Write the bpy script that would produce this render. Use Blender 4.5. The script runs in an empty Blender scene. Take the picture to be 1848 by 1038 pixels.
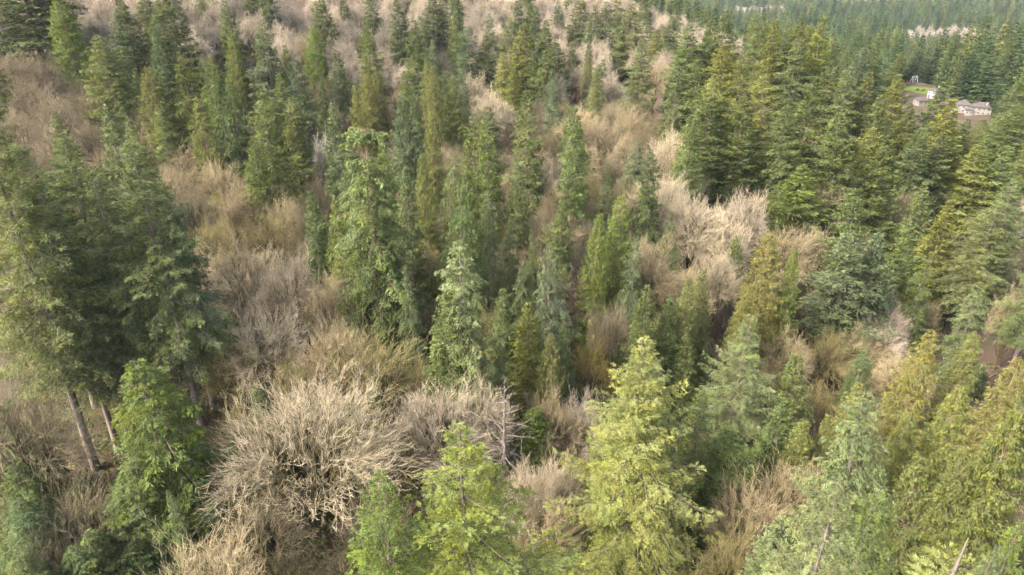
import bpy, math, random
import numpy as np
R = math.radians
scene = bpy.context.scene
col = scene.collection

# ------------------------------------------------------------------ camera, sky, sun, exposure
cam_d = bpy.data.cameras.new('camera'); cam = bpy.data.objects.new('camera', cam_d); col.objects.link(cam)
cam_d.sensor_width = 36; cam_d.lens = 24.02; cam_d.clip_start = 0.5; cam_d.clip_end = 12000
cam.location = (0, 0, 60); cam.rotation_euler = (R(90-26), 0, 0)
scene.camera = cam
SUN_EL, SUN_AZ = 42.0, 242.0          # compass-like: azimuth clockwise from +Y
w = bpy.data.worlds.new('World'); scene.world = w; w.use_nodes = True
wn = w.node_tree.nodes; wl = w.node_tree.links
bg = wn['Background']; sky = wn.new('ShaderNodeTexSky'); sky.sky_type = 'NISHITA'; sky.sun_disc = False
sky.sun_elevation = R(SUN_EL); sky.sun_rotation = R(SUN_AZ); sky.air_density = 1.0; sky.dust_density = 7.0; sky.ozone_density = 1.0
wl.new(sky.outputs[0], bg.inputs[0]); bg.inputs[1].default_value = 0.15
sl = bpy.data.lights.new('sun', 'SUN'); sun = bpy.data.objects.new('sun', sl); col.objects.link(sun)
sl.energy = 2.3; sl.angle = R(10); sl.color = (1.0, 0.955, 0.885)
sun.rotation_euler = (R(90-SUN_EL), 0, R(180-SUN_AZ))
vs = scene.view_settings; vs.view_transform = 'Standard'; vs.look = 'None'; vs.gamma = 1; vs.use_curve_mapping = False
vs.exposure = 2.3
cy = scene.cycles; cy.max_bounces = 4; cy.diffuse_bounces = 2; cy.glossy_bounces = 1; cy.transmission_bounces = 1; cy.transparent_max_bounces = 4
cy.volume_bounces = 0; cy.use_adaptive_sampling = True; cy.adaptive_threshold = 0.05; cy.use_denoising = True; cy.denoiser = 'OPENIMAGEDENOISE'; cy.denoising_input_passes = 'RGB_ALBEDO_NORMAL'; cy.denoising_prefilter = 'ACCURATE'; cy.caustics_reflective = False; cy.caustics_refractive = False
scene.render.use_persistent_data = False

# ------------------------------------------------------------------ terrain
def _S(t):
    t = 0.0 if t < 0 else (1.0 if t > 1 else t)
    return t*t*(3-2*t)
def ground(x, y):
    z = 0.0
    z += 46*_S((y-110)/230)*_S((40-x)/240)
    z += 26*_S((y-240)/240)*_S((235-x)/235)
    z += 15*math.exp(-((x-105)/52)**2-((y-270)/60)**2)
    z -= 46*_S((x-40)/200)*_S((y-170)/480)
    z += 170*_S((y-1700)/1800)
    z += 60*_S((-x-350)/600)
    c = 6 + 1.0*(y-50) if y < 150 else 106 + 0.8*(y-150)
    w = 24 + 0.16*(y-50) if x < c else 62
    z -= (8 + 18*_S((y-20)/100))*math.exp(-((x-c)/max(w, 16))**2)*_S((y+10)/70)*(1-_S((y-170)/130))
    q = _S(1.9-1.25*math.hypot((x-245)/62, (y-425)/82))
    z += q*(-18-z)
    z += (1-q)*1.3*math.sin(x*0.061+1.3)*math.sin(y*0.053+0.4) + 0.5*math.sin(x*0.21+y*0.13) + 0.35*math.sin(y*0.31-x*0.17)
    return z

gz = ground

# ------------------------------------------------------------------ mesh helpers
def mesh(name, verts, faces, attrs=None, mats=None, mat_idx=None, smooth=False):
    """faces: list of int arrays (n,3)/(n,4); attrs: name -> per-vertex float array"""
    me = bpy.data.meshes.new(name)
    verts = np.asarray(verts, np.float32)
    faces = [np.asarray(f, np.int32) for f in faces if len(f)]
    me.vertices.add(len(verts)); me.vertices.foreach_set('co', verts.ravel())
    loops = np.concatenate([f.ravel() for f in faces]); me.loops.add(len(loops)); me.loops.foreach_set('vertex_index', loops)
    sizes = np.concatenate([np.full(len(f), f.shape[1], np.int32) for f in faces])
    me.polygons.add(len(sizes)); starts = np.concatenate([[0], np.cumsum(sizes)[:-1]]).astype(np.int32)
    me.polygons.foreach_set('loop_start', starts)
    if smooth: me.polygons.foreach_set('use_smooth', np.ones(len(sizes), bool))
    for k, v in (attrs or {}).items():
        v = np.asarray(v, np.float32)
        if v.ndim == 2:
            a = me.attributes.new(k, 'FLOAT_COLOR', 'POINT'); a.data.foreach_set('color', np.concatenate([v, np.ones((len(v), 1), np.float32)], 1).ravel())
        else:
            a = me.attributes.new(k, 'FLOAT', 'POINT'); a.data.foreach_set('value', v)
    for m in (mats or []): me.materials.append(m)
    if mat_idx is not None: me.polygons.foreach_set('material_index', np.asarray(mat_idx, np.int32))
    me.update(calc_edges=True)
    return me

def nrm(v): return v/np.maximum(np.linalg.norm(v, axis=-1, keepdims=True), 1e-9)

class MB:
    """small hand-made meshes: boxes, prisms, bars"""
    def __init__(s): s.v = []; s.f = []
    def box(s, c, d, rz=0.0):
        n = len(s.v); ca, sa = math.cos(rz), math.sin(rz)
        for z in (-1, 1):
            for x, y in ((-1,-1),(1,-1),(1,1),(-1,1)):
                px, py = x*d[0]/2, y*d[1]/2
                s.v.append((c[0]+px*ca-py*sa, c[1]+px*sa+py*ca, c[2]+z*d[2]/2))
        s.f += [tuple(n+i for i in q) for q in ((3,2,1,0),(4,5,6,7),(0,1,5,4),(1,2,6,5),(2,3,7,6),(3,0,4,7))]
        return s
    def poly(s, vs_, fs):
        n = len(s.v); s.v += list(vs_); s.f += [tuple(n+i for i in f) for f in fs]; return s
    def bar(s, a, b, r0, r1=None, n=6):
        a = np.array(a, float); b = np.array(b, float); r1 = r0 if r1 is None else r1
        d = nrm(b-a); u = nrm(np.cross(d, (0.31, 0.2, 0.93))); v_ = np.cross(d, u); k = len(s.v)
        for p, r in ((a, r0), (b, r1)):
            for i in range(n):
                t = 2*math.pi*i/n; s.v.append(tuple(p+u*r*math.cos(t)+v_*r*math.sin(t)))
        s.f += [(k+i, k+(i+1) % n, k+n+(i+1) % n, k+n+i) for i in range(n)]
        s.f += [tuple(k+n-1-i for i in range(n)), tuple(k+n+i for i in range(n))]
        return s
    def build(s, name, mat, parent=None, smooth=False):
        me = bpy.data.meshes.new(name); me.from_pydata(s.v, [], s.f); me.materials.append(mat)
        if smooth:
            for p in me.polygons: p.use_smooth = True
        o = bpy.data.objects.new(name, me); col.objects.link(o)
        if parent: o.parent = parent
        return o

def tag(o, label=None, cat=None, group=None, kind=None):
    for k, v in (('label', label), ('category', cat), ('group', group), ('kind', kind)):
        if v: o[k] = v
    return o

def empty(name, loc, rz=0.0, sc=(1, 1, 1)):
    o = bpy.data.objects.new(name, None); o.empty_display_size = 0.5; col.objects.link(o)
    o.location = loc; o.rotation_euler = (0, 0, rz); o.scale = sc
    return o

# ------------------------------------------------------------------ materials
def newmat(name):
    m = bpy.data.materials.new(name); m.use_nodes = True; n = m.node_tree.nodes; n.clear()
    out = n.new('ShaderNodeOutputMaterial'); return m, n, m.node_tree.links, out
def mathn(n, l, op, a, b=None, c=None, clamp=False):
    x = n.new('ShaderNodeMath'); x.operation = op; x.use_clamp = clamp
    for i, q in enumerate((a, b, c)):
        if q is None: continue
        if hasattr(q, 'default_value'): l.new(q, x.inputs[i])
        else: x.inputs[i].default_value = q
    return x.outputs[0]
def mixc(n, l, f, a, b, mode='MIX'):
    x = n.new('ShaderNodeMix'); x.data_type = 'RGBA'; x.blend_type = mode
    for i, q in ((0, f), (6, a), (7, b)):
        if hasattr(q, 'default_value'): l.new(q, x.inputs[i])
        else: x.inputs[i].default_value = q if i == 0 else (*q, 1) if len(q) == 3 else q
    return x.outputs[2]
def attr(n, name, o='Fac'):
    a = n.new('ShaderNodeAttribute'); a.attribute_name = name; return a.outputs[o]
def noise(n, l, scale, detail=3, coord=None, rough=0.6):
    t = n.new('ShaderNodeTexNoise'); t.inputs['Scale'].default_value = scale; t.inputs['Detail'].default_value = detail; t.inputs['Roughness'].default_value = rough
    if coord is not None: l.new(coord, t.inputs['Vector'])
    return t.outputs['Fac']
def leafshader(n, l, out, colr, trans=0.3, spec=0.25, rough=0.5):
    p = n.new('ShaderNodeBsdfDiffuse'); l.new(colr, p.inputs['Color'])
    t = n.new('ShaderNodeBsdfTranslucent'); l.new(mixc(n, l, 1.0, colr, (1.15, 1.1, 0.6), 'MULTIPLY'), t.inputs[0])
    m = n.new('ShaderNodeMixShader'); m.inputs[0].default_value = trans
    l.new(p.outputs[0], m.inputs[1]); l.new(t.outputs[0], m.inputs[2]); l.new(m.outputs[0], out.inputs[0])

def foliage_mat(name, use_obj=True, trans=0.3):
    m, n, l, out = newmat(name)
    base = n.new('ShaderNodeObjectInfo').outputs['Color'] if use_obj is True else attr(n, 'tint', 'Color')
    if use_obj == 'inst': base.node.attribute_type = 'INSTANCER'
    tone = attr(n, 'tone')
    k = mathn(n, l, 'MULTIPLY_ADD', tone, 1.15, 0.42)
    hsv = n.new('ShaderNodeHueSaturation'); l.new(base, hsv.inputs['Color']); l.new(k, hsv.inputs['Value'])
    l.new(mathn(n, l, 'MULTIPLY_ADD', attr(n, 'hue'), -0.03, 0.515), hsv.inputs['Hue'])
    l.new(mathn(n, l, 'MULTIPLY_ADD', attr(n, 'hue'), 0.3, 0.85), hsv.inputs['Saturation'])
    tc = n.new('ShaderNodeTexCoord').outputs['Object']
    g = mathn(n, l, 'MULTIPLY_ADD', noise(n, l, 0.35, 4, tc, 0.7), 2.4, -0.75, clamp=True)
    c = mixc(n, l, mathn(n, l, 'MULTIPLY', g, 0.45), hsv.outputs[0], mixc(n, l, 1.0, hsv.outputs[0], (1.18, 1.10, 0.82), 'MULTIPLY'))
    leafshader(n, l, out, c, trans)
    return m
M_FOL = foliage_mat('conifer_foliage')
M_FAR = foliage_mat('low_foliage', False, 0.2)
M_WOODS = foliage_mat('far_woods_foliage', 'inst', 0.25)

def bark_mat(name, c1, c2, moss=None, scale=3.0):
    m, n, l, out = newmat(name)
    tc = n.new('ShaderNodeTexCoord').outputs['Object']
    mp = n.new('ShaderNodeMapping'); mp.inputs['Scale'].default_value = (1, 1, 0.18); l.new(tc, mp.inputs[0])
    f = noise(n, l, scale*2.2, 6, mp.outputs[0], 0.7)
    r = n.new('ShaderNodeValToRGB'); r.color_ramp.elements[0].position = 0.3; r.color_ramp.elements[1].position = 0.72
    r.color_ramp.elements[0].color = (*c1, 1); r.color_ramp.elements[1].color = (*c2, 1); l.new(f, r.inputs[0]); c = r.outputs[0]
    if moss:
        g = noise(n, l, 0.8, 4, tc); rr = n.new('ShaderNodeValToRGB'); rr.color_ramp.elements[0].position = 0.5; rr.color_ramp.elements[1].position = 0.62; l.new(g, rr.inputs[0])
        c = mixc(n, l, rr.outputs[0], c, moss)
    p = n.new('ShaderNodeBsdfPrincipled'); l.new(c, p.inputs['Base Color']); p.inputs['Roughness'].default_value = 0.9; p.inputs['Specular IOR Level'].default_value = 0.15
    b = n.new('ShaderNodeBump'); b.inputs['Strength'].default_value = 0.7; b.inputs['Distance'].default_value = 0.08; l.new(f, b.inputs['Height']); l.new(b.outputs[0], p.inputs['Normal'])
    l.new(p.outputs[0], out.inputs[0]); return m
M_BARK = bark_mat('fir_bark', (0.07, 0.055, 0.045), (0.20, 0.16, 0.135))
M_BARKN = bark_mat('pale_fir_bark', (0.10, 0.077, 0.064), (0.28, 0.225, 0.19))
M_BARKR = bark_mat('reddish_bark', (0.10, 0.06, 0.045), (0.32, 0.22, 0.17))
M_DEAD = bark_mat('weathered_dead_wood', (0.07, 0.058, 0.05), (0.19, 0.16, 0.135))

def twig_mat():
    m, n, l, out = newmat('bare_twigs')
    base = n.new('ShaderNodeObjectInfo').outputs['Color']; lvl = attr(n, 'lvl'); tone = attr(n, 'tone')
    tc = n.new('ShaderNodeTexCoord').outputs['Object']
    g = noise(n, l, 0.55, 4, tc)
    wood = mixc(n, l, mathn(n, l, 'POWER', lvl, 2.2), (0.10, 0.085, 0.055), base)
    mossf = mathn(n, l, 'MULTIPLY', mathn(n, l, 'SUBTRACT', 1.15, lvl, clamp=True), mathn(n, l, 'MULTIPLY_ADD', g, 3.2, -0.95, clamp=True), clamp=True)
    c = mixc(n, l, mathn(n, l, 'MULTIPLY', mossf, 0.85), wood, (0.13, 0.115, 0.022))
    hsv = n.new('ShaderNodeHueSaturation'); l.new(c, hsv.inputs['Color']); l.new(mathn(n, l, 'MULTIPLY', mathn(n, l, 'MULTIPLY_ADD', tone, 0.7, 0.65), mathn(n, l, 'MULTIPLY_ADD', mathn(n, l, 'POWER', lvl, 6.0), 0.55, 0.62)), hsv.inputs['Value'])
    p = n.new('ShaderNodeBsdfPrincipled'); l.new(hsv.outputs[0], p.inputs['Base Color']); p.inputs['Roughness'].default_value = 0.85; p.inputs['Specular IOR Level'].default_value = 0.2
    l.new(p.outputs[0], out.inputs[0]); return m
M_TWIG = twig_mat()

def ground_mat():
    m, n, l, out = newmat('leaf_litter_ground')
    tc = n.new('ShaderNodeTexCoord').outputs['Object']
    f = noise(n, l, 0.06, 8, tc, 0.65); g = noise(n, l, 1.6, 6, tc, 0.75); h = noise(n, l, 0.022, 5, tc, 0.6)
    r = n.new('ShaderNodeValToRGB'); e = r.color_ramp.elements; e[0].position = 0.3; e[0].color = (0.032, 0.024, 0.017, 1); e[1].position = 0.75; e[1].color = (0.105, 0.075, 0.052, 1)
    l.new(g, r.inputs[0])
    c = mixc(n, l, mathn(n, l, 'MULTIPLY_ADD', f, 4.0, -1.9, clamp=True), r.outputs[0], (0.035, 0.05, 0.015))
    c = mixc(n, l, mathn(n, l, 'MULTIPLY_ADD', h, 3.0, -1.4, clamp=True), c, (0.085, 0.054, 0.042))
    sx = n.new('ShaderNodeSeparateXYZ'); l.new(tc, sx.inputs[0])      # beyond the built woods the land is all conifer canopy
    c = mixc(n, l, mathn(n, l, 'MULTIPLY_ADD', sx.outputs[1], 0.002, -3.2, clamp=True), c, mixc(n, l, h, (0.020, 0.032, 0.016), (0.05, 0.068, 0.032)))
    vd = n.new('ShaderNodeVectorMath'); vd.operation = 'DISTANCE'; l.new(tc, vd.inputs[0]); vd.inputs[1].default_value = (100, 120, -21)
    bank = mathn(n, l, 'MULTIPLY', mathn(n, l, 'MULTIPLY_ADD', vd.outputs['Value'], -0.06, 1.6, clamp=True), mathn(n, l, 'MULTIPLY_ADD', noise(n, l, 0.25, 6, tc, 0.7), 3.0, -0.8, clamp=True))
    c = mixc(n, l, bank, c, mixc(n, l, g, (0.035, 0.023, 0.017), (0.10, 0.062, 0.045)))
    p = n.new('ShaderNodeBsdfPrincipled'); l.new(c, p.inputs['Base Color']); p.inputs['Roughness'].default_value = 0.95; p.inputs['Specular IOR Level'].default_value = 0.1
    b = n.new('ShaderNodeBump'); b.inputs['Strength'].default_value = 0.8; b.inputs['Distance'].default_value = 0.25; l.new(g, b.inputs['Height']); l.new(b.outputs[0], p.inputs['Normal'])
    l.new(p.outputs[0], out.inputs[0]); return m
M_GROUND = ground_mat()
def plain(name, c, rough=0.7, spec=0.3, var=0.0, scale=2.0):
    m, n, l, out = newmat(name)
    p = n.new('ShaderNodeBsdfPrincipled'); p.inputs['Roughness'].default_value = rough; p.inputs['Specular IOR Level'].default_value = spec
    tc = n.new('ShaderNodeTexCoord').outputs['Object']; f = noise(n, l, scale, 5, tc)
    cc = mixc(n, l, f, tuple(v*(1-var) for v in c), tuple(v*(1+var) for v in c)); l.new(cc, p.inputs['Base Color'])
    l.new(p.outputs[0], out.inputs[0]); return m

# ------------------------------------------------------------------ ground sheet
def axis(lo, hi, fine_lo, fine_hi, step, grow):
    a = list(np.arange(fine_lo, fine_hi+0.1, step)); s = step
    while a[-1] < hi: s *= grow; a.append(a[-1]+s)
    s = step
    while a[0] > lo: s *= grow; a.insert(0, a[0]-s)
    return np.array(a)
XS = axis(-6000, 6000, -160, 260, 4.0, 1.16); YS = axis(-800, 9000, 0, 440, 4.0, 1.16)
gv = np.array([(x, y, gz(x, y)) for y in YS for x in XS]); nx, ny = len(XS), len(YS)
ii, jj = np.meshgrid(np.arange(nx-1), np.arange(ny-1)); a0 = (jj*nx+ii).ravel()
gob = bpy.data.objects.new('forest_floor', mesh('forest_floor', gv, [np.stack([a0, a0+1, a0+1+nx, a0+nx], 1)], mats=[M_GROUND], smooth=True)); col.objects.link(gob)
tag(gob, 'brown leaf-littered forest floor sloping through the ravine and hills', kind='structure')

# ------------------------------------------------------------------ conifer generator
def tubes(P0, P1, r0, r1, n=3):
    """one tapered open tube for each segment"""
    D = nrm(P1-P0); ref = np.where(np.abs(D[:, 2:3]) > 0.9, np.array([[1., 0, 0]]), np.array([[0, 0, 1.]]))
    U = nrm(np.cross(D, ref)); V = np.cross(D, U); m = len(P0)
    th = np.arange(n)*2*math.pi/n
    ring = U[:, None]*np.cos(th)[None, :, None]+V[:, None]*np.sin(th)[None, :, None]
    A = P0[:, None]+ring*np.asarray(r0).reshape(-1, 1, 1); B = P1[:, None]+ring*np.asarray(r1).reshape(-1, 1, 1)
    v = np.concatenate([A, B], 1).reshape(-1, 3); base = np.arange(m)[:, None]*2*n; i = np.arange(n)[None]; j = (np.arange(n)+1)[None] % n
    f = np.stack([base+i, base+j, base+n+j, base+n+i], 2).reshape(-1, 4)
    return v, f

def trunk_rings(H, r, rng, n=10, k=14, lean=0.006, top=1.0):
    zs = np.linspace(-1.5, H*top, k); v = []
    ph = rng.uniform(0, 6.28, 2)
    for z in zs:
        t = max(z, 0)/H; rr = r*(1-t)**0.8*(1+0.35*math.exp(-max(z, 0)/1.2))+0.02
        cx, cy_ = lean*H*math.sin(t*3+ph[0])*t, lean*H*math.sin(t*2.6+ph[1])*t
        for i in range(n):
            a = 2*math.pi*i/n; v.append((cx+rr*math.cos(a), cy_+rr*math.sin(a), z))
    f = [(q*n+i, q*n+(i+1) % n, (q+1)*n+(i+1) % n, (q+1)*n+i) for q in range(k-1) for i in range(n)]
    return np.array(v), np.array(f)

def conifer(name, seed, H=34., Rm=4.6, cb=0.12, nb=240, top=50, bot=-12, sag=0.25, tipup=0.18, dens=13., bl=0.62, bl_ang=58, hang=0.35,
            leaf=(0.30, 0.10), nl=5, pexp=0.78, pend=0.25, rand=(0.72, 1.12), clump=0.0, gap=None, flat=0.0, spray=40, bark=None, trunk_r=0.34,
            dead=0, bare_top=0.0, hangleaf=0.0, fmat=None, lop=0.14, bvar=0.16):
    rng = np.random.default_rng(seed)
    q = (np.arange(nb)+rng.uniform(-.5, .5, nb))/nb
    t = np.clip(q, 0.004, 1)**0.9                       # 0 at the tip, 1 at the crown base
    h = H-t*H*(1-cb)
    az = np.arange(nb)*2.39996+rng.normal(0, 0.25, nb)
    L = Rm*(t**pexp)*(1-pend*t**3)*rng.uniform(rand[0], rand[1], nb)+0.22
    # lobes: neighbouring branches are longer or shorter together
    ph = rng.uniform(0, 6.28, 4)
    L *= 1+clump*(np.sin(az*2+h*0.55+ph[0])*0.5+np.sin(az*3-h*0.9+ph[1])*0.35+np.sin(h*1.7+az+ph[2])*0.25)
    L *= 1+lop*np.cos(az-ph[3])+0.5*lop*np.cos(az-ph[0]+h*0.12)
    h = h+rng.normal(0, 0.35, nb)*np.clip(t*3, 0, 1)
    keep = np.ones(nb, bool)
    if gap is not None:
        a0, wd, lo, hi = gap
        da = (az-a0+math.pi) % (2*math.pi)-math.pi
        keep &= ~((np.abs(da) < wd) & (h > lo*H) & (h < hi*H) & (rng.random(nb) < 0.85))
    if flat: L = np.where(t < 0.10, Rm*flat*rng.uniform(0.4, 1.0, nb), L); h = np.where(t < 0.10, H-rng.uniform(0, 1.6, nb), h)
    if bare_top: keep &= ~(t < bare_top)
    t, h, az, L = t[keep], h[keep], az[keep], L[keep]; nb = len(t)
    el = np.radians(top+(bot-top)*np.clip(t*1.25, 0, 1)**0.6+rng.normal(0, 11, nb))
    if flat: el = np.where(t < 0.10, np.radians(rng.uniform(2, 22, nb)), el)
    out = np.stack([np.cos(az), np.sin(az), np.zeros(nb)], 1)
    sg = sag*rng.uniform(0.6, 1.4, nb); tu = tipup*rng.uniform(0.5, 1.5, nb)
    r_tr = trunk_r*(1-h/H)**0.8
    def P(b, s):
        hz = L[b]*s*np.cos(el[b])+r_tr[b]*0.6
        z = h[b]+L[b]*(s*np.sin(el[b])-sg[b]*s**2+tu[b]*s**4)
        return np.stack([out[b, 0]*hz, out[b, 1]*hz, z], 1)
    nbl = np.maximum(4, (L*dens*rng.uniform(0.8, 1.2, nb)).astype(int))
    b = np.repeat(np.arange(nb), nbl); m = len(b)
    s = 0.10+0.90*rng.random(m)**0.75
    p = P(b, s); tan = nrm(P(b, np.minimum(s+0.03, 1.05))-P(b, s-0.03))
    side = np.where(rng.random(m) < .5, -1., 1.)
    lat = nrm(np.cross(tan, np.array([[0, 0, 1.]])))*side[:, None]
    ang = np.radians(bl_ang+rng.normal(0, 14, m))*np.where(s > 0.93, 0.35, 1)
    d = tan*np.cos(ang)[:, None]+lat*np.sin(ang)[:, None]
    d[:, 2] -= hang*rng.random(m); d[:, 2] += 0.28*rng.random(m); d = nrm(d)
    l = np.clip(bl*L[b]**0.45*(0.30+0.75*np.sqrt(np.clip(1-s, 0, 1)))*rng.uniform(0.7, 1.25, m), 0.18, 1.7)
    # needle sprays
    k = np.repeat(np.arange(m), nl); u = np.tile(np.linspace(0.25, 1.0, nl), m)+rng.uniform(-.1, .1, m*nl)
    N = len(k); dk = d[k]; lp = p[k]+dk*(l[k]*u)[:, None]; lp[:, 2] -= 0.22*l[k]*u**2*(1+hangleaf)
    up = nrm(np.array([[0, 0, 1.]])+rng.normal(0, 0.45, (N, 3))); sd = nrm(np.cross(dk, up))
    sgn = np.where((np.arange(N) % 2) == 0, 1., -1.); a2 = np.radians(spray+rng.normal(0, 12, N)); a2 = np.where(np.arange(N) % nl == nl-1, a2*0.2, a2)
    ld = dk*np.cos(a2)[:, None]+sd*(np.sin(a2)*sgn)[:, None]; ld[:, 2] -= hangleaf*rng.random(N); ld = nrm(ld+rng.normal(0, 0.10, (N, 3)))
    wv = nrm(np.cross(ld, nrm(up+rng.normal(0, 0.3, (N, 3)))))
    ln = leaf[0]*rng.uniform(0.7, 1.35, N); wd = leaf[1]*rng.uniform(0.7, 1.3, N)*0.5
    v = np.stack([lp, lp+ld*(ln*0.45)[:, None]+wv*wd[:, None], lp+ld*ln[:, None], lp+ld*(ln*0.45)[:, None]-wv*wd[:, None]], 1).reshape(-1, 3)
    f = np.arange(N*4).reshape(-1, 4)
    bt = rng.normal(0, bvar, nb); lt = rng.normal(0, 0.13, m)
    tone = np.clip(0.5+bt[b][k]+lt[k]+rng.normal(0, 0.07, N), 0.05, 1)
    hue = np.clip(0.5+rng.normal(0, 0.22, nb)[b][k]+rng.normal(0, 0.15, m)[k], 0, 1)
    crown = mesh(name+'_crown', v, [f], {'tone': np.repeat(tone, 4), 'hue': np.repeat(hue, 4)}, [fmat or M_FOL])
    # trunk and branch wood
    tv, tf = trunk_rings(H, trunk_r, rng)
    bb = np.arange(nb); S = [0.0, 0.35, 0.7, 1.0]; V = [tv]; Fc = [tf]; off = len(tv)
    rb = 0.012+0.007*L
    for a in range(3):
        P0, P1 = P(bb, np.full(nb, S[a])), P(bb, np.full(nb, S[a+1]))
        if a == 0: P0[:, :2] *= 0.3
        vv, ff = tubes(P0, P1, rb*(1-0.85*S[a]), rb*(1-0.85*S[a+1])); V.append(vv); Fc.append(ff+off); off += len(vv)
    if dead:                                             # dead stubs on the bare trunk below the crown
        hz = rng.uniform(0.15, 1.0, dead)*max(cb, 0.2)*H; aa = rng.uniform(0, 6.28, dead); ll = rng.uniform(0.5, 2.4, dead)
        P0 = np.stack([0*hz, 0*hz, hz], 1); P1 = P0+np.stack([np.cos(aa)*ll, np.sin(aa)*ll, rng.uniform(-0.5, 0.1, dead)*ll], 1)
        vv, ff = tubes(P0, P1, np.full(dead, .035), np.full(dead, .01)); V.append(vv); Fc.append(ff+off); off += len(vv)
    trunk = mesh(name+'_trunk', np.concatenate(V), Fc, mats=[bark or M_BARK], smooth=True)
    return dict(trunk=trunk, crown=crown, H=H, R=Rm*(1-pend*0.5)*1.02)

# ------------------------------------------------------------------ bare broadleaf generator
def broadleaf(name, seed, H=20., W=13., n=(9, 80, 620, 9), hb=0.20, rad=0.24, twig=1.0, up=0.35, low=100., tl=1.0, lobes=0.16, rough=0.05):
    """limbs, branches and twigs reach for points spread over an uneven dome, each from the nearest limb below it"""
    rng = np.random.default_rng(seed)
    V, Fc, LV, TN = [], [], [], []; off = 0
    def emit(P0, P1, r0, r1, sides, lv, tone):
        nonlocal off
        vv, ff = tubes(P0, P1, r0, r1, sides); V.append(vv); Fc.append(ff+off); off += len(vv)
        LV.append(np.repeat(lv, 2*sides)); TN.append(np.repeat(tone, 2*sides))
    tv, tf = trunk_rings(H*hb*1.3, rad, rng, 8, 6, 0.0)
    trunk = mesh(name+'_trunk', tv, [tf], {'lvl': np.full(len(tv), 0.1), 'tone': np.full(len(tv), 0.5)}, [M_TWIG], smooth=True)
    C = np.array([0, 0, H*0.45]); ph = rng.uniform(0, 6.28, 6)
    def dirs(m, jit, lowdeg):
        k = np.arange(m)+0.5; cz = 1-k/m*(1-math.cos(math.radians(lowdeg))); a = k*2.39996+rng.uniform(0, 6.28)
        s = np.sqrt(1-cz**2); d = np.stack([s*np.cos(a), s*np.sin(a), cz], 1); return nrm(d+rng.normal(0, jit, (m, 3)))
    def at(d, r):
        az = np.arctan2(d[:, 1], d[:, 0]); th = np.arccos(np.clip(d[:, 2], -1, 1))
        lob = 1+lobes*(np.sin(az*3+ph[0])*np.sin(th*2.4+ph[1])+0.7*np.sin(az*5+ph[2]+th*3)+0.6*np.sin(az*2+ph[3]-th*5))
        sc = np.stack([np.full(len(d), W/2), np.full(len(d), W/2), np.where(d[:, 2] > 0, H*0.55, H*0.30)], 1)
        return C+d*sc*(r*lob)[:, None]
    pd = nd = None; curves = None
    specs = ((n[0], 0.10, low*0.62, (0.45, 0.60)), (n[1], 0.12, low*0.92, (0.62, 0.86)), (n[2], 0.10, low, (0.70, 1.0)))
    for lev, (m, jit, lw, rr) in enumerate(specs):
        d = dirs(m, jit, lw); E = at(d, rng.uniform(rr[0], rr[1], m))
        ns = (6, 5, 4)[lev]; sides = (6, 4, 3)[lev]
        if lev == 0:
            S = np.stack([0*d[:, 0], 0*d[:, 0], H*hb*rng.uniform(0.6, 1.2, m)], 1); tan = nrm(d*np.array([1, 1, 0.6])+np.array([0, 0, 0.7]))
            r0 = np.full(m, rad*0.5)
        else:
            A, rs_ = curves; near = np.argmax(d@pd.T+rng.normal(0, 0.03, (m, len(pd))), 1); k = A.shape[1]-1
            s = rng.uniform((0.35, 0.30)[lev-1], 0.97, m)*k; i0 = np.minimum(s.astype(int), k-1); fr = (s-i0)[:, None]
            S = A[near, i0]*(1-fr)+A[near, i0+1]*fr; tan = nrm(A[near, i0+1]-A[near, i0])
            r0 = np.minimum(rs_[near, i0]*0.7, (0.06, 0.020*twig)[lev-1])
        D = np.linalg.norm(E-S, axis=1, keepdims=True)
        K = S+nrm(tan+np.array([[0, 0, up*0.5]]))*D*0.5
        pts = []; u = np.linspace(0, 1, ns+1)
        for q in u:
            p = S*(1-q)**2+2*K*q*(1-q)+E*q*q
            if 0 < q: p = p+rng.normal(0, rough, (m, 3))*D*0.6*math.sin(math.pi*min(q, .9))
            pts.append(p)
        A = np.stack(pts, 1); tip = (0.45, 0.35, 0.45)[lev]; R_ = r0[:, None]*(1-(1-tip)*u[None])
        tone = np.clip(rng.normal(0.5, 0.2, m), 0, 1); lv = ((0.10, 0.40), (0.38, 0.70), (0.68, 0.92))[lev]
        for q in range(ns): emit(A[:, q], A[:, q+1], R_[:, q], R_[:, q+1], sides, np.full(m, lv[0]+(lv[1]-lv[0])*q/ns), tone)
        curves = (A, R_); pd = d
    A, R_ = curves; m = len(A); k = A.shape[1]-1; par = np.repeat(np.arange(m), n[3]); M = len(par)
    s = rng.uniform(0.15, 1.0, M)*k; i0 = np.minimum(s.astype(int), k-1); fr = (s-i0)[:, None]
    S = A[par, i0]*(1-fr)+A[par, i0+1]*fr; tan = nrm(A[par, i0+1]-A[par, i0]); pp = nrm(np.cross(tan, rng.normal(0, 1, (M, 3))))
    al = np.radians(np.abs(rng.normal(30, 12, M))); d = nrm(tan*np.cos(al)[:, None]+pp*np.sin(al)[:, None]+nrm(S-C)*0.15+np.array([[0, 0, up]])*0.5)
    ln = tl*rng.uniform(0.45, 1.35, M); mid = S+d*(ln*.5)[:, None]; d2 = nrm(d+rng.normal(0, .22, (M, 3))+np.array([[0, 0, up*0.25]])); r = 0.013*twig*rng.uniform(.7, 1.2, M)
    tone = np.clip(rng.normal(0.5, 0.22, M), 0, 1)
    emit(S, mid, r, r*0.75, 3, np.full(M, .92), tone); emit(mid, mid+d2*(ln*.5)[:, None], r*0.75, r*0.3, 3, np.ones(M), tone)
    v = np.concatenate(V)
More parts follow.
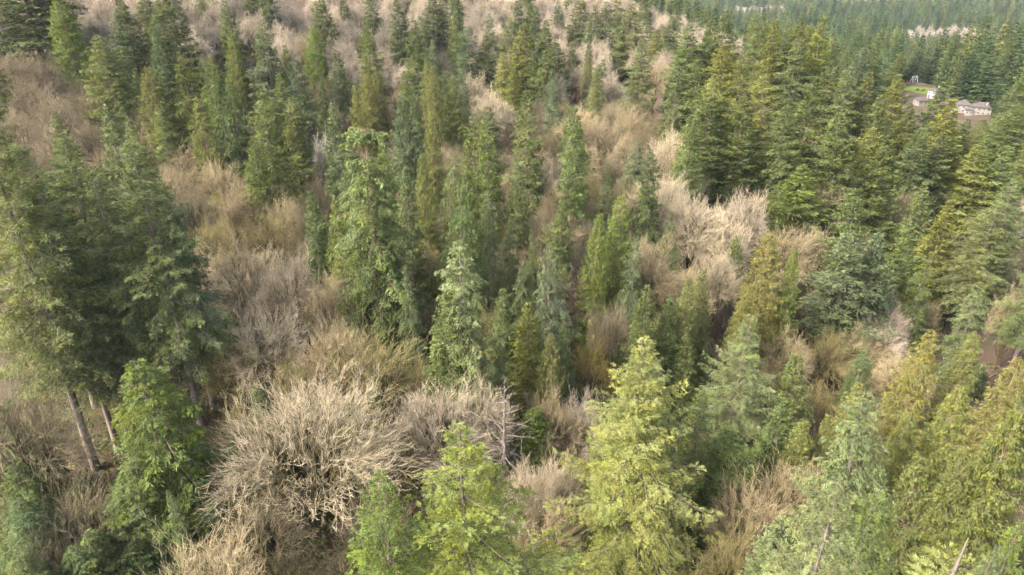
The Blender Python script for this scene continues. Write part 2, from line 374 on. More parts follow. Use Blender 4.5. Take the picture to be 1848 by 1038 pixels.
    crown = mesh(name+'_crown', v, Fc, {'lvl': np.concatenate(LV), 'tone': np.concatenate(TN)}, [M_TWIG], smooth=True)
    return dict(trunk=trunk, crown=crown, H=float(np.percentile(v[:, 2], 99.8)), R=float(np.percentile(np.hypot(v[:, 0], v[:, 1]), 97)))

# ------------------------------------------------------------------ tree kinds (each a few variants; copies share mesh data)
KIND = {}
FAR = dict(nl=4, leaf=(0.50, 0.20), dens=6.2, bl=0.66, hang=0.8)
KIND['F'] = [conifer('fir', 11+i, 34, 6.6, cb=(0.16, 0.24, 0.12, 0.30, 0.18, 0.34, 0.1, 0.2)[i], nb=(230, 200, 250, 210, 180, 220, 240, 170)[i], clump=(0.22, 0.34, 0.18, 0.38, 0.42, 0.28, 0.3, 0.5)[i], top=(48, 42, 52, 44, 36, 48, 34, 40)[i], bot=(-12, -16, -6, -14, -20, -10, -22, -16)[i],
                     sag=(0.22, 0.26, 0.18, 0.24, 0.30, 0.2, 0.34, 0.28)[i], tipup=0.2, pexp=(0.88, 0.80, 0.94, 0.76, 0.72, 0.85, 0.70, 0.8)[i], rand=((0.72, 1.12), (0.6, 1.2), (0.75, 1.1), (0.6, 1.2), (0.5, 1.25), (0.66, 1.15), (0.65, 1.15), (0.45, 1.3))[i], **FAR) for i in range(7)]
KIND['A'] = [conifer('big_fir', 31+i, 37, 8.6, cb=0.14, nb=280, clump=0.36, top=46, bot=-10, sag=0.26, tipup=0.22, dens=10.5, nl=11, leaf=(0.185, 0.058), bl=0.56, hang=0.9, pexp=0.85, rand=(0.6, 1.2)) for i in range(2)]
KIND['N'] = [conifer('tall_fir', 41+i, 40, 8.0, cb=(0.36, 0.31)[i], nb=250, clump=0.28, top=42, bot=-18, sag=0.24, tipup=0.2, dens=8.5, nl=7, leaf=(0.31, 0.105), hang=0.8, pexp=0.80, pend=0.25, dead=14, trunk_r=0.46, bark=M_BARKN, rand=(0.66, 1.14)) for i in range(2)]
KIND['C'] = [conifer('cedar', 51+i, 28, 5.0, cb=0.05, nb=(420, 400, 440)[i], clump=(0.10, 0.16, 0.12)[i], top=38, bot=-28, sag=0.45, tipup=0.40, dens=6.6, nl=5, leaf=(0.36, 0.095), bl=0.46,
                     hang=1.3, hangleaf=1.0, pexp=0.62, pend=0.10, rand=(0.82, 1.08), bark=M_BARKR, bvar=0.08, lop=0.07) for i in range(3)]
KIND['H'] = [conifer('hemlock', 61+i, 22, 4.8, cb=0.05, nb=220, clump=0.24, top=30, bot=-10, sag=0.52, tipup=0.10, dens=10, nl=8, leaf=(0.25, 0.072), bl=0.58, hang=0.9, hangleaf=0.8, pexp=0.75) for i in range(2)]
KIND['S'] = [conifer('mossy_fir', 71+i, 31, 5.4, cb=0.12, nb=200, clump=0.34, top=25, bot=-22, sag=0.35, tipup=0.12, dens=8.5, nl=7, leaf=(0.29, 0.085), bl=0.56, hang=1.1, hangleaf=0.7, rand=(0.55, 1.2), pexp=0.66) for i in range(2)]
KIND['X'] = [conifer('ragged_fir', 81, 40, 7.6, cb=0.14, nb=290, clump=0.34, top=8, bot=-26, sag=0.40, tipup=0.12, dens=9.5, nl=6, leaf=(0.36, 0.125), bl=0.6, hang=1.1, hangleaf=0.8,
                     rand=(0.5, 1.2), pexp=0.62, gap=(-1.45, 0.32, 0.44, 0.60), flat=0.40, bark=M_BARKR, dead=10, trunk_r=0.55)]
KIND['B'] = [conifer('broken_top_fir', 91, 32, 6.6, cb=0.14, nb=220, clump=0.30, top=42, bot=-10, sag=0.26, tipup=0.22, dens=10.5, nl=9, leaf=(0.18, 0.055), bl=0.58, hang=0.6, bare_top=0.085, pexp=0.8, trunk_r=0.5, bark=M_DEAD)]
KIND['W'] = [broadleaf('maple', 101+i, 20, 13, n=((9, 80, 560, 9), (8, 70, 520, 9), (11, 90, 560, 8))[i], hb=(0.2, 0.16, 0.24)[i], up=(0.5, 0.6, 0.45)[i], low=(94, 90, 98)[i], lobes=(0.14, 0.2, 0.17)[i], twig=1.3, tl=1.05) for i in range(3)]
KIND['U'] = [broadleaf('alder', 121+i, 20, 10, n=((9, 80, 520, 9), (8, 70, 500, 9), (10, 90, 540, 9))[i], hb=(0.16, 0.22, 0.14)[i], up=0.75, low=(85, 80, 90)[i], lobes=(0.16, 0.22, 0.18)[i], twig=1.3, tl=1.3) for i in range(3)]
KIND['V'] = [broadleaf('near_maple', 141, 22, 23, n=(15, 150, 900, 9), hb=0.14, up=0.95, low=88, rad=0.34, twig=1.2, tl=1.05, lobes=0.15, rough=0.07)]

LOW = [conifer('low_fir', 201+i, 34, 5.0, cb=0.1, nb=110, clump=0.25, top=48, bot=-12, dens=4.2, nl=2, leaf=(1.15, 0.50), bl=0.62, pexp=0.85, fmat=M_WOODS) for i in range(3)]
LOW.append(conifer('low_cedar', 211, 30, 4.4, cb=0.05, nb=120, top=30, bot=-30, dens=4.2, nl=2, leaf=(1.0, 0.42), bl=0.5, hang=1.0, hangleaf=0.7, pexp=0.66, fmat=M_WOODS))

def plant(kind, variant, name, x, y, H, Rr, rz, colr, label, cat, group=None):
    K = KIND[kind][variant % len(KIND[kind])]
    s = Rr/K['R']; e = empty(name, (x, y, gz(x, y)), rz, (s*(1+0.08*math.sin(rz*7)), s*(1-0.08*math.sin(rz*7)), H/K['H']))
    if kind not in 'XN': e.rotation_euler = (0.035*math.sin(rz*5), 0.035*math.cos(rz*9), rz)
    for part in ('trunk', 'crown'):
        o = bpy.data.objects.new(part, K[part]); col.objects.link(o); o.parent = e; o.color = (*colr, 1)
    return tag(e, label, cat, group)

# what each tree looks like and where it stands
LABELS = [
'broad dark green fir above left of the large upper-left cedar',
'broad fresh green cedar above left of the large upper-left cedar',
'broad dark green fir above right of the large upper-left cedar',
'broad dark green fir left of the upper-left fir group',
'broad olive cedar, largest cedar of the upper left',
'broad blue-green fir right of the large upper-left cedar',
'broad olive cedar below right of the large upper-left cedar',
'olive fir right of the large upper-left cedar',
'broad mid-green fir below the upper-left fir group',
'olive cedar below the upper-left fir group',
'dark green fir below the upper-left fir group',
'mid-green fir below the upper-left fir group',
'broad blue-green fir below left of the lone green cedar',
'dark green fir left of the lone green cedar',
'broad fresh green cedar below the lone green cedar',
'blue-green fir below the lone green cedar',
'broad olive fir below left of the two olive cedars',
'broad mid-green fir below left of the lone green cedar',
'broad olive cedar above right of the tallest left-edge fir',
'broad dark green fir above the lone green cedar',
'broad blue-green fir above left of the tallest left-edge fir',
'tallest right-hand fir of the dark stand at the left edge',
'broad grey-green fir left of the tallest left-edge fir, nearest of two',
'broad grey-green fir left of the tallest left-edge fir, second of two',
'grey-green fir below left of the large upper-left cedar',
'grey-green fir left of the tallest left-edge fir, nearest of two',
'grey-green fir left of the tallest left-edge fir, second of two',
'blue-green fir below right of the tallest left-edge fir',
'broad dark green fir below the upper-left fir group, second of two',
'broad dark green fir below left of the two olive cedars',
'broad dark green fir below the upper-left fir group, nearest of two',
'broad olive fir above the two olive cedars',
'left one of two olive cedars behind the ragged flat-topped fir',
'right one of two olive cedars behind the ragged flat-topped fir',
'broad mid-green fir below the dark top firs',
'broad dark green fir below left of the dark top firs',
'broad blue-green fir below the dark top firs',
'broad dark green fir below right of the dark top firs, nearest of three',
'broad dark green fir below right of the dark top firs, second of three',
'broad blue-green fir below right of the dark top firs',
'broad dark green fir below right of the dark top firs, third of three',
'olive cedar right of the two olive cedars',
'olive cedar below right of the two olive cedars',
'broad olive cedar left of the lone upper-centre fir',
'blue-green fir below right of the two olive cedars',
'broad mid-green fir above the lone upper-centre fir, third of three',
'broad dark green fir left of the wide olive fir, third of three',
'broad sunlit yellow-green fir above the lone upper-centre fir, second of two',
'broad mid-green fir above the lone upper-centre fir, second of three',
'broad sunlit yellow-green fir above left of the lone upper-centre fir',
'broad sunlit yellow-green fir above the lone upper-centre fir, nearest of two',
'broad mid-green fir above the lone upper-centre fir, nearest of three',
'broad dark green fir above the lone upper-centre fir',
'broad blue-green fir left of the wide olive fir',
'broad mid-green fir left of the wide olive fir',
'broad dark green fir left of the wide olive fir, second of three',
'broad dark green fir left of the wide olive fir, nearest of three',
'broad olive fir below the wide olive fir',
'broad mid-green fir below the wide olive fir',
'broad dark green fir below right of the wide olive fir',
'broad sunlit yellow-green fir below right of the wide olive fir',
'bright mid-green fir standing alone above the bare crowns, upper centre',
'mid-green fir left of the lone young blue fir',
'broad dark green fir below left of the wide olive fir',
'small blue-green young fir alone among bare crowns',
'broad mid-green fir below left of the ridge end, second of two',
'mid-green fir below left of the lone upper-centre fir, second of two',
'mid-green fir below left of the lone upper-centre fir, nearest of two',
'slender mid-green fir above the spiky-topped sage fir',
'grey-green fir right of the ragged flat-topped fir',
'broad mid-green fir below left of the ridge end, nearest of two',
'broad mid-green fir below the ridge end, nearest of two',
'broad sunlit yellow-green fir below the ridge end',
'broad mid-green fir below right of the ridge end',
'sunlit yellow-green fir left of the skyline yellow fir',
'broad olive fir left of the skyline yellow fir',
'tall sunlit yellow-green fir on the skyline of the right ridge',
'broad olive fir below the ridge end',
'broad dark green fir below left of the skyline yellow fir',
'broad mid-green fir below the ridge end, second of two',
'broad dark green fir above right of the lone young blue fir',
'broad mid-green fir right of the lone young blue fir',
'broad mid-green fir above left of the fresh green young fir',
'broad sunlit yellow-green fir above left of the fresh green young fir',
'broad mid-green fir above the fresh green young fir',
'broad dark green fir below the skyline yellow fir',
'broad mid-green fir below the skyline yellow fir',
'broad olive fir below right of the skyline yellow fir',
'broad blue-green fir below right of the skyline yellow fir',
'broad dark green fir below left of the far lowland woods',
'broad sunlit yellow-green fir above left of the fir before the house',
'broad mid-green fir left of the fir before the house, second of two',
'broad olive fir left of the fir before the house',
'big sunlit fir directly before the grey-roofed house',
'broad mid-green fir above left of the fir before the house',
'broad mid-green fir above right of the fresh green young fir',
'broad sunlit yellow-green fir right of the fresh green young fir',
'broad mid-green fir below left of the fir before the house',
'broad dark green fir below left of the fir before the house',
'broad sunlit yellow-green fir below right of the fir before the house',
'broad olive fir below left of the fir before the house',
'broad mid-green fir below right of the fir before the house, nearest of three',
'broad olive cedar below the fir before the house',
'broad dark green fir below right of the grey-roofed house',
'broad mid-green fir below right of the fir before the house, second of three',
'broad olive cedar below right of the fir before the house',
'broad mid-green fir left of the fir before the house, nearest of two',
'broad olive cedar below right of the grey-roofed house',
'broad mid-green fir below right of the fir before the house, third of three',
'broad dark green fir below the fir before the house',
'broad mid-green fir below right of the grey-roofed house',
'broad olive fir above right of the large right-edge fir',
'broad mid-green fir above the large right-edge fir',
'fresh green broad young fir below the dark ridge firs',
'broad fresh green fir below left of the fresh green young fir',
'broad dark green fir right of the lone young blue fir',
'mid-green fir right of the lone young blue fir',
'broad dark green fir above the fresh green young fir',
'small sunlit yellow-green hemlock right of the tallest left-edge fir',
'olive fir below left of the ragged flat-topped fir',
'dark green fir left of the ragged flat-topped fir',
'tall ragged fir with flat spreading top and drooping branches, left of centre',
'dark green fir right of the ragged flat-topped fir',
'dark green fir left of the spiky-topped sage fir',
'dark green hemlock below left of the spiky-topped sage fir',
'dark green hemlock below left of the ragged flat-topped fir',
'dark green hemlock above right of the spiky-topped sage fir',
'dark green fir below left of the ragged flat-topped fir',
'mid-green fir left of the ragged flat-topped fir',
'mid-green fir above right of the ragged flat-topped fir',
'mid-green fir left of the bright twin cedars',
'dark green fir above the bright twin cedars',
'dark green fir below the lone upper-centre fir',
'dark green hemlock below left of the broad pale alder clump',
'broad mid-green fir below right of the broad pale alder clump',
'mid-green hemlock above the spiky-topped sage fir',
'slender grey-green fir above right of the spiky-topped sage fir',
'olive cedar right of the ragged flat-topped fir',
'pale sage fir with a thin spiky top at picture centre',
'mid-green fir below the spiky-topped sage fir',
'blue-green fir above left of the yellow-mossed maple',
'slender dark green hemlock right of the spiky-topped sage fir',
'dark green hemlock right of the spiky-topped sage fir',
'shorter left one of the bright green twin cedars right of centre',
'taller of the bright green twin cedars just right of centre',
'slender blue-green fir below right of the bright twin cedars',
'olive fir right of the yellow-mossed maple',
'olive fir left of the yellow-mossed maple',
'olive cedar below left of the yellow-mossed maple',
'olive hemlock above the dead snag',
'broad mid-green fir above the blue-green fir pair',
'wide blue-green fir, left of the close pair right of centre',
'wide blue-green fir, right of the close pair right of centre',
'broad mid-green fir right of the blue-green fir pair',
'broad sunlit yellow-green fir left of the large right-edge fir',
'broad mid-green fir left of the large right-edge fir',
'large fir with bare lower trunk near the right edge',
'broad grey-green fir above right of the large right-edge fir',
'broad grey-green fir below right of the large right-edge fir',
'mid-green fir below right of the blue-green fir pair',
'broad golden olive cedar left of the blue-green fir pair',
'fresh green cedar left of the blue-green fir pair',
'golden olive cedar above the silvery fir',
'olive cedar above left of the silvery fir, nearest of two',
'olive cedar above left of the silvery fir, second of two',
'mid-green fir right of the yellow-mossed maple',
'broad dark green hemlock below left of the broad pale alder clump',
'silvery grey-green fir standing right behind the huge yellow-green fir',
'broad olive cedar below right of the silvery fir',
'golden-olive cedar beside the bare reddish bank, right',
'golden olive cedar right of the golden-olive cedar',
'grey-green fir above right of the golden-olive cedar',
'dark green hemlock left of the golden-olive cedar',
'lime-green hemlock with drooping layers below the tall firs at left',
'small dark green hemlock below the lime-green hemlock, nearest of five',
'small pale sage hemlock left of the big round pale maple',
'small dark green hemlock below the lime-green hemlock, third of five',
'small dark green hemlock below the lime-green hemlock, second of five',
'small mid-green hemlock above right of the big round pale maple, second of three',
'small mid-green hemlock above right of the big round pale maple, third of three',
'broad fresh green fir below left of the bottom-centre lime fir',
'large bright lime-green fir rising from the bottom centre, before the dead snag',
'huge bright yellow-green fir filling the bottom right of centre',
'broad bright yellow fir above left of the huge yellow-green fir',
'drooping grey-green fir with pale mossy branches, lower right',
'olive cedar below right of the drooping grey-green fir',
'golden olive cedar right of the drooping grey-green fir',
'olive cedar above right of the broken-topped fir, second of three',
'olive cedar above right of the broken-topped fir, third of three',
'broad grey-green fir left of the broken-topped fir',
'slender olive cedar left of the drooping grey-green fir',
'bright fir at bottom right with a broken dead stub for a top',
'blue-green fir below right of the broken-topped fir',
'fresh green fir below right of the broken-topped fir',
'small fresh green cedar below right of the dead snag',
'small dark green hemlock below left of the lime-green hemlock, third of seven',
'small dark green hemlock below left of the lime-green hemlock, fourth of seven',
'small dark green hemlock below left of the lime-green hemlock, fifth of seven',
'small dark green hemlock below left of the lime-green hemlock, seventh of seven',
'small dark green hemlock below the lime-green hemlock, fourth of five',
'small dark green hemlock below left of the lime-green hemlock, sixth of seven',
'small dark green hemlock below the lime-green hemlock, fifth of five',
'small dark green hemlock left of the big round pale maple',
'small dark green hemlock above left of the big round pale maple',
'small dark green hemlock below left of the big round pale maple',
'broad mid-green fir right of the huge yellow-green fir',
'broad olive cedar above left of the drooping grey-green fir',
'broad olive cedar left of the drooping grey-green fir',
'broad dark green fir below the silvery fir',
'broad mid-green fir below right of the huge yellow-green fir',
'broad golden olive cedar right of the golden-olive cedar',
'mid-green fir left of the broken-topped fir',
'olive cedar above left of the broken-topped fir',
'olive cedar above right of the broken-topped fir, nearest of three',
'broad dark green fir left of the broken-topped fir',
'dark green hemlock left of the yellow-mossed maple',
'dark green fir below right of the spiky-topped sage fir',
'olive cedar left of the silvery fir',
'broad mid-green fir above the huge yellow-green fir',
'small mid-green hemlock above right of the big round pale maple, nearest of three',
'small dark green hemlock below right of the golden-olive cedar',
'small dark green hemlock right of the golden-olive cedar, second of two',
'small dark green hemlock right of the golden-olive cedar, nearest of two',
'small dark green hemlock below left of the lime-green hemlock, second of seven',
'small dark green hemlock below left of the lime-green hemlock, nearest of seven',
'small dark green hemlock left of the lime-green hemlock',
'small dark green hemlock below right of the lime-green hemlock',
'big round pale leafless maple with mossy limbs, lower left of centre',
'dull brown bare maple left of the lime-green hemlock',
'tan bare maple below left of the big round pale maple',
'pale cream bare maple right of the tallest left-edge fir',
'pinkish grey bare alder below left of the ragged flat-topped fir',
'tan bare maple below left of the ragged flat-topped fir',
'pale cream bare maple above the big round pale maple',
'tan bare alder above the big round pale maple',
'mossy brown bare maple below left of the spiky-topped sage fir, second of two',
'mossy brown bare alder above the big round pale maple',
'mossy brown bare maple above right of the lime-green hemlock',
'pinkish grey bare alder left of the dead snag',
'pale cream bare alder left of the dead snag',
'tan bare alder right of the dead snag',
'pinkish grey bare alder below the yellow-mossed maple',
'pale cream bare alder right of the bottom-centre lime fir',
'pale cream bare alder below right of the dead snag',
'tan bare alder below right of the bottom-centre lime fir',
'tan bare maple below left of the drooping grey-green fir',
'tan bare maple below right of the huge yellow-green fir',
'mossy brown bare maple below right of the huge yellow-green fir',
'yellow-mossed bare maple glowing among dark cedars at centre',
'mossy brown bare maple below right of the spiky-topped sage fir',
'tan bare maple below right of the spiky-topped sage fir',
'dull brown bare maple above the yellow-mossed maple',
'dull brown bare maple above right of the yellow-mossed maple',
'pinkish grey bare alder below the blue-green fir pair',
'tan bare alder above left of the golden-olive cedar',
'pinkish grey bare alder below right of the blue-green fir pair',
'tan bare maple above right of the silvery fir',
'mossy brown bare maple below left of the blue-green fir pair',
'tan bare maple below right of the large right-edge fir',
'tan bare alder left of the golden-olive cedar',
'pale cream bare alder below right of the lone young blue fir',
'broadest pale bare alder clump right of centre, below the dark ridge firs',
'pale cream bare alder right of the broad pale alder clump',
'tan bare alder right of the bright twin cedars',
'pale cream bare alder below right of the broad pale alder clump',
'tan bare alder below the broad pale alder clump',
'tan bare maple below the fresh green young fir',
'dull brown bare maple below the fresh green young fir',
'pinkish grey bare alder right of the broad pale alder clump',
'dull brown bare maple below right of the broad pale alder clump',
'pale cream bare alder below the lone upper-centre fir',
'tan bare maple left of the bright twin cedars, nearest of two',
'tan bare maple left of the bright twin cedars, second of two',
'tan bare alder above left of the bright twin cedars',
'pale cream bare alder right of the lone young blue fir',
'dull brown bare maple below right of the lone young blue fir',
'pale cream bare alder above left of the lone upper-centre fir, nearest of two',
'pale cream bare alder above left of the lone upper-centre fir, second of two',
'tan bare maple below left of the lone upper-centre fir',
'pinkish grey bare alder below the dark top firs',
'pinkish grey bare alder below left of the wide olive fir',
'tan bare alder right of the lone upper-centre fir',
'pinkish grey bare alder below the wide olive fir',
'dull brown bare maple above the lone young blue fir',
'tan bare maple below right of the wide olive fir',
'tan bare alder above the lone young blue fir',
'dull brown bare alder above left of the lone young blue fir',
'pinkish grey bare alder left of the ridge end, second of two',
'dull brown bare maple right of the ragged flat-topped fir',
'dull brown bare maple below right of the two olive cedars',
'tan bare maple above right of the tallest left-edge fir, second of three',
'tan bare maple above right of the tallest left-edge fir, nearest of three',
'tan bare maple above right of the tallest left-edge fir, third of three',
'tan bare maple right of the tallest left-edge fir, second of two',
'dull brown bare maple right of the tallest left-edge fir',
'tan bare maple right of the tallest left-edge fir, nearest of two',
'mossy brown bare maple right of the tallest left-edge fir',
'mossy brown bare maple left of the ragged flat-topped fir',
'tan bare maple left of the ragged flat-topped fir',
'tan bare maple above left of the ragged flat-topped fir',
'whitish bare alder below left of the two olive cedars',
'tan bare maple below right of the large upper-left cedar',
'dull brown bare maple left of the large upper-left cedar, second of three',
'dull brown bare maple below left of the large upper-left cedar, second of five',
'dull brown bare maple below left of the large upper-left cedar, nearest of five',
'dull brown bare maple below left of the large upper-left cedar, fifth of five',
'dull brown bare maple below left of the large upper-left cedar, third of five',
'pinkish grey bare alder above the large upper-left cedar',
'dull brown bare alder above left of the large upper-left cedar',
'pinkish grey bare alder below left of the upper-left fir group',
'dull brown bare maple below left of the upper-left fir group',
'pinkish grey bare alder right of the upper-left fir group',
'pinkish grey bare alder above left of the lone green cedar, nearest of two',
'tan bare alder left of the lone green cedar',
'pinkish grey bare alder right of the lone green cedar, nearest of two',
'pinkish grey bare alder above right of the lone green cedar, nearest of two',
'pinkish grey bare alder right of the lone green cedar, second of two',
'pinkish grey bare alder below left of the dark top firs',
'pinkish grey bare alder above right of the lone green cedar, second of two',
'pinkish grey bare alder above left of the lone green cedar, second of two',
'pinkish grey bare alder right of the dark top firs, nearest of four',
'pinkish grey bare alder right of the dark top firs, second of four',
'pinkish grey bare alder right of the dark top firs, fourth of four',
'pinkish grey bare alder right of the dark top firs, third of four',
'pinkish grey bare alder left of the wide olive fir, second of three',
'pinkish grey bare alder left of the wide olive fir, third of three',
'pinkish grey bare alder left of the wide olive fir, nearest of three',
'pinkish grey bare alder right of the wide olive fir',
'pinkish grey bare alder above left of the ridge end',
'pinkish grey bare alder left of the ridge end, nearest of two',
'pinkish grey bare alder above right of the wide olive fir',
'pinkish grey bare alder left of the dark top firs',
'pinkish grey bare alder above right of the large right-edge fir',
'dull brown bare maple below left of the fir before the house',
'tan bare maple above the blue-green fir pair',
'dull brown bare maple above left of the fresh green young fir',
'dull brown bare maple right of the fresh green young fir',
'pinkish grey bare alder above right of the lone upper-centre fir',
'dull brown bare maple above left of the lone young blue fir',
'tan bare maple below the lone young blue fir',
'mossy brown bare maple below left of the lone young blue fir',
'tan bare maple left of the lone young blue fir',
'dull brown bare maple below the lone upper-centre fir',
'dull brown bare maple above right of the ragged flat-topped fir',
'mossy brown bare maple above left of the spiky-topped sage fir',
'mossy brown bare maple below left of the ragged flat-topped fir',
'dull brown bare maple below the ragged flat-topped fir',
'mossy brown bare maple above right of the spiky-topped sage fir',
'dull brown bare maple below left of the bright twin cedars',
'mossy brown bare maple above right of the yellow-mossed maple',
'tan bare maple above left of the silvery fir',
'dull brown bare maple below left of the blue-green fir pair',
'dull brown bare maple below left of the large right-edge fir',
'dull brown bare maple left of the large right-edge fir',
'dull brown bare maple below right of the large right-edge fir',
'tan bare maple above left of the drooping grey-green fir',
'mossy brown bare maple right of the silvery fir',
'dull brown bare maple below right of the drooping grey-green fir',
'dull brown bare maple above the broken-topped fir',
'mossy brown bare maple below left of the spiky-topped sage fir, nearest of two',
'mossy brown bare maple right of the big round pale maple',
'mossy brown bare maple above left of the big round pale maple',
'dull brown bare maple below left of the lime-green hemlock, nearest of two',
'dull brown bare maple below left of the lime-green hemlock, second of two',
'dull brown bare maple left of the large upper-left cedar, third of three',
'dull brown bare maple left of the large upper-left cedar, nearest of three',
'dull brown bare maple below left of the large upper-left cedar, fourth of five',
'far pinkish grey bare alder left of the upper-left fir group, third of three',
'far pinkish grey bare alder above the lone upper-centre fir, third of four',
'one of the far pinkish grey bare alders left of the ridge end',
'far pinkish grey bare alder below left of the wide olive fir, fourth of four',
'far pinkish grey bare alder below left of the ridge end, third of three',
'one of the far pinkish grey bare alders left of the wide olive fir',
'one of the far pinkish grey bare alders right of the dark top firs',
'far pinkish grey bare alder right of the wide olive fir, nearest of nine',
'far pinkish grey bare alder right of the wide olive fir, seventh of nine',
'far pinkish grey bare alder left of the dark top firs, second of six',
'far pinkish grey bare alder above the lone green cedar',
'far pinkish grey bare alder above right of the large upper-left cedar, second of two',
'far pinkish grey bare alder below right of the wide olive fir, second of five',
'far pinkish grey bare alder below left of the ridge end, second of three',
'far pinkish grey bare alder below right of the dark top firs, fifth of seven',
'far pinkish grey bare alder below left of the dark top firs',
'far pinkish grey bare alder above the two olive cedars, second of three',
'far pinkish grey bare alder above left of the wide olive fir, third of ten',
'far pinkish grey bare alder left of the dark top firs, fifth of six',
'far pinkish grey bare alder left of the dark top firs, third of six',
'far pinkish grey bare alder below right of the ridge end, nearest of four',
'far pinkish grey bare alder above left of the wide olive fir, ninth of ten',
'far pinkish grey bare alder above the large upper-left cedar, third of four',
'far pinkish grey bare alder below left of the ridge end, nearest of three',
'far pinkish grey bare alder above the large upper-left cedar, nearest of four',
'far pinkish grey bare alder above left of the wide olive fir, fifth of ten',
'far pinkish grey bare alder below right of the wide olive fir, fifth of five',
'far pinkish grey bare alder below right of the wide olive fir, third of five',
'far pinkish grey bare alder left of the dark top firs, fourth of six',
'far pinkish grey bare alder right of the wide olive fir, ninth of nine',
'far pinkish grey bare alder above right of the dark top firs, nearest of four',
'far pinkish grey bare alder above right of the dark top firs, third of four',
'far pinkish grey bare alder below right of the ridge end, second of four',
'far pinkish grey bare alder above the dark top firs',
'far pinkish grey bare alder right of the wide olive fir, fifth of nine',
'far pinkish grey bare alder above right of the lone green cedar, second of two',
'far pinkish grey bare alder above the upper-left fir group, nearest of two',
'far pinkish grey bare alder below left of the wide olive fir, second of four',
'far pinkish grey bare alder above left of the wide olive fir, eighth of ten',
'far pinkish grey bare alder right of the wide olive fir, sixth of nine',
'far pinkish grey bare alder right of the upper-left fir group',
'far pinkish grey bare alder above right of the large upper-left cedar, nearest of two',
'far pinkish grey bare alder below left of the wide olive fir, third of four',
'far pinkish grey bare alder above right of the lone green cedar, nearest of two',
'far pinkish grey bare alder left of the dark top firs, sixth of six',
'far pinkish grey bare alder above the wide olive fir, second of five',
'far pinkish grey bare alder above the large upper-left cedar, fourth of four',
'far pinkish grey bare alder above the wide olive fir, fourth of five',
'far pinkish grey bare alder below right of the wide olive fir, nearest of five',
'far pinkish grey bare alder above the upper-left fir group, second of two',
'far pinkish grey bare alder above left of the wide olive fir, nearest of ten',
'far pinkish grey bare alder left of the upper-left fir group, nearest of three',
'far pinkish grey bare alder above left of the large upper-left cedar, third of three',
'far pinkish grey bare alder above left of the wide olive fir, sixth of ten',
'far pinkish grey bare alder above left of the wide olive fir, seventh of ten',
'far pinkish grey bare alder above left of the large upper-left cedar, nearest of three',
'far pinkish grey bare alder below right of the dark top firs, nearest of seven',
'far pinkish grey bare alder above the large upper-left cedar, second of four',
'far pinkish grey bare alder above right of the wide olive fir, third of three',
'far pinkish grey bare alder below right of the ridge end, fourth of four',
'far pinkish grey bare alder below left of the wide olive fir, nearest of four',
'far pinkish grey bare alder below right of the wide olive fir, fourth of five',
'far pinkish grey bare alder left of the large upper-left cedar',
'far pinkish grey bare alder left of the upper-left fir group, second of three',
'far pinkish grey bare alder above left of the wide olive fir, fourth of ten',
'far pinkish grey bare alder above the wide olive fir, third of five',
'far pinkish grey bare alder above the wide olive fir, fifth of five',
'far pinkish grey bare alder below right of the dark top firs, fourth of seven',
'far pinkish grey bare alder right of the wide olive fir, fourth of nine',
'far pinkish grey bare alder above the wide olive fir, nearest of five',
'far pinkish grey bare alder below right of the dark top firs, second of seven',
'far pinkish grey bare alder above the two olive cedars, nearest of three',
'far pinkish grey bare alder below the wide olive fir, second of two',
'far pinkish grey bare alder below right of the dark top firs, sixth of seven',
'far pinkish grey bare alder right of the lone green cedar',
'far pinkish grey bare alder above left of the dark top firs, third of three',
'far pinkish grey bare alder above right of the upper-left fir group',
'far pinkish grey bare alder left of the lone green cedar',
'far pinkish grey bare alder above the lone upper-centre fir, fourth of four',
'far pinkish grey bare alder above right of the dark top firs, fourth of four',
'far pinkish grey bare alder above left of the dark top firs, nearest of three',
'far pinkish grey bare alder above left of the wide olive fir, tenth of ten',
'far pinkish grey bare alder above right of the wide olive fir, nearest of three',
'far pinkish grey bare alder below the ridge end, nearest of two',
'far pinkish grey bare alder above the two olive cedars, third of three',
'far pinkish grey bare alder above left of the upper-left fir group, nearest of three',
'far pinkish grey bare alder below the dark top firs',
'far pinkish grey bare alder right of the wide olive fir, third of nine',
'far pinkish grey bare alder above left of the dark top firs, second of three',
'far pinkish grey bare alder above left of the upper-left fir group, second of three',
'far pinkish grey bare alder above left of the large upper-left cedar, second of three',
'far pinkish grey bare alder right of the wide olive fir, second of nine',
'far pinkish grey bare alder below right of the ridge end, third of four',
'far pinkish grey bare alder below the wide olive fir, nearest of two',
'far pinkish grey bare alder below right of the dark top firs, third of seven',
'far pinkish grey bare alder above right of the two olive cedars',
'far pinkish grey bare alder right of the wide olive fir, eighth of nine',
'far pinkish grey bare alder above left of the upper-left fir group, third of three',
'far pinkish grey bare alder above the lone upper-centre fir, second of four',
'far pinkish grey bare alder above right of the wide olive fir, second of three',
'far pinkish grey bare alder above right of the dark top firs, second of four',
'far pinkish grey bare alder below right of the dark top firs, seventh of seven',
'far pinkish grey bare alder above left of the wide olive fir, second of ten',
'far pinkish grey bare alder left of the dark top firs, nearest of six',
'far pinkish grey bare alder above the lone upper-centre fir, nearest of four',
'far pinkish grey bare alder below the ridge end, second of two',
'far dark green fir above left of the large upper-left cedar, nearest of two',
'far mid-green fir above right of the dark top firs',
'far dark green fir left of the upper-left fir group',
'far mid-green fir above left of the ridge end, second of two',
'far dark green fir above the lone green cedar',
'far dark green fir above left of the ridge end, fifth of five',
'far blue-green fir above left of the wide olive fir',
'far mid-green fir above left of the upper-left fir group',
'far mid-green fir right of the dark top firs, second of four',
'far blue-green fir right of the wide olive fir',
'far dark green fir above right of the wide olive fir, third of four',
'far mid-green fir above left of the wide olive fir, nearest of two',
'far blue-green fir above left of the upper-left fir group',
'far mid-green fir above left of the ridge end, nearest of two',
'far blue-green fir above right of the wide olive fir',
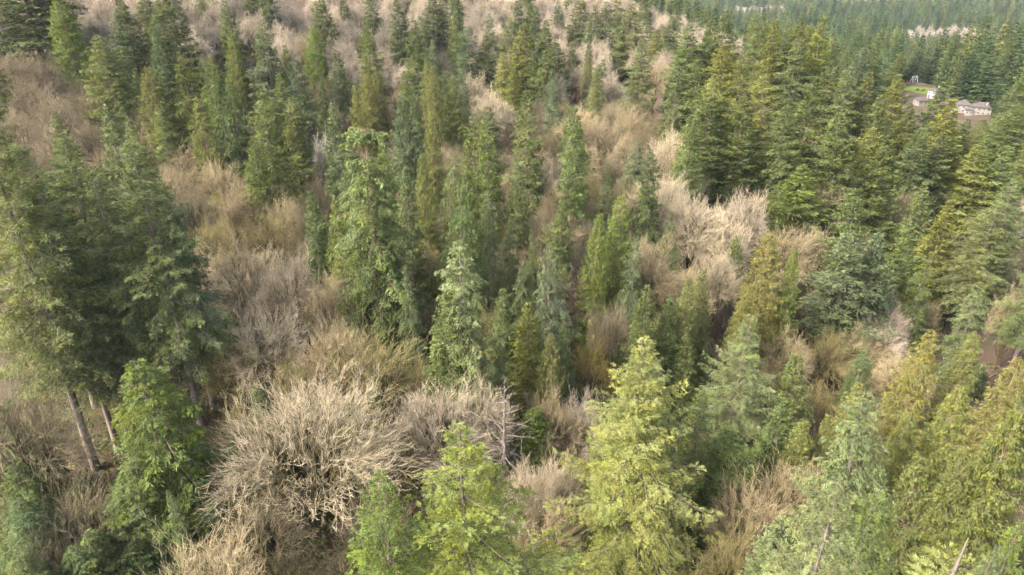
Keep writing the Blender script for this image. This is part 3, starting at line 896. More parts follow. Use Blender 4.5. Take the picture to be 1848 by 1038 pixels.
'far dark green fir above the dark top firs, nearest of two',
'far mid-green fir right of the dark top firs, third of four',
'far blue-green fir right of the dark top firs, nearest of two',
'far dark green fir above right of the wide olive fir, nearest of four',
'far dark green fir right of the dark top firs, second of two',
'far dark green fir above left of the wide olive fir',
'far dark green fir above right of the lone green cedar',
'far dark green fir above right of the wide olive fir, fourth of four',
'far blue-green fir above right of the dark top firs',
'far dark green fir above right of the dark top firs',
'far dark green fir above left of the ridge end, second of five',
'far dark green fir above right of the wide olive fir, second of four',
'far mid-green fir above left of the wide olive fir, second of two',
'far dark green fir above left of the upper-left fir group',
'far mid-green fir right of the dark top firs, fourth of four',
'far mid-green fir above left of the dark top firs',
'far dark green fir above left of the ridge end, nearest of five',
'far dark green fir above right of the upper-left fir group, nearest of three',
'far dark green fir below left of the dark top firs',
'far mid-green fir above the large upper-left cedar',
'far dark green fir above left of the large upper-left cedar, second of two',
'far dark green fir above the dark top firs, second of two',
'far dark green fir above left of the ridge end, third of five',
'far dark green fir above left of the ridge end, fourth of five',
'far mid-green fir right of the dark top firs, nearest of four',
'far blue-green fir above the ridge end',
'far blue-green fir right of the dark top firs, second of two',
'far dark green fir above right of the upper-left fir group, second of three',
'far blue-green fir above the wide olive fir',
'far dark green fir left of the dark top firs',
'far dark green fir above right of the upper-left fir group, third of three',
'far dark green fir right of the dark top firs, nearest of two',
'far dark green fir left of the wide olive fir',
'olive fir above left of the skyline yellow fir, second of two',
'mid-green fir right of the grey-roofed house',
'mid-green fir above right of the grey-roofed house, nearest of two',
'dark green fir above left of the skyline yellow fir, third of three',
'olive cedar above left of the skyline yellow fir, nearest of two',
'olive fir above left of the skyline yellow fir, nearest of two',
'olive cedar left of the skyline yellow fir',
'mid-green fir above left of the skyline yellow fir, nearest of five',
'sunlit yellow-green fir above left of the skyline yellow fir',
'mid-green fir left of the skyline yellow fir, nearest of four',
'sunlit yellow-green fir right of the grey-roofed house',
'mid-green fir right of the ridge end',
'mid-green fir left of the skyline yellow fir, third of four',
'olive cedar above left of the skyline yellow fir, second of two',
'dark green fir right of the grey-roofed house',
'mid-green fir above right of the grey-roofed house, second of two',
'dark green fir above left of the skyline yellow fir, nearest of three',
'dark green fir above left of the skyline yellow fir, second of three',
'olive cedar right of the ridge end, second of two',
'sunlit yellow-green fir right of the ridge end',
'mid-green fir left of the skyline yellow fir, fourth of four',
'mid-green fir left of the skyline yellow fir, second of four',
'dark green fir above right of the grey-roofed house, nearest of two',
'dark green fir right of the ridge end, third of three',
'mid-green fir above left of the skyline yellow fir, fourth of five',
'mid-green fir above left of the skyline yellow fir, second of five',
'mid-green fir above left of the skyline yellow fir, third of five',
'mid-green fir above left of the skyline yellow fir, fifth of five',
'dark green fir above right of the grey-roofed house, second of two',
'olive fir right of the ridge end',
'olive cedar right of the ridge end, nearest of two',
'mid-green fir below left of the skyline yellow fir',
'olive fir right of the grey-roofed house',
'dark green fir right of the ridge end, second of three',
'dark green fir right of the ridge end, nearest of three',
'olive cedar right of the grey-roofed house',
'distant mid-green fir below the far lowland woods, nearest of three',
'distant mid-green fir below left of the far lowland woods, second of two',
'distant blue-green fir below left of the far lowland woods, second of two',
'distant blue-green fir left of the skyline yellow fir, third of three',
'distant mid-green fir above right of the grey-roofed house, nearest of nine',
'distant mid-green fir below right of the far lowland woods, fifth of five',
'distant mid-green fir right of the skyline yellow fir, fourth of seven',
'distant olive cedar left of the far lowland woods',
'distant dark green fir below right of the far lowland woods, second of two',
'distant dark green fir below the far lowland woods, second of two',
'distant olive cedar right of the skyline yellow fir, second of two',
'distant blue-green fir below right of the ridge end, fourth of five',
'distant olive fir above right of the grey-roofed house, second of two',
'distant mid-green fir above right of the grey-roofed house, seventh of nine',
'distant dark green fir above right of the grey-roofed house, third of five',
'distant blue-green fir above the grey-roofed house',
'distant mid-green fir below left of the ridge end, second of two',
'distant dark green fir below right of the ridge end, third of three',
'distant dark green fir above right of the skyline yellow fir',
'distant blue-green fir right of the ridge end',
'distant blue-green fir below right of the far lowland woods',
'distant mid-green fir right of the skyline yellow fir, nearest of seven',
'distant blue-green fir below right of the ridge end, fifth of five',
'distant mid-green fir right of the ridge end, nearest of two',
'distant dark green fir left of the skyline yellow fir, fourth of four',
'distant mid-green fir right of the far lowland woods, nearest of three',
'distant dark green fir above right of the grey-roofed house, fourth of five',
'distant olive cedar below right of the ridge end',
'distant olive cedar right of the ridge end, nearest of two',
'distant mid-green fir right of the skyline yellow fir, sixth of seven',
'distant dark green fir left of the skyline yellow fir, second of four',
'distant olive cedar above left of the skyline yellow fir',
'distant olive fir left of the far lowland woods, nearest of two',
'distant dark green fir left of the skyline yellow fir, third of four',
'distant mid-green fir left of the skyline yellow fir, third of six',
'distant mid-green fir above right of the grey-roofed house, sixth of nine',
'distant dark green fir below left of the far lowland woods, third of three',
'distant mid-green fir above the grey-roofed house, nearest of six',
'distant dark green fir below left of the far lowland woods, second of three',
'distant mid-green fir below left of the ridge end, nearest of two',
'distant olive cedar above right of the grey-roofed house, second of two',
'distant mid-green fir above the grey-roofed house, fifth of six',
'distant blue-green fir below right of the ridge end, nearest of five',
'distant mid-green fir right of the skyline yellow fir, fifth of seven',
'distant olive cedar below the far lowland woods',
'distant dark green fir right of the skyline yellow fir',
'distant dark green fir above left of the skyline yellow fir, second of two',
'distant blue-green fir right of the skyline yellow fir',
'distant olive cedar left of the skyline yellow fir',
'distant olive fir right of the skyline yellow fir',
'distant mid-green fir below the far lowland woods, third of three',
'distant olive cedar below right of the far lowland woods',
'distant mid-green fir above the grey-roofed house, fourth of six',
'distant dark green fir above the grey-roofed house, third of three',
'distant mid-green fir above right of the grey-roofed house, fourth of nine',
'distant olive cedar right of the far lowland woods',
'distant mid-green fir above the grey-roofed house, second of six',
'distant olive cedar below left of the skyline yellow fir',
'distant mid-green fir above right of the grey-roofed house, eighth of nine',
'distant mid-green fir below right of the far lowland woods, third of five',
'distant mid-green fir right of the skyline yellow fir, seventh of seven',
'distant dark green fir below the far lowland woods, nearest of two',
'distant dark green fir above the grey-roofed house, nearest of three',
'distant mid-green fir right of the skyline yellow fir, second of seven',
'distant mid-green fir left of the skyline yellow fir, nearest of six',
'distant dark green fir below the ridge end, second of two',
'distant dark green fir above the skyline yellow fir',
'distant olive fir left of the far lowland woods, second of two',
'distant blue-green fir below right of the ridge end, third of five',
'distant mid-green fir right of the far lowland woods, second of three',
'distant dark green fir below right of the ridge end, nearest of three',
'distant blue-green fir left of the skyline yellow fir, second of three',
'distant mid-green fir above right of the grey-roofed house, ninth of nine',
'distant mid-green fir above right of the grey-roofed house, third of nine',
'distant mid-green fir above right of the skyline yellow fir, nearest of two',
'distant mid-green fir below right of the skyline yellow fir, second of two',
'distant olive fir below the far lowland woods, third of three',
'distant mid-green fir right of the far lowland woods, third of three',
'distant mid-green fir left of the skyline yellow fir, fifth of six',
'distant olive fir below right of the skyline yellow fir',
'distant dark green fir above left of the skyline yellow fir, nearest of two',
'distant blue-green fir below right of the ridge end, second of five',
'distant mid-green fir left of the skyline yellow fir, second of six',
'distant olive fir below right of the ridge end',
'distant mid-green fir below the far lowland woods, second of three',
'distant mid-green fir left of the skyline yellow fir, sixth of six',
'distant dark green fir below left of the far lowland woods, nearest of three',
'distant olive cedar above right of the skyline yellow fir',
'distant olive fir above right of the grey-roofed house, nearest of two',
'distant mid-green fir below right of the ridge end, fourth of four',
'distant dark green fir below the ridge end, nearest of two',
'distant mid-green fir below the ridge end',
'distant mid-green fir right of the ridge end, second of two',
'distant olive cedar above right of the grey-roofed house, nearest of two',
'distant blue-green fir above the skyline yellow fir',
'distant mid-green fir right of the skyline yellow fir, third of seven',
'distant olive cedar right of the skyline yellow fir, nearest of two',
'distant olive fir below left of the skyline yellow fir',
'distant dark green fir right of the far lowland woods, second of two',
'distant mid-green fir below right of the skyline yellow fir, nearest of two',
'distant dark green fir below right of the ridge end, second of three',
'distant mid-green fir below right of the far lowland woods, nearest of five',
'distant olive cedar above right of the ridge end',
'distant mid-green fir below right of the ridge end, nearest of four',
'distant mid-green fir below right of the far lowland woods, fourth of five',
'distant mid-green fir below left of the skyline yellow fir',
'distant dark green fir below right of the far lowland woods, nearest of two',
'distant mid-green fir below right of the far lowland woods, second of five',
'distant olive cedar right of the ridge end, second of two',
'distant mid-green fir above the grey-roofed house, sixth of six',
'distant dark green fir right of the far lowland woods, nearest of two',
'distant dark green fir right of the ridge end',
'distant dark green fir above the grey-roofed house, second of three',
'distant dark green fir above right of the grey-roofed house, nearest of five',
'distant olive fir below the far lowland woods, nearest of three',
'distant blue-green fir right of the far lowland woods',
'distant mid-green fir above right of the skyline yellow fir, second of two',
'distant blue-green fir below left of the far lowland woods, nearest of two',
'distant mid-green fir below right of the ridge end, second of four',
'distant dark green fir above right of the grey-roofed house, fifth of five',
'distant olive fir below the far lowland woods, second of three',
'distant mid-green fir left of the skyline yellow fir, fourth of six',
'distant blue-green fir left of the skyline yellow fir, nearest of three',
'distant mid-green fir below left of the far lowland woods, nearest of two',
'distant mid-green fir above the grey-roofed house, third of six',
'distant dark green fir above right of the grey-roofed house, second of five',
'distant mid-green fir below right of the ridge end, third of four',
'distant mid-green fir above right of the grey-roofed house, second of nine',
'distant mid-green fir above right of the grey-roofed house, fifth of nine',
'distant dark green fir left of the skyline yellow fir, nearest of four',
'narrow mid-green fir left of the large upper-left cedar',
'narrow dark green fir below right of the upper-left fir group',
'narrow dark green fir right of the lone green cedar',
'narrow blue-green fir below right of the dark top firs',
'narrow mid-green fir below right of the large upper-left cedar, nearest of two',
'narrow mid-green fir below left of the lone green cedar, fourth of four',
'narrow olive cedar below the upper-left fir group',
'narrow olive cedar below left of the large upper-left cedar',
'narrow mid-green fir above the lone upper-centre fir',
'narrow blue-green fir above right of the lone upper-centre fir',
'narrow mid-green fir above right of the lone green cedar',
'narrow dark green fir right of the two olive cedars',
'narrow mid-green fir above right of the two olive cedars',
'narrow blue-green fir below the dark top firs, nearest of two',
'narrow dark green fir above right of the lone upper-centre fir',
'narrow mid-green fir below the dark top firs',
'narrow dark green fir above left of the lone upper-centre fir',
'narrow dark green fir below left of the lone upper-centre fir',
'narrow mid-green fir left of the lone green cedar',
'narrow dark green fir below the two olive cedars',
'narrow olive fir above left of the two olive cedars',
'narrow olive fir below left of the large upper-left cedar',
'narrow dark green fir below left of the ridge end',
'narrow mid-green fir below left of the lone green cedar, nearest of four',
'narrow blue-green fir above the lone upper-centre fir',
'narrow dark green fir right of the lone upper-centre fir',
'narrow mid-green fir below left of the lone green cedar, third of four',
'narrow mid-green fir below right of the large upper-left cedar, second of two',
'narrow dark green fir above left of the tallest left-edge fir',
'narrow mid-green fir below left of the wide olive fir',
'narrow dark green fir below left of the large upper-left cedar',
'narrow dark green fir below the lone green cedar',
'narrow mid-green fir right of the large upper-left cedar',
'narrow olive cedar below left of the wide olive fir, nearest of two',
'narrow mid-green fir below left of the lone green cedar, second of four',
'narrow olive cedar below left of the wide olive fir, second of two',
'narrow mid-green fir below left of the two olive cedars',
'narrow dark green fir below left of the wide olive fir',
'narrow blue-green fir below the dark top firs, second of two',
'narrow dark green fir right of the lone young blue fir',
'narrow olive cedar below the dark top firs',
'narrow blue-green fir below left of the wide olive fir',
'small dull brown understorey maple above left of the lone upper-centre fir, nearest of two',
'small tan understorey maple above the broad pale alder clump, nearest of two',
'small mossy dark understorey maple right of the lone upper-centre fir, second of two',
'small dull brown understorey maple below left of the lone upper-centre fir, nearest of four',
'small tan understorey maple above left of the blue-green fir pair',
'small mossy dark understorey maple above left of the fresh green young fir, nearest of two',
'small mossy dark understorey maple left of the fresh green young fir, second of two',
'small mossy dark understorey maple below right of the lone young blue fir',
'small dull brown understorey maple above left of the golden-olive cedar',
'small tan understorey maple below left of the lone green cedar, second of two',
'small dull brown understorey maple below left of the large upper-left cedar, nearest of three',
'small mossy dark understorey maple below the tallest left-edge fir, second of two',
'small dull brown understorey maple left of the large upper-left cedar, third of three',
'small dull brown understorey maple below the tallest left-edge fir',
'small mossy dark understorey maple below right of the large right-edge fir',
'small tan understorey maple below the skyline yellow fir',
'small mossy dark understorey maple above left of the large upper-left cedar, nearest of two',
'small tan understorey maple above left of the lone upper-centre fir, nearest of two',
'small dull brown understorey maple left of the lone upper-centre fir, second of three',
'small dull brown understorey maple below the lone upper-centre fir, nearest of three',
'small dull brown understorey maple right of the two olive cedars, second of two',
'small mossy dark understorey maple above right of the silvery fir',
'small tan understorey maple below left of the lone upper-centre fir, second of two',
'small dull brown understorey maple right of the lone upper-centre fir',
'small tan understorey maple below right of the ridge end',
'small dull brown understorey maple left of the lone upper-centre fir, third of three',
'small dull brown understorey maple below the skyline yellow fir, nearest of two',
'small mossy dark understorey maple above right of the tallest left-edge fir, nearest of two',
'small dull brown understorey maple left of the tallest left-edge fir, nearest of two',
'small dull brown understorey maple below right of the two olive cedars',
'small mossy dark understorey maple left of the fresh green young fir, nearest of two',
'small mossy dark understorey maple left of the ragged flat-topped fir, second of two',
'small mossy dark understorey maple above right of the blue-green fir pair, nearest of two',
'small tan understorey maple below right of the lone young blue fir',
'small tan understorey maple below left of the two olive cedars, second of two',
'small tan understorey maple below left of the lone green cedar, nearest of two',
'small dull brown understorey maple below the skyline yellow fir, second of two',
'small mossy dark understorey maple below the skyline yellow fir, second of two',
'small dull brown understorey maple above the lone young blue fir, second of three',
'small tan understorey maple above the lone young blue fir',
'small tan understorey maple above the broad pale alder clump, second of two',
'small mossy dark understorey maple left of the two olive cedars, second of two',
'small mossy dark understorey maple above right of the lone young blue fir, nearest of four',
'small dull brown understorey maple below the ridge end',
'small mossy dark understorey maple above left of the ragged flat-topped fir, second of two',
'small dull brown understorey maple above right of the lone upper-centre fir, nearest of two',
'small dull brown understorey maple above left of the ragged flat-topped fir, second of two',
'small mossy dark understorey maple left of the large upper-left cedar, second of two',
'small dull brown understorey maple above left of the fresh green young fir',
'small mossy dark understorey maple above left of the lone young blue fir',
'small dull brown understorey maple above right of the spiky-topped sage fir',
'small tan understorey maple above right of the lone young blue fir',
'small tan understorey maple above left of the tallest left-edge fir',
'small dull brown understorey maple below the lone upper-centre fir, third of three',
'small dull brown understorey maple below the upper-left fir group, second of three',
'small dull brown understorey maple below left of the big round pale maple',
'small dull brown understorey maple above left of the bright twin cedars, nearest of two',
'small dull brown understorey maple below right of the lone upper-centre fir, second of two',
'small dull brown understorey maple below right of the ridge end',
'small dull brown understorey maple below left of the lone young blue fir',
'small dull brown understorey maple right of the golden-olive cedar',
'small dull brown understorey maple above the blue-green fir pair',
'small mossy dark understorey maple left of the ragged flat-topped fir, nearest of two',
'small dull brown understorey maple above left of the lone young blue fir, second of two',
'small dull brown understorey maple below the broad pale alder clump',
'small mossy dark understorey maple right of the ragged flat-topped fir',
'small dull brown understorey maple left of the tallest left-edge fir, second of two',
'small dull brown understorey maple below left of the large upper-left cedar, second of three',
'small dull brown understorey maple above right of the bright twin cedars',
'small mossy dark understorey maple below the tallest left-edge fir, nearest of two',
'small mossy dark understorey maple above the lone upper-centre fir',
'small mossy dark understorey maple below left of the large upper-left cedar',
'small mossy dark understorey maple above right of the fresh green young fir',
'small mossy dark understorey maple below the lone green cedar',
'small dull brown understorey maple above left of the lone upper-centre fir, second of two',
'small tan understorey maple left of the tallest left-edge fir',
'small dull brown understorey maple below left of the large upper-left cedar, third of three',
'small dull brown understorey maple above the lone young blue fir, nearest of three',
'small mossy dark understorey maple above right of the lone young blue fir, second of four',
'small dull brown understorey maple left of the large upper-left cedar, nearest of three',
'small dull brown understorey maple below left of the tallest left-edge fir, second of two',
'small dull brown understorey maple below right of the large upper-left cedar, nearest of three',
'small tan understorey maple above the two olive cedars',
'small mossy dark understorey maple above right of the ragged flat-topped fir',
'small mossy dark understorey maple right of the broad pale alder clump',
'small dull brown understorey maple right of the lone young blue fir, nearest of two',
'small dull brown understorey maple above the ragged flat-topped fir',
'small tan understorey maple above right of the fresh green young fir',
'small mossy dark understorey maple above right of the tallest left-edge fir, second of two',
'small tan understorey maple below the lone green cedar',
'small tan understorey maple below left of the lone upper-centre fir, nearest of two',
'small dull brown understorey maple above the lone young blue fir, third of three',
'small mossy dark understorey maple right of the large upper-left cedar',
'small mossy dark understorey maple left of the bright twin cedars, nearest of two',
'small tan understorey maple right of the two olive cedars',
'small tan understorey maple below the two olive cedars',
'small tan understorey maple left of the lone upper-centre fir, second of two',
'small mossy dark understorey maple right of the tallest left-edge fir',
'small mossy dark understorey maple above the big round pale maple, nearest of two',
'small dull brown understorey maple above right of the broad pale alder clump',
'small dull brown understorey maple below the large upper-left cedar, nearest of two',
'small dull brown understorey maple below left of the lone upper-centre fir, fourth of four',
'small mossy dark understorey maple above right of the lone upper-centre fir, second of two',
'small mossy dark understorey maple above the lone young blue fir, third of three',
'small mossy dark understorey maple below right of the tallest left-edge fir, nearest of two',
'small mossy dark understorey maple left of the huge yellow-green fir',
'small dull brown understorey maple right of the large upper-left cedar, second of two',
'small dull brown understorey maple above the lime-green hemlock',
'small dull brown understorey maple below the upper-left fir group, third of three',
'small mossy dark understorey maple above left of the two olive cedars',
'small mossy dark understorey maple below the ridge end, nearest of two',
'small mossy dark understorey maple above the fresh green young fir, second of two',
'small dull brown understorey maple above the lone upper-centre fir, second of two',
'small mossy dark understorey maple left of the bright twin cedars, second of two',
'small tan understorey maple below the tallest left-edge fir',
'small dull brown understorey maple below the upper-left fir group, nearest of three',
'small dull brown understorey maple above right of the lone young blue fir',
'small dull brown understorey maple below left of the lone upper-centre fir, third of four',
'small tan understorey maple above right of the broad pale alder clump',
'small dull brown understorey maple above the fresh green young fir, second of three',
'small dull brown understorey maple below right of the bottom-centre lime fir',
'small dull brown understorey maple below left of the lone upper-centre fir, second of four',
'small mossy dark understorey maple below left of the lone upper-centre fir',
'small mossy dark understorey maple left of the spiky-topped sage fir',
'small dull brown understorey maple below left of the tallest left-edge fir, nearest of two',
'small dull brown understorey maple left of the bottom-centre lime fir',
'small mossy dark understorey maple below left of the tallest left-edge fir',
'small mossy dark understorey maple above the big round pale maple, second of two',
'small dull brown understorey maple below right of the lone upper-centre fir, nearest of two',
'small dull brown understorey maple below the lone green cedar, second of two',
'small dull brown understorey maple left of the two olive cedars',
'small mossy dark understorey maple left of the silvery fir',
'small tan understorey maple below right of the tallest left-edge fir',
'small tan understorey maple below the fresh green young fir',
'small dull brown understorey maple above right of the lone upper-centre fir, second of two',
'small mossy dark understorey maple left of the lone young blue fir',
'small tan understorey maple right of the blue-green fir pair',
'small tan understorey maple above right of the blue-green fir pair',
'small mossy dark understorey maple right of the fresh green young fir, third of three',
'small tan understorey maple right of the tallest left-edge fir, nearest of two',
'small mossy dark understorey maple right of the lone upper-centre fir, nearest of two',
'small dull brown understorey maple above left of the ragged flat-topped fir, nearest of two',
'small mossy dark understorey maple above the tallest left-edge fir',
'small tan understorey maple right of the fresh green young fir',
'small mossy dark understorey maple left of the tallest left-edge fir',
'small dull brown understorey maple below the lone upper-centre fir, second of three',
'small mossy dark understorey maple below right of the blue-green fir pair',
'small dull brown understorey maple left of the large upper-left cedar, second of three',
'small dull brown understorey maple above left of the bright twin cedars, second of two',
'small dull brown understorey maple below right of the large upper-left cedar, third of three',
'small mossy dark understorey maple below the upper-left fir group, nearest of two',
'small tan understorey maple below the silvery fir',
'small dull brown understorey maple below the lone green cedar, nearest of two',
'small tan understorey maple left of the lone upper-centre fir, nearest of two',
'small mossy dark understorey maple below right of the golden-olive cedar',
'small tan understorey maple below the huge yellow-green fir',
'small dull brown understorey maple right of the large upper-left cedar, nearest of two',
'small dull brown understorey maple above the fresh green young fir, third of three',
'small mossy dark understorey maple below the big round pale maple',
'small dull brown understorey maple above the fresh green young fir, nearest of three',
'small mossy dark understorey maple above the ragged flat-topped fir',
'small mossy dark understorey maple above the spiky-topped sage fir',
'small dull brown understorey maple right of the lone young blue fir, second of two',
'small mossy dark understorey maple right of the fresh green young fir, second of three',
'small tan understorey maple right of the tallest left-edge fir, second of two',
'small tan understorey maple above the fresh green young fir',
'small mossy dark understorey maple right of the lone young blue fir',
'small mossy dark understorey maple below right of the large upper-left cedar, nearest of four',
'small mossy dark understorey maple right of the two olive cedars',
'small dull brown understorey maple below right of the big round pale maple',
'small mossy dark understorey maple above right of the huge yellow-green fir',
'small dull brown understorey maple above left of the tallest left-edge fir',
'small tan understorey maple below the ridge end',
'small mossy dark understorey maple left of the golden-olive cedar',
'small tan understorey maple above right of the large upper-left cedar',
'small mossy dark understorey maple above left of the ragged flat-topped fir, nearest of two',
'small dull brown understorey maple right of the huge yellow-green fir',
'small dull brown understorey maple above the lone upper-centre fir, nearest of two',
'small dull brown understorey maple below right of the large upper-left cedar, second of three',
'small dull brown understorey maple below left of the large right-edge fir',
'small mossy dark understorey maple above left of the large upper-left cedar, second of two',
'small dull brown understorey maple below left of the golden-olive cedar',
'small mossy dark understorey maple below the skyline yellow fir, nearest of two',
'small mossy dark understorey maple below right of the tallest left-edge fir, second of two',
'small mossy dark understorey maple below right of the large upper-left cedar, second of four',
'small tan understorey maple below left of the skyline yellow fir',
'small tan understorey maple below the large upper-left cedar, nearest of two',
'small tan understorey maple below right of the two olive cedars',
'small tan understorey maple above left of the lone upper-centre fir, second of two',
'small tan understorey maple below the large upper-left cedar, second of two',
'small mossy dark understorey maple below right of the large upper-left cedar, fourth of four',
'small mossy dark understorey maple below the lone young blue fir',
'small tan understorey maple above the tallest left-edge fir',
'small dull brown understorey maple above the broad pale alder clump',
'small dull brown understorey maple above left of the lone young blue fir, nearest of two',
'small mossy dark understorey maple below the upper-left fir group, second of two',
'small mossy dark understorey maple right of the fresh green young fir, nearest of three',
'small mossy dark understorey maple right of the silvery fir',
'small mossy dark understorey maple above left of the fresh green young fir, second of two',
'small mossy dark understorey maple above left of the blue-green fir pair',
'small dull brown understorey maple below left of the lone green cedar, second of two',
'small dull brown understorey maple above the bright twin cedars',
'small mossy dark understorey maple above right of the lone young blue fir, third of four',
'small dull brown understorey maple left of the lone young blue fir',
'small mossy dark understorey maple above right of the lone young blue fir, fourth of four',
'small mossy dark understorey maple below left of the ridge end',
'small dull brown understorey maple below the large upper-left cedar, second of two',
'small mossy dark understorey maple below left of the blue-green fir pair',
'small mossy dark understorey maple left of the two olive cedars, nearest of two',
'small mossy dark understorey maple below left of the lone green cedar',
'small mossy dark understorey maple below the ridge end, second of two',
'small dull brown understorey maple left of the lone upper-centre fir, nearest of three',
'small mossy dark understorey maple left of the large upper-left cedar, nearest of two',
'small dull brown understorey maple above right of the bottom-centre lime fir',
'small tan understorey maple right of the lone upper-centre fir',
'small dull brown understorey maple below the two olive cedars',
'small mossy dark understorey maple below right of the two olive cedars',
'small tan understorey maple below left of the two olive cedars, nearest of two',
'small mossy dark understorey maple above right of the lone upper-centre fir, nearest of two',
'small dull brown understorey maple left of the fresh green young fir',
'small dull brown understorey maple below left of the two olive cedars',
'small dull brown understorey maple left of the ragged flat-topped fir',
'small mossy dark understorey maple below right of the large upper-left cedar, third of four',
'small mossy dark understorey maple above right of the blue-green fir pair, second of two',
'small mossy dark understorey maple above the fresh green young fir, nearest of two',
'small dull brown understorey maple right of the two olive cedars, nearest of two',
'small mossy dark understorey maple below left of the upper-left fir group',
'small mossy dark understorey maple above the lone young blue fir, nearest of three',
'small dull brown understorey maple below left of the lone green cedar, nearest of two',
'small mossy dark understorey maple above the lone young blue fir, second of three',
]
GROUPS = [
'firs of the forest',
'cedars of the forest',
'hemlocks of the forest',
'leafless maples',
'leafless alders',
'alder thicket along the top, pinkish grey',
'far pinkish grey bare alders left of the ridge end',
'far pinkish grey bare alders left of the wide olive fir',
'far pinkish grey bare alders right of the dark top firs',
'firs in the alder thicket along the top, dark green',
'firs in the alder thicket along the top, mid-green',
'firs in the alder thicket along the top, blue-green',
'stand on the slope round the houses, olive',
'stand on the slope round the houses, mid-green',
'stand on the slope round the houses, dark green',
'stand on the slope round the houses, sunlit yellow-green',
'trees of the lowland beyond the ridge, mid-green',
'trees of the lowland beyond the ridge, blue-green',
'trees of the lowland beyond the ridge, olive',
'trees of the lowland beyond the ridge, dark green',
'narrow conifers between the bare crowns, mid-green',
'narrow conifers between the bare crowns, dark green',
'narrow conifers between the bare crowns, blue-green',
'narrow conifers between the bare crowns, olive',
'understorey maples, dull brown',
'understorey maples, tan',
'understorey maples, mossy dark',
]
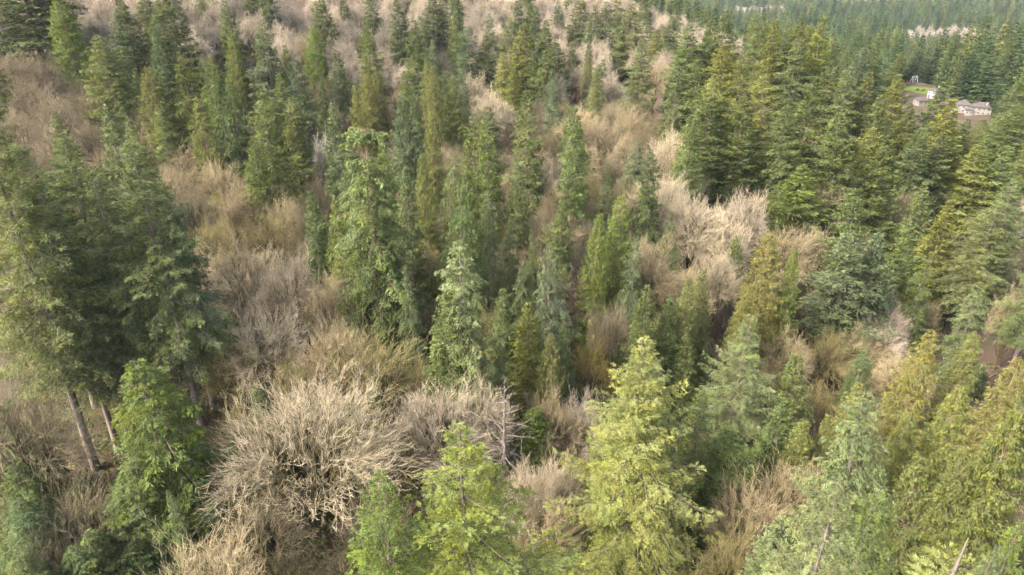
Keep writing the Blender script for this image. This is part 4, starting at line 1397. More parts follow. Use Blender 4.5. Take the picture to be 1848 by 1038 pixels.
# trees: kind, variant, x, y, height, crown radius, turn, colour, label, group
TREES = [
('F',5,-148.5,225.5,40.0,18.48,2.91,(.087,.109,.050),0,0),
('C',2,-131.1,213.3,34.0,7.35,1.68,(.114,.148,.043),1,1),
('F',0,-112.1,213.3,36.0,9.58,5.44,(.072,.094,.044),2,0),
('F',7,-99.3,213.1,38.0,11.34,2.12,(.090,.110,.044),3,0),
('C',1,-109.6,191.2,32.0,9.42,5.64,(.105,.125,.045),4,1),
('F',9,-98.2,201.8,34.0,6.91,2.10,(.089,.122,.063),5,0),
('C',11,-90.8,176.7,30.0,6.94,4.40,(.110,.119,.045),6,1),
('F',11,-82.6,178.9,33.0,5.40,2.38,(.105,.116,.038),7,0),
('F',11,-74.8,173.3,33.0,5.85,5.94,(.095,.127,.043),8,0),
('C',2,-80.0,206.0,32.0,5.06,2.65,(.115,.137,.046),9,1),
('F',1,-87.1,220.9,36.0,5.96,1.49,(.096,.118,.049),10,0),
('F',9,-88.0,224.3,33.0,5.07,0.83,(.109,.138,.053),11,0),
('F',11,-69.1,203.8,34.0,7.69,0.40,(.093,.111,.064),12,0),
('F',11,-71.1,207.4,35.0,5.89,2.41,(.096,.118,.049),13,0),
('C',4,-63.5,231.2,30.0,6.40,5.57,(.092,.130,.032),14,1),
('F',3,-54.2,176.8,33.0,5.35,1.29,(.082,.107,.060),15,0),
('F',6,-50.9,156.8,30.0,5.42,4.56,(.099,.111,.038),16,0),
('F',4,-51.4,141.7,33.0,6.77,5.59,(.098,.118,.044),17,0),
('C',6,-70.2,154.4,30.0,5.33,5.72,(.105,.120,.045),18,1),
('F',0,-69.3,267.3,30.0,6.29,1.77,(.078,.095,.037),19,0),
('F',0,-71.1,120.9,36.0,6.52,1.25,(.104,.127,.063),20,0),
('N',0,-43.0,76.7,40.0,7.34,5.52,(.122,.150,.067),21,0),
('N',7,-58.0,87.8,39.0,7.84,5.63,(.096,.124,.051),22,0),
('N',3,-61.2,82.7,39.0,7.79,0.87,(.123,.155,.072),23,0),
('N',1,-53.6,68.9,50.0,7.52,2.67,(.136,.154,.066),24,0),
('N',0,-48.0,76.2,37.0,6.33,6.05,(.112,.135,.063),25,0),
('N',9,-52.5,72.4,37.0,6.38,0.76,(.109,.127,.060),26,0),
('N',3,-42.4,79.7,32.0,5.06,1.24,(.095,.130,.078),27,0),
('F',1,-64.6,162.9,31.0,5.77,2.07,(.072,.096,.042),28,0),
('F',0,-40.2,155.6,30.0,5.40,0.84,(.088,.117,.055),29,0),
('F',9,-70.6,166.5,33.0,5.84,3.15,(.081,.107,.045),30,0),
('F',3,-44.6,219.6,32.0,6.03,3.12,(.095,.116,.039),31,0),
('C',6,-38.2,185.3,28.0,5.08,2.64,(.123,.132,.044),32,1),
('C',1,-36.4,190.9,28.0,5.22,1.21,(.105,.112,.040),33,1),
('F',2,-32.6,243.3,35.0,7.47,4.40,(.092,.121,.046),34,0),
('F',9,-42.2,278.8,33.0,8.61,1.08,(.088,.114,.049),35,0),
('F',0,-31.9,288.4,34.0,9.70,4.52,(.089,.107,.053),36,0),
('F',8,-27.0,290.8,32.0,7.36,0.34,(.086,.106,.043),37,0),
('F',2,-20.3,284.4,33.0,7.21,4.29,(.092,.112,.050),38,0),
('F',11,-17.0,260.3,31.0,8.62,4.68,(.095,.128,.070),39,0),
('F',0,-10.4,261.2,28.0,7.19,6.25,(.079,.097,.040),40,0),
('C',11,-21.6,191.4,30.0,5.22,0.76,(.116,.125,.048),41,1),
('C',3,-17.9,150.1,29.0,4.04,2.53,(.122,.140,.050),42,1),
('C',8,-14.9,194.4,29.0,5.12,1.02,(.116,.133,.045),43,1),
('F',5,-23.2,152.1,31.0,4.71,0.27,(.087,.117,.063),44,0),
('F',8,0.4,285.9,32.0,7.46,5.31,(.117,.139,.053),45,0),
('F',11,9.3,318.2,33.0,7.17,3.71,(.080,.106,.042),46,0),
('F',5,4.4,276.0,32.0,8.17,0.54,(.136,.147,.047),47,0),
('F',9,12.2,276.4,30.0,6.63,0.69,(.099,.120,.047),48,0),
('F',3,-2.5,249.4,25.0,5.49,2.30,(.148,.162,.051),49,0),
('F',9,0.2,241.8,24.0,5.08,2.53,(.137,.150,.043),50,0),
('F',6,10.8,249.6,27.0,6.65,4.68,(.101,.124,.048),51,0),
('F',5,16.1,265.5,28.0,7.03,5.02,(.083,.101,.045),52,0),
('F',1,21.7,356.6,26.0,6.01,0.00,(.089,.122,.068),53,0),
('F',7,32.1,349.2,30.0,9.40,1.34,(.094,.117,.043),54,0),
('F',1,36.2,329.9,30.0,6.69,1.69,(.090,.114,.052),55,0),
('F',4,42.5,327.9,31.0,9.22,1.93,(.081,.102,.046),56,0),
('F',0,49.7,310.9,32.0,11.20,0.65,(.116,.136,.052),57,0),
('F',8,41.8,233.3,33.0,6.16,0.16,(.110,.135,.055),58,0),
('F',7,64.3,293.1,28.0,6.98,5.07,(.091,.118,.051),59,0),
('F',3,60.6,298.9,22.0,6.84,2.17,(.133,.143,.046),60,0),
('F',1,3.4,138.8,35.0,5.27,3.55,(.100,.123,.048),61,0),
('F',3,11.7,127.7,34.0,4.29,2.67,(.099,.131,.051),62,0),
('F',6,29.4,243.5,24.0,4.84,0.60,(.086,.108,.046),63,0),
('F',8,28.9,159.4,20.0,4.50,3.20,(.101,.124,.070),64,0),
('F',10,60.6,248.6,33.0,8.50,2.32,(.096,.131,.045),65,0),
('F',11,-7.3,123.2,33.0,5.05,1.82,(.099,.122,.043),66,0),
('F',4,-3.2,118.5,34.0,4.44,5.30,(.104,.130,.044),67,0),
('F',2,-7.9,114.8,30.0,3.25,0.18,(.094,.123,.042),68,0),
('S',2,-11.3,118.8,28.0,3.94,1.65,(.107,.133,.056),69,0),
('F',9,69.0,253.1,34.0,8.32,6.19,(.085,.115,.042),70,0),
('F',0,72.6,245.7,35.0,9.16,0.93,(.097,.120,.045),71,0),
('F',3,63.2,213.6,33.0,7.39,0.38,(.137,.145,.039),72,0),
('F',4,82.1,242.4,34.0,7.96,4.94,(.093,.121,.044),73,0),
('F',5,83.2,230.9,34.0,5.78,3.84,(.131,.141,.041),74,0),
('F',7,91.1,233.0,34.0,7.68,1.79,(.099,.112,.037),75,0),
('F',2,98.0,229.7,36.0,8.08,3.53,(.136,.157,.047),76,0),
('F',11,67.3,205.1,32.0,7.37,6.04,(.128,.140,.049),77,0),
('F',11,89.1,224.0,32.0,7.72,3.49,(.090,.114,.048),78,0),
('F',6,50.1,192.2,33.0,6.94,0.74,(.091,.113,.043),79,0),
('F',11,46.2,193.8,31.0,5.66,2.83,(.097,.118,.052),80,0),
('F',6,49.3,169.7,35.0,7.58,3.53,(.100,.120,.040),81,0),
('F',2,55.2,165.5,34.0,7.85,3.69,(.090,.112,.043),82,0),
('F',4,65.2,178.7,35.0,7.77,4.16,(.128,.142,.045),83,0),
('F',9,78.1,185.1,35.0,8.05,4.85,(.094,.120,.042),84,0),
('F',1,93.1,208.1,33.0,8.00,3.11,(.083,.101,.043),85,0),
('F',4,96.4,202.0,34.0,7.10,5.80,(.115,.138,.052),86,0),
('F',2,104.5,207.5,34.0,7.30,3.32,(.111,.119,.042),87,0),
('F',1,107.9,221.7,32.0,7.18,5.01,(.090,.118,.071),88,0),
('F',3,116.3,227.6,32.0,6.83,1.02,(.079,.106,.046),89,0),
('F',3,115.8,210.5,34.0,6.18,5.40,(.128,.141,.041),90,0),
('F',7,105.4,198.5,33.0,6.87,1.10,(.097,.118,.047),91,0),
('F',8,115.3,200.9,32.0,7.25,3.71,(.098,.111,.038),92,0),
('F',2,128.6,204.9,37.0,10.27,2.44,(.158,.171,.048),93,0),
('F',9,130.5,213.1,35.0,9.34,3.45,(.088,.117,.048),94,0),
('F',8,81.6,168.1,35.0,8.31,5.94,(.095,.118,.043),95,0),
('F',10,92.2,175.0,34.0,6.80,0.42,(.145,.160,.050),96,0),
('F',9,94.3,171.0,35.0,8.79,0.18,(.092,.113,.040),97,0),
('F',8,115.7,194.1,32.0,7.07,5.58,(.081,.107,.044),98,0),
('F',8,135.2,195.7,31.0,9.14,1.94,(.138,.156,.045),99,0),
('F',1,130.9,212.4,27.0,5.90,3.37,(.118,.133,.043),100,0),
('F',9,146.6,221.7,24.0,5.89,5.51,(.092,.117,.047),101,0),
('C',4,138.7,217.3,24.0,4.90,3.40,(.121,.138,.044),102,1),
('F',3,157.6,229.9,22.0,5.55,0.40,(.087,.113,.050),103,0),
('F',1,138.1,210.6,28.0,6.38,4.53,(.105,.130,.048),104,0),
('C',7,148.4,217.7,26.0,5.41,0.63,(.119,.138,.048),105,1),
('F',7,123.1,212.5,27.0,5.60,2.85,(.102,.134,.048),106,0),
('C',11,157.7,224.3,28.0,6.30,5.58,(.112,.136,.052),107,1),
('F',9,144.5,205.7,30.0,7.01,0.33,(.102,.130,.046),108,0),
('F',3,124.9,198.1,30.0,6.76,0.18,(.093,.113,.046),109,0),
('F',3,163.8,226.4,30.0,6.78,5.52,(.098,.123,.046),110,0),
('F',11,132.7,174.2,32.0,7.65,2.33,(.100,.121,.044),111,0),
('F',7,145.0,197.1,31.0,7.76,3.60,(.099,.133,.047),112,0),
('F',0,69.0,159.0,24.0,8.31,5.50,(.112,.144,.040),113,0),
('F',1,61.1,149.7,22.0,4.71,3.91,(.091,.119,.035),114,0),
('F',10,46.2,163.7,33.0,6.81,3.85,(.094,.119,.047),115,0),
('F',9,39.9,153.1,32.0,5.50,2.57,(.102,.134,.051),116,0),
('F',3,65.9,166.5,33.0,6.98,0.43,(.094,.118,.047),117,0),
('H',2,-62.0,137.5,16.0,4.50,0.21,(.139,.147,.041),118,2),
('F',0,-26.8,97.6,27.0,3.84,0.53,(.112,.129,.043),119,0),
('F',7,-30.9,103.5,26.0,3.93,2.23,(.079,.109,.044),120,0),
('X',8,-19.3,88.4,40.0,7.95,0.00,(.110,.142,.058),121,0),
('F',0,-16.4,104.4,31.0,4.16,3.36,(.086,.108,.050),122,0),
('F',1,-17.2,87.2,24.0,3.45,4.42,(.074,.097,.040),123,0),
('H',5,-13.1,82.2,24.0,2.92,2.10,(.084,.109,.051),124,2),
('H',7,-31.8,101.4,22.0,3.28,0.05,(.075,.103,.046),125,2),
('H',6,-0.8,100.6,24.0,3.04,3.71,(.077,.097,.042),126,2),
('F',2,-25.7,107.9,26.0,3.81,6.19,(.091,.116,.052),127,0),
('F',5,-51.8,134.0,28.0,4.59,0.67,(.093,.117,.041),128,0),
('F',7,-23.5,128.8,29.0,3.94,4.22,(.104,.131,.045),129,0),
('F',3,8.2,112.8,24.0,3.29,4.90,(.090,.116,.045),130,0),
('F',1,18.6,127.5,24.0,3.49,6.08,(.078,.098,.044),131,0),
('F',1,0.6,116.3,27.0,3.48,0.69,(.076,.095,.038),132,0),
('H',10,30.2,123.3,20.0,2.90,0.47,(.076,.096,.040),133,2),
('F',5,44.0,124.4,20.0,3.58,6.13,(.107,.135,.048),134,0),
('H',0,-8.1,92.9,33.0,5.62,0.65,(.098,.133,.051),135,2),
('S',8,-3.6,96.7,31.0,3.29,2.94,(.102,.130,.064),136,0),
('C',10,-16.0,118.6,28.0,3.42,1.26,(.110,.131,.043),137,1),
('S',0,-6.4,74.9,34.0,5.52,0.51,(.137,.163,.078),138,0),
('F',8,-8.6,73.7,27.0,4.50,1.61,(.091,.113,.041),139,0),
('S',0,5.8,86.9,30.0,4.35,4.29,(.086,.112,.063),140,0),
('H',9,3.4,90.1,29.0,2.25,2.76,(.078,.102,.041),141,2),
('H',1,1.3,90.4,24.0,3.00,0.14,(.090,.114,.053),142,2),
('C',6,13.6,104.1,27.0,3.87,3.26,(.103,.132,.036),143,1),
('C',4,18.5,108.4,29.0,4.62,0.36,(.103,.137,.039),144,1),
('S',5,19.9,102.3,26.0,2.90,2.99,(.086,.117,.058),145,0),
('F',3,19.5,90.5,27.0,3.43,3.80,(.096,.117,.045),146,0),
('F',10,2.8,80.9,25.0,3.66,4.01,(.113,.125,.040),147,0),
('C',4,4.5,79.3,23.0,3.42,1.73,(.115,.125,.046),148,1),
('H',2,-1.4,77.9,20.0,2.74,0.24,(.108,.124,.041),149,2),
('F',6,73.8,139.7,34.0,7.08,6.13,(.086,.114,.041),150,0),
('F',4,67.3,124.6,34.0,8.95,5.84,(.096,.117,.060),151,0),
('F',1,74.5,128.0,33.0,7.95,6.08,(.086,.113,.058),152,0),
('F',7,85.5,138.5,33.0,5.91,0.19,(.090,.118,.043),153,0),
('F',9,101.6,152.2,33.0,7.17,1.55,(.130,.138,.040),154,0),
('F',9,103.3,162.8,32.0,6.15,2.02,(.111,.137,.053),155,0),
('N',6,107.8,144.5,34.0,8.63,2.18,(.122,.139,.057),156,0),
('N',1,114.5,150.5,38.0,7.57,2.70,(.117,.146,.067),157,0),
('N',7,104.2,120.9,32.0,6.33,1.74,(.117,.148,.062),158,0),
('S',9,86.7,129.5,29.0,4.62,2.93,(.084,.110,.037),159,0),
('C',6,47.7,115.1,31.0,5.75,2.86,(.139,.137,.046),160,1),
('C',6,52.5,115.8,30.0,3.85,1.17,(.095,.128,.033),161,1),
('C',1,42.2,109.4,23.0,3.86,0.37,(.146,.148,.047),162,1),
('C',8,31.6,99.8,28.0,3.85,1.07,(.106,.118,.046),163,1),
('C',3,27.2,96.1,28.0,3.61,0.17,(.113,.130,.051),164,1),
('F',10,23.9,93.2,25.0,3.57,4.47,(.081,.109,.043),165,0),
('H',10,28.8,113.1,20.0,3.71,5.63,(.075,.104,.045),166,2),
('A',7,33.8,86.3,33.0,8.54,0.54,(.134,.163,.072),167,0),
('C',9,42.0,84.6,27.0,5.63,6.04,(.093,.114,.044),168,1),
('C',10,60.5,87.4,30.0,5.24,4.78,(.142,.140,.044),169,1),
('C',3,67.3,86.7,27.0,4.31,4.61,(.118,.131,.044),170,1),
('S',5,84.4,110.9,30.0,5.19,4.38,(.104,.131,.058),171,0),
('H',10,59.3,99.1,24.0,4.08,0.48,(.073,.101,.040),172,2),
('H',7,-36.0,57.6,25.0,8.02,3.47,(.081,.109,.033),173,2),
('H',11,-37.3,52.2,17.0,6.38,1.43,(.080,.104,.041),174,2),
('H',8,-32.3,49.8,15.0,1.81,2.03,(.108,.139,.064),175,2),
('H',7,-35.7,51.1,11.0,2.41,3.15,(.092,.117,.054),176,2),
('H',4,-39.2,51.4,13.0,3.07,4.50,(.071,.099,.043),177,2),
('H',3,-22.5,73.8,17.0,1.99,5.76,(.099,.124,.045),178,2),
('H',0,-16.7,69.7,17.0,2.34,0.45,(.104,.128,.051),179,2),
('A',5,-9.7,35.8,34.0,8.03,6.17,(.095,.128,.037),180,0),
('A',2,-3.2,40.3,38.0,9.99,0.26,(.143,.172,.049),181,0),
('A',11,15.4,60.6,40.0,11.64,2.06,(.176,.189,.067),182,0),
('A',6,12.5,60.9,38.0,8.37,0.60,(.170,.201,.061),183,0),
('S',6,37.5,57.9,32.0,6.04,4.08,(.106,.137,.061),184,0),
('C',9,45.3,64.8,26.0,4.03,2.45,(.108,.128,.042),185,1),
('C',2,51.2,66.2,27.0,3.96,3.18,(.132,.147,.047),186,1),
('C',5,46.1,52.1,30.0,4.70,3.19,(.103,.120,.039),187,1),
('C',4,49.1,53.3,30.0,4.41,2.25,(.105,.124,.046),188,1),
('A',6,18.0,29.2,36.0,7.99,1.27,(.128,.148,.069),189,0),
('C',9,42.2,74.9,22.0,2.39,3.56,(.118,.134,.047),190,1),
('B',2,25.9,30.5,33.0,7.95,4.88,(.178,.198,.063),191,0),
('A',0,28.2,29.8,33.0,3.91,3.58,(.102,.127,.066),192,0),
('A',0,29.6,29.6,34.0,4.17,1.92,(.106,.144,.036),193,0),
('C',8,2.6,72.9,16.0,4.53,1.75,(.085,.120,.031),194,1),
('H',10,-47.0,51.4,13.0,4.42,5.44,(.083,.110,.044),195,2),
('H',1,-49.1,52.6,15.0,5.10,2.68,(.088,.113,.044),196,2),
('H',2,-41.3,47.0,11.0,4.55,1.71,(.069,.095,.040),197,2),
('H',7,-44.5,44.7,12.0,4.67,3.25,(.095,.115,.051),198,2),
('H',3,-37.2,49.1,9.0,4.08,4.27,(.076,.099,.042),199,2),
('H',2,-45.6,48.6,15.0,4.84,1.12,(.073,.102,.045),200,2),
('H',5,-40.4,47.8,12.0,4.24,4.70,(.091,.114,.046),201,2),
('H',0,-29.6,58.3,15.0,4.03,4.67,(.079,.107,.048),202,2),
('H',5,-29.7,67.5,14.0,3.67,3.43,(.086,.105,.048),203,2),
('H',2,-30.5,52.8,11.0,3.51,0.16,(.073,.096,.045),204,2),
('A',10,23.1,68.8,30.0,6.02,3.38,(.096,.123,.045),205,0),
('C',7,47.6,79.8,24.0,4.54,4.79,(.124,.134,.048),206,1),
('C',3,38.8,72.5,22.0,4.06,0.84,(.124,.140,.046),207,1),
('F',2,36.0,76.2,25.0,5.05,4.70,(.087,.114,.045),208,0),
('F',3,26.6,68.7,24.0,5.16,5.67,(.102,.138,.052),209,0),
('C',10,69.3,80.4,24.0,4.27,3.24,(.141,.139,.047),210,1),
('S',0,30.4,43.9,28.0,4.48,3.57,(.088,.116,.040),211,0),
('C',0,43.1,55.6,24.0,3.83,5.32,(.109,.128,.048),212,1),
('C',11,44.7,52.0,25.0,3.73,5.88,(.101,.118,.040),213,1),
('F',5,22.9,41.6,26.0,4.71,2.23,(.096,.118,.055),214,0),
('H',6,7.6,84.0,22.0,2.91,0.38,(.083,.109,.044),215,2),
('F',6,-1.5,85.9,22.0,3.26,5.57,(.088,.114,.045),216,0),
('C',3,27.7,92.5,22.0,3.63,3.97,(.096,.116,.043),217,1),
('F',2,21.4,84.6,22.0,3.86,3.49,(.103,.136,.053),218,0),
('H',1,-19.0,68.8,15.0,3.34,6.05,(.096,.119,.047),219,2),
('H',4,83.1,96.3,8.0,3.58,5.60,(.088,.109,.046),220,2),
('H',7,93.0,104.0,7.0,3.17,5.58,(.072,.094,.041),221,2),
('H',2,96.5,119.0,7.0,3.27,6.09,(.075,.098,.041),222,2),
('H',0,-53.0,60.9,10.0,3.49,4.78,(.071,.094,.040),223,2),
('H',8,-47.8,58.5,8.0,3.05,5.86,(.084,.105,.045),224,2),
('H',3,-56.4,62.9,12.0,3.53,2.11,(.096,.118,.056),225,2),
('H',2,-36.3,60.4,12.0,3.05,6.12,(.088,.111,.048),226,2),
('V',11,-21.6,58.3,23.0,10.71,0.18,(.414,.347,.238),227,3),
('W',9,-49.8,56.4,21.0,6.30,5.36,(.171,.141,.090),228,3),
('W',10,-26.4,40.2,21.0,7.35,6.10,(.325,.258,.153),229,3),
('W',4,-42.7,99.2,20.0,5.83,5.23,(.366,.307,.211),230,3),
('U',5,-34.9,96.1,20.0,5.27,4.44,(.330,.275,.206),231,4),
('W',0,-26.9,89.1,19.0,4.77,1.87,(.330,.262,.155),232,3),
('W',3,-32.1,77.6,20.0,6.01,0.48,(.406,.340,.234),233,3),
('U',11,-22.4,74.9,20.0,5.18,2.85,(.358,.284,.168),234,4),
('W',2,-18.0,73.5,20.0,6.82,0.26,(.229,.193,.083),235,3),
('U',9,-25.7,68.9,18.0,2.94,5.27,(.211,.178,.077),236,4),
('W',10,-36.8,75.3,16.0,4.21,4.46,(.239,.201,.087),237,3),
('U',8,-8.8,67.4,19.0,6.86,4.19,(.344,.286,.215),238,4),
('U',6,-4.0,69.7,19.0,4.38,5.81,(.417,.349,.240),239,4),
('U',8,5.5,75.0,19.0,4.73,5.31,(.311,.247,.146),240,4),
('U',6,9.8,76.6,18.0,4.68,0.96,(.378,.315,.236),241,4),
('U',6,2.0,61.6,19.0,4.11,0.21,(.414,.346,.238),242,4),
('U',6,6.0,63.8,19.0,3.93,0.88,(.437,.366,.251),243,4),
('U',2,3.8,59.6,17.0,4.10,3.03,(.367,.291,.173),244,4),
('W',10,34.8,65.4,19.0,6.41,5.25,(.353,.280,.166),245,3),
('W',1,28.2,61.2,19.0,5.44,3.99,(.363,.288,.171),246,3),
('W',7,24.0,53.7,18.0,4.38,3.22,(.230,.194,.084),247,3),
('W',4,11.7,88.9,15.0,4.58,3.27,(.276,.215,.051),248,3),
('W',5,-3.1,88.2,18.0,3.22,2.35,(.207,.174,.075),249,3),
('W',3,-2.2,86.6,16.0,2.24,3.37,(.341,.271,.161),250,3),
('W',10,14.0,95.5,17.0,2.87,4.64,(.270,.216,.140),251,3),
('W',4,17.0,98.0,17.0,3.57,3.32,(.237,.190,.123),252,3),
('U',1,77.2,124.8,20.0,7.42,5.85,(.394,.328,.246),253,4),
('U',0,70.7,120.1,19.0,6.41,1.30,(.343,.272,.161),254,4),
('U',11,80.8,129.3,20.0,5.29,1.24,(.352,.294,.220),255,4),
('W',4,51.4,110.5,19.0,6.15,0.77,(.306,.243,.144),256,3),
('W',0,63.0,117.7,18.0,6.01,1.85,(.215,.181,.078),257,3),
('W',10,104.5,125.5,20.0,5.10,1.12,(.318,.253,.150),258,3),
('U',4,74.0,109.1,18.0,6.72,2.60,(.350,.278,.165),259,4),
('U',10,31.6,139.9,21.0,7.50,2.32,(.432,.362,.248),260,4),
('U',8,38.1,133.5,21.0,7.50,2.19,(.433,.362,.249),261,4),
('U',8,43.2,130.9,20.0,6.72,5.75,(.409,.343,.235),262,4),
('U',2,25.1,112.8,20.0,6.38,4.27,(.332,.264,.156),263,4),
('U',3,40.0,120.9,19.0,5.32,4.66,(.369,.309,.212),264,4),
('U',3,30.6,111.3,19.0,5.42,0.56,(.353,.280,.166),265,4),
('W',11,60.3,139.3,20.0,7.22,0.12,(.344,.273,.162),266,3),
('W',5,70.2,144.8,19.0,6.26,2.75,(.261,.209,.136),267,3),
('U',11,53.4,148.1,20.0,6.24,3.50,(.351,.292,.219),268,4),
('W',1,52.0,125.5,18.0,4.46,5.69,(.269,.215,.140),269,3),
('U',11,7.7,140.9,20.0,5.83,4.43,(.377,.316,.217),270,4),
('W',2,7.6,116.8,19.0,6.51,2.68,(.327,.260,.154),271,3),
('W',9,1.1,118.3,19.0,5.05,0.37,(.324,.257,.153),272,3),
('U',9,9.9,129.2,19.0,4.88,0.98,(.348,.277,.164),273,4),
('U',5,41.1,173.9,20.0,6.70,5.31,(.432,.362,.248),274,4),
('W',3,32.8,162.5,18.0,6.01,4.41,(.233,.187,.121),275,3),
('U',5,-6.7,218.8,20.0,7.50,5.63,(.411,.344,.236),276,4),
('U',8,-14.4,249.4,19.0,7.50,4.54,(.421,.353,.242),277,4),
('W',0,-13.3,154.9,18.0,5.11,5.61,(.321,.255,.151),278,3),
('U',8,-28.0,277.3,19.0,6.84,1.01,(.329,.274,.205),279,4),
('U',7,37.0,309.7,21.0,7.50,1.97,(.365,.304,.228),280,4),
('U',6,20.8,206.5,20.0,7.42,1.82,(.362,.288,.171),281,4),
('U',8,34.6,251.4,20.0,7.50,5.01,(.387,.323,.242),282,4),
('W',1,32.5,217.6,19.0,6.92,2.66,(.261,.209,.136),283,3),
('W',5,53.2,262.5,20.0,7.50,0.36,(.334,.266,.157),284,3),
('U',10,34.4,199.2,20.0,5.57,5.15,(.335,.266,.158),285,4),
('U',6,26.1,195.5,19.0,6.29,4.14,(.251,.201,.131),286,4),
('U',7,69.1,300.6,20.0,7.50,1.63,(.389,.324,.243),287,4),
('W',6,-18.5,130.2,18.0,3.84,2.35,(.240,.192,.125),288,3),
('W',11,-28.9,174.7,18.0,4.25,3.19,(.239,.191,.124),289,3),
('W',10,-75.0,154.3,20.0,7.50,1.15,(.347,.276,.163),290,3),
('W',11,-72.7,140.7,20.0,5.83,0.74,(.372,.295,.175),291,3),
('W',6,-64.8,145.5,20.0,7.50,4.05,(.319,.253,.150),292,3),
('W',4,-54.1,135.0,20.0,7.34,3.11,(.308,.245,.145),293,3),
('W',6,-64.4,130.0,19.0,6.01,2.73,(.231,.185,.120),294,3),
('W',3,-57.9,132.1,18.0,6.69,1.63,(.344,.273,.162),295,3),
('W',7,-55.7,117.3,18.0,6.03,6.11,(.225,.189,.082),296,3),
('W',0,-45.5,120.0,18.0,6.15,1.06,(.206,.173,.075),297,3),
('W',11,-46.2,130.3,18.0,4.96,1.52,(.319,.253,.150),298,3),
('W',1,-43.3,142.9,19.0,3.92,0.05,(.346,.275,.163),299,3),
('U',0,-45.9,164.2,20.0,3.34,3.72,(.494,.443,.360),300,4),
('W',9,-93.1,166.6,19.0,4.44,1.26,(.353,.280,.166),301,3),
('W',8,-130.9,189.0,21.0,7.50,0.64,(.261,.209,.136),302,3),
('W',2,-120.3,181.2,21.0,7.50,1.72,(.228,.182,.119),303,3),
('W',1,-116.7,190.3,20.0,5.24,6.11,(.249,.199,.130),304,3),
('W',10,-113.0,154.7,20.0,5.66,3.31,(.267,.213,.139),305,3),
('W',11,-110.9,165.0,20.0,6.65,1.93,(.273,.218,.142),306,3),
('U',2,-135.2,237.2,20.0,7.17,2.64,(.347,.289,.217),307,4),
('U',7,-132.1,222.1,20.0,5.94,1.24,(.268,.214,.139),308,4),
('U',11,-106.4,239.6,20.0,6.01,1.78,(.370,.309,.232),309,4),
('W',8,-101.0,226.8,20.0,5.75,2.98,(.271,.217,.141),310,3),
('U',5,-93.9,263.1,20.0,7.50,4.05,(.340,.284,.213),311,4),
('U',8,-83.7,260.3,20.0,7.50,6.15,(.374,.312,.234),312,4),
('U',7,-74.8,258.6,20.0,6.91,4.85,(.363,.288,.171),313,4),
('U',8,-62.2,263.1,20.0,7.50,0.37,(.358,.299,.224),314,4),
('U',7,-70.9,291.0,20.0,7.50,3.99,(.331,.276,.207),315,4),
('U',1,-61.2,284.0,20.0,7.50,5.15,(.338,.282,.211),316,4),
('U',11,-50.0,283.3,20.0,7.50,2.56,(.335,.279,.210),317,4),
('U',7,-62.9,303.9,20.0,7.50,2.12,(.331,.276,.207),318,4),
('U',8,-85.7,282.8,20.0,7.50,1.02,(.335,.279,.209),319,4),
('U',10,-19.1,342.8,20.0,7.50,3.83,(.368,.307,.230),320,4),
('U',6,-12.1,367.8,20.0,7.50,3.07,(.332,.276,.207),321,4),
('U',1,0.3,383.6,21.0,7.50,3.36,(.379,.315,.237),322,4),
('U',0,-8.6,333.2,20.0,7.50,3.63,(.377,.314,.236),323,4),
('U',7,20.0,346.8,20.0,7.50,4.42,(.383,.319,.239),324,4),
('U',1,15.2,400.6,20.0,7.50,4.41,(.382,.318,.239),325,4),
('U',9,32.1,367.1,20.0,7.50,5.40,(.375,.313,.235),326,4),
('U',8,88.2,441.5,20.0,7.50,4.39,(.391,.325,.244),327,4),
('U',0,290.0,1217.1,20.0,7.50,1.07,(.393,.327,.246),328,4),
('U',5,95.5,380.4,20.0,7.50,5.30,(.369,.308,.231),329,4),
('U',7,70.9,418.2,20.0,7.50,3.21,(.393,.328,.246),330,4),
('U',5,-55.1,313.7,20.0,7.50,5.55,(.331,.276,.207),331,4),
('U',2,148.9,190.8,18.0,6.47,2.04,(.331,.276,.207),332,4),
('W',5,111.7,184.7,19.0,7.02,1.02,(.228,.183,.119),333,3),
('W',5,103.1,176.0,18.0,5.99,4.37,(.320,.254,.151),334,3),
('W',1,68.3,165.9,19.0,4.82,2.08,(.244,.195,.127),335,3),
('W',5,78.6,165.4,19.0,6.25,5.54,(.248,.198,.129),336,3),
('U',4,15.0,252.4,20.0,5.92,5.84,(.373,.311,.233),337,4),
('W',9,30.1,180.0,18.0,5.12,5.71,(.262,.210,.136),338,3),
('W',0,26.8,141.0,17.0,5.33,1.61,(.312,.248,.147),339,3),
('W',7,16.6,146.6,18.0,4.87,3.82,(.216,.181,.078),340,3),
('W',6,17.6,171.0,18.0,5.58,0.44,(.343,.272,.161),341,3),
('W',4,4.9,165.0,18.0,5.40,1.46,(.244,.195,.127),342,3),
('W',7,-25.4,135.0,18.0,4.53,5.12,(.231,.185,.120),343,3),
('W',3,-15.7,109.5,17.0,4.29,3.21,(.224,.189,.082),344,3),
('W',10,-29.5,84.5,17.0,4.23,1.03,(.214,.180,.078),345,3),
('W',9,-25.4,94.1,17.0,3.76,5.54,(.259,.207,.135),346,3),
('W',1,-2.1,99.6,17.0,3.98,0.43,(.220,.185,.080),347,3),
('W',4,12.8,106.1,16.0,4.24,4.86,(.273,.219,.142),348,3),
('W',4,24.6,100.8,16.0,3.70,0.06,(.240,.201,.087),349,3),
('W',7,36.8,102.0,16.0,3.82,4.88,(.311,.247,.146),350,3),
('W',2,68.7,133.3,18.0,5.37,4.61,(.263,.210,.137),351,3),
('W',4,109.3,153.2,18.0,6.10,5.24,(.261,.209,.136),352,3),
('W',1,119.4,163.2,18.0,6.43,5.71,(.240,.192,.125),353,3),
('W',2,122.0,154.4,17.0,5.45,0.76,(.231,.185,.120),354,3),
('W',5,54.1,86.0,17.0,4.25,1.57,(.339,.269,.159),355,3),
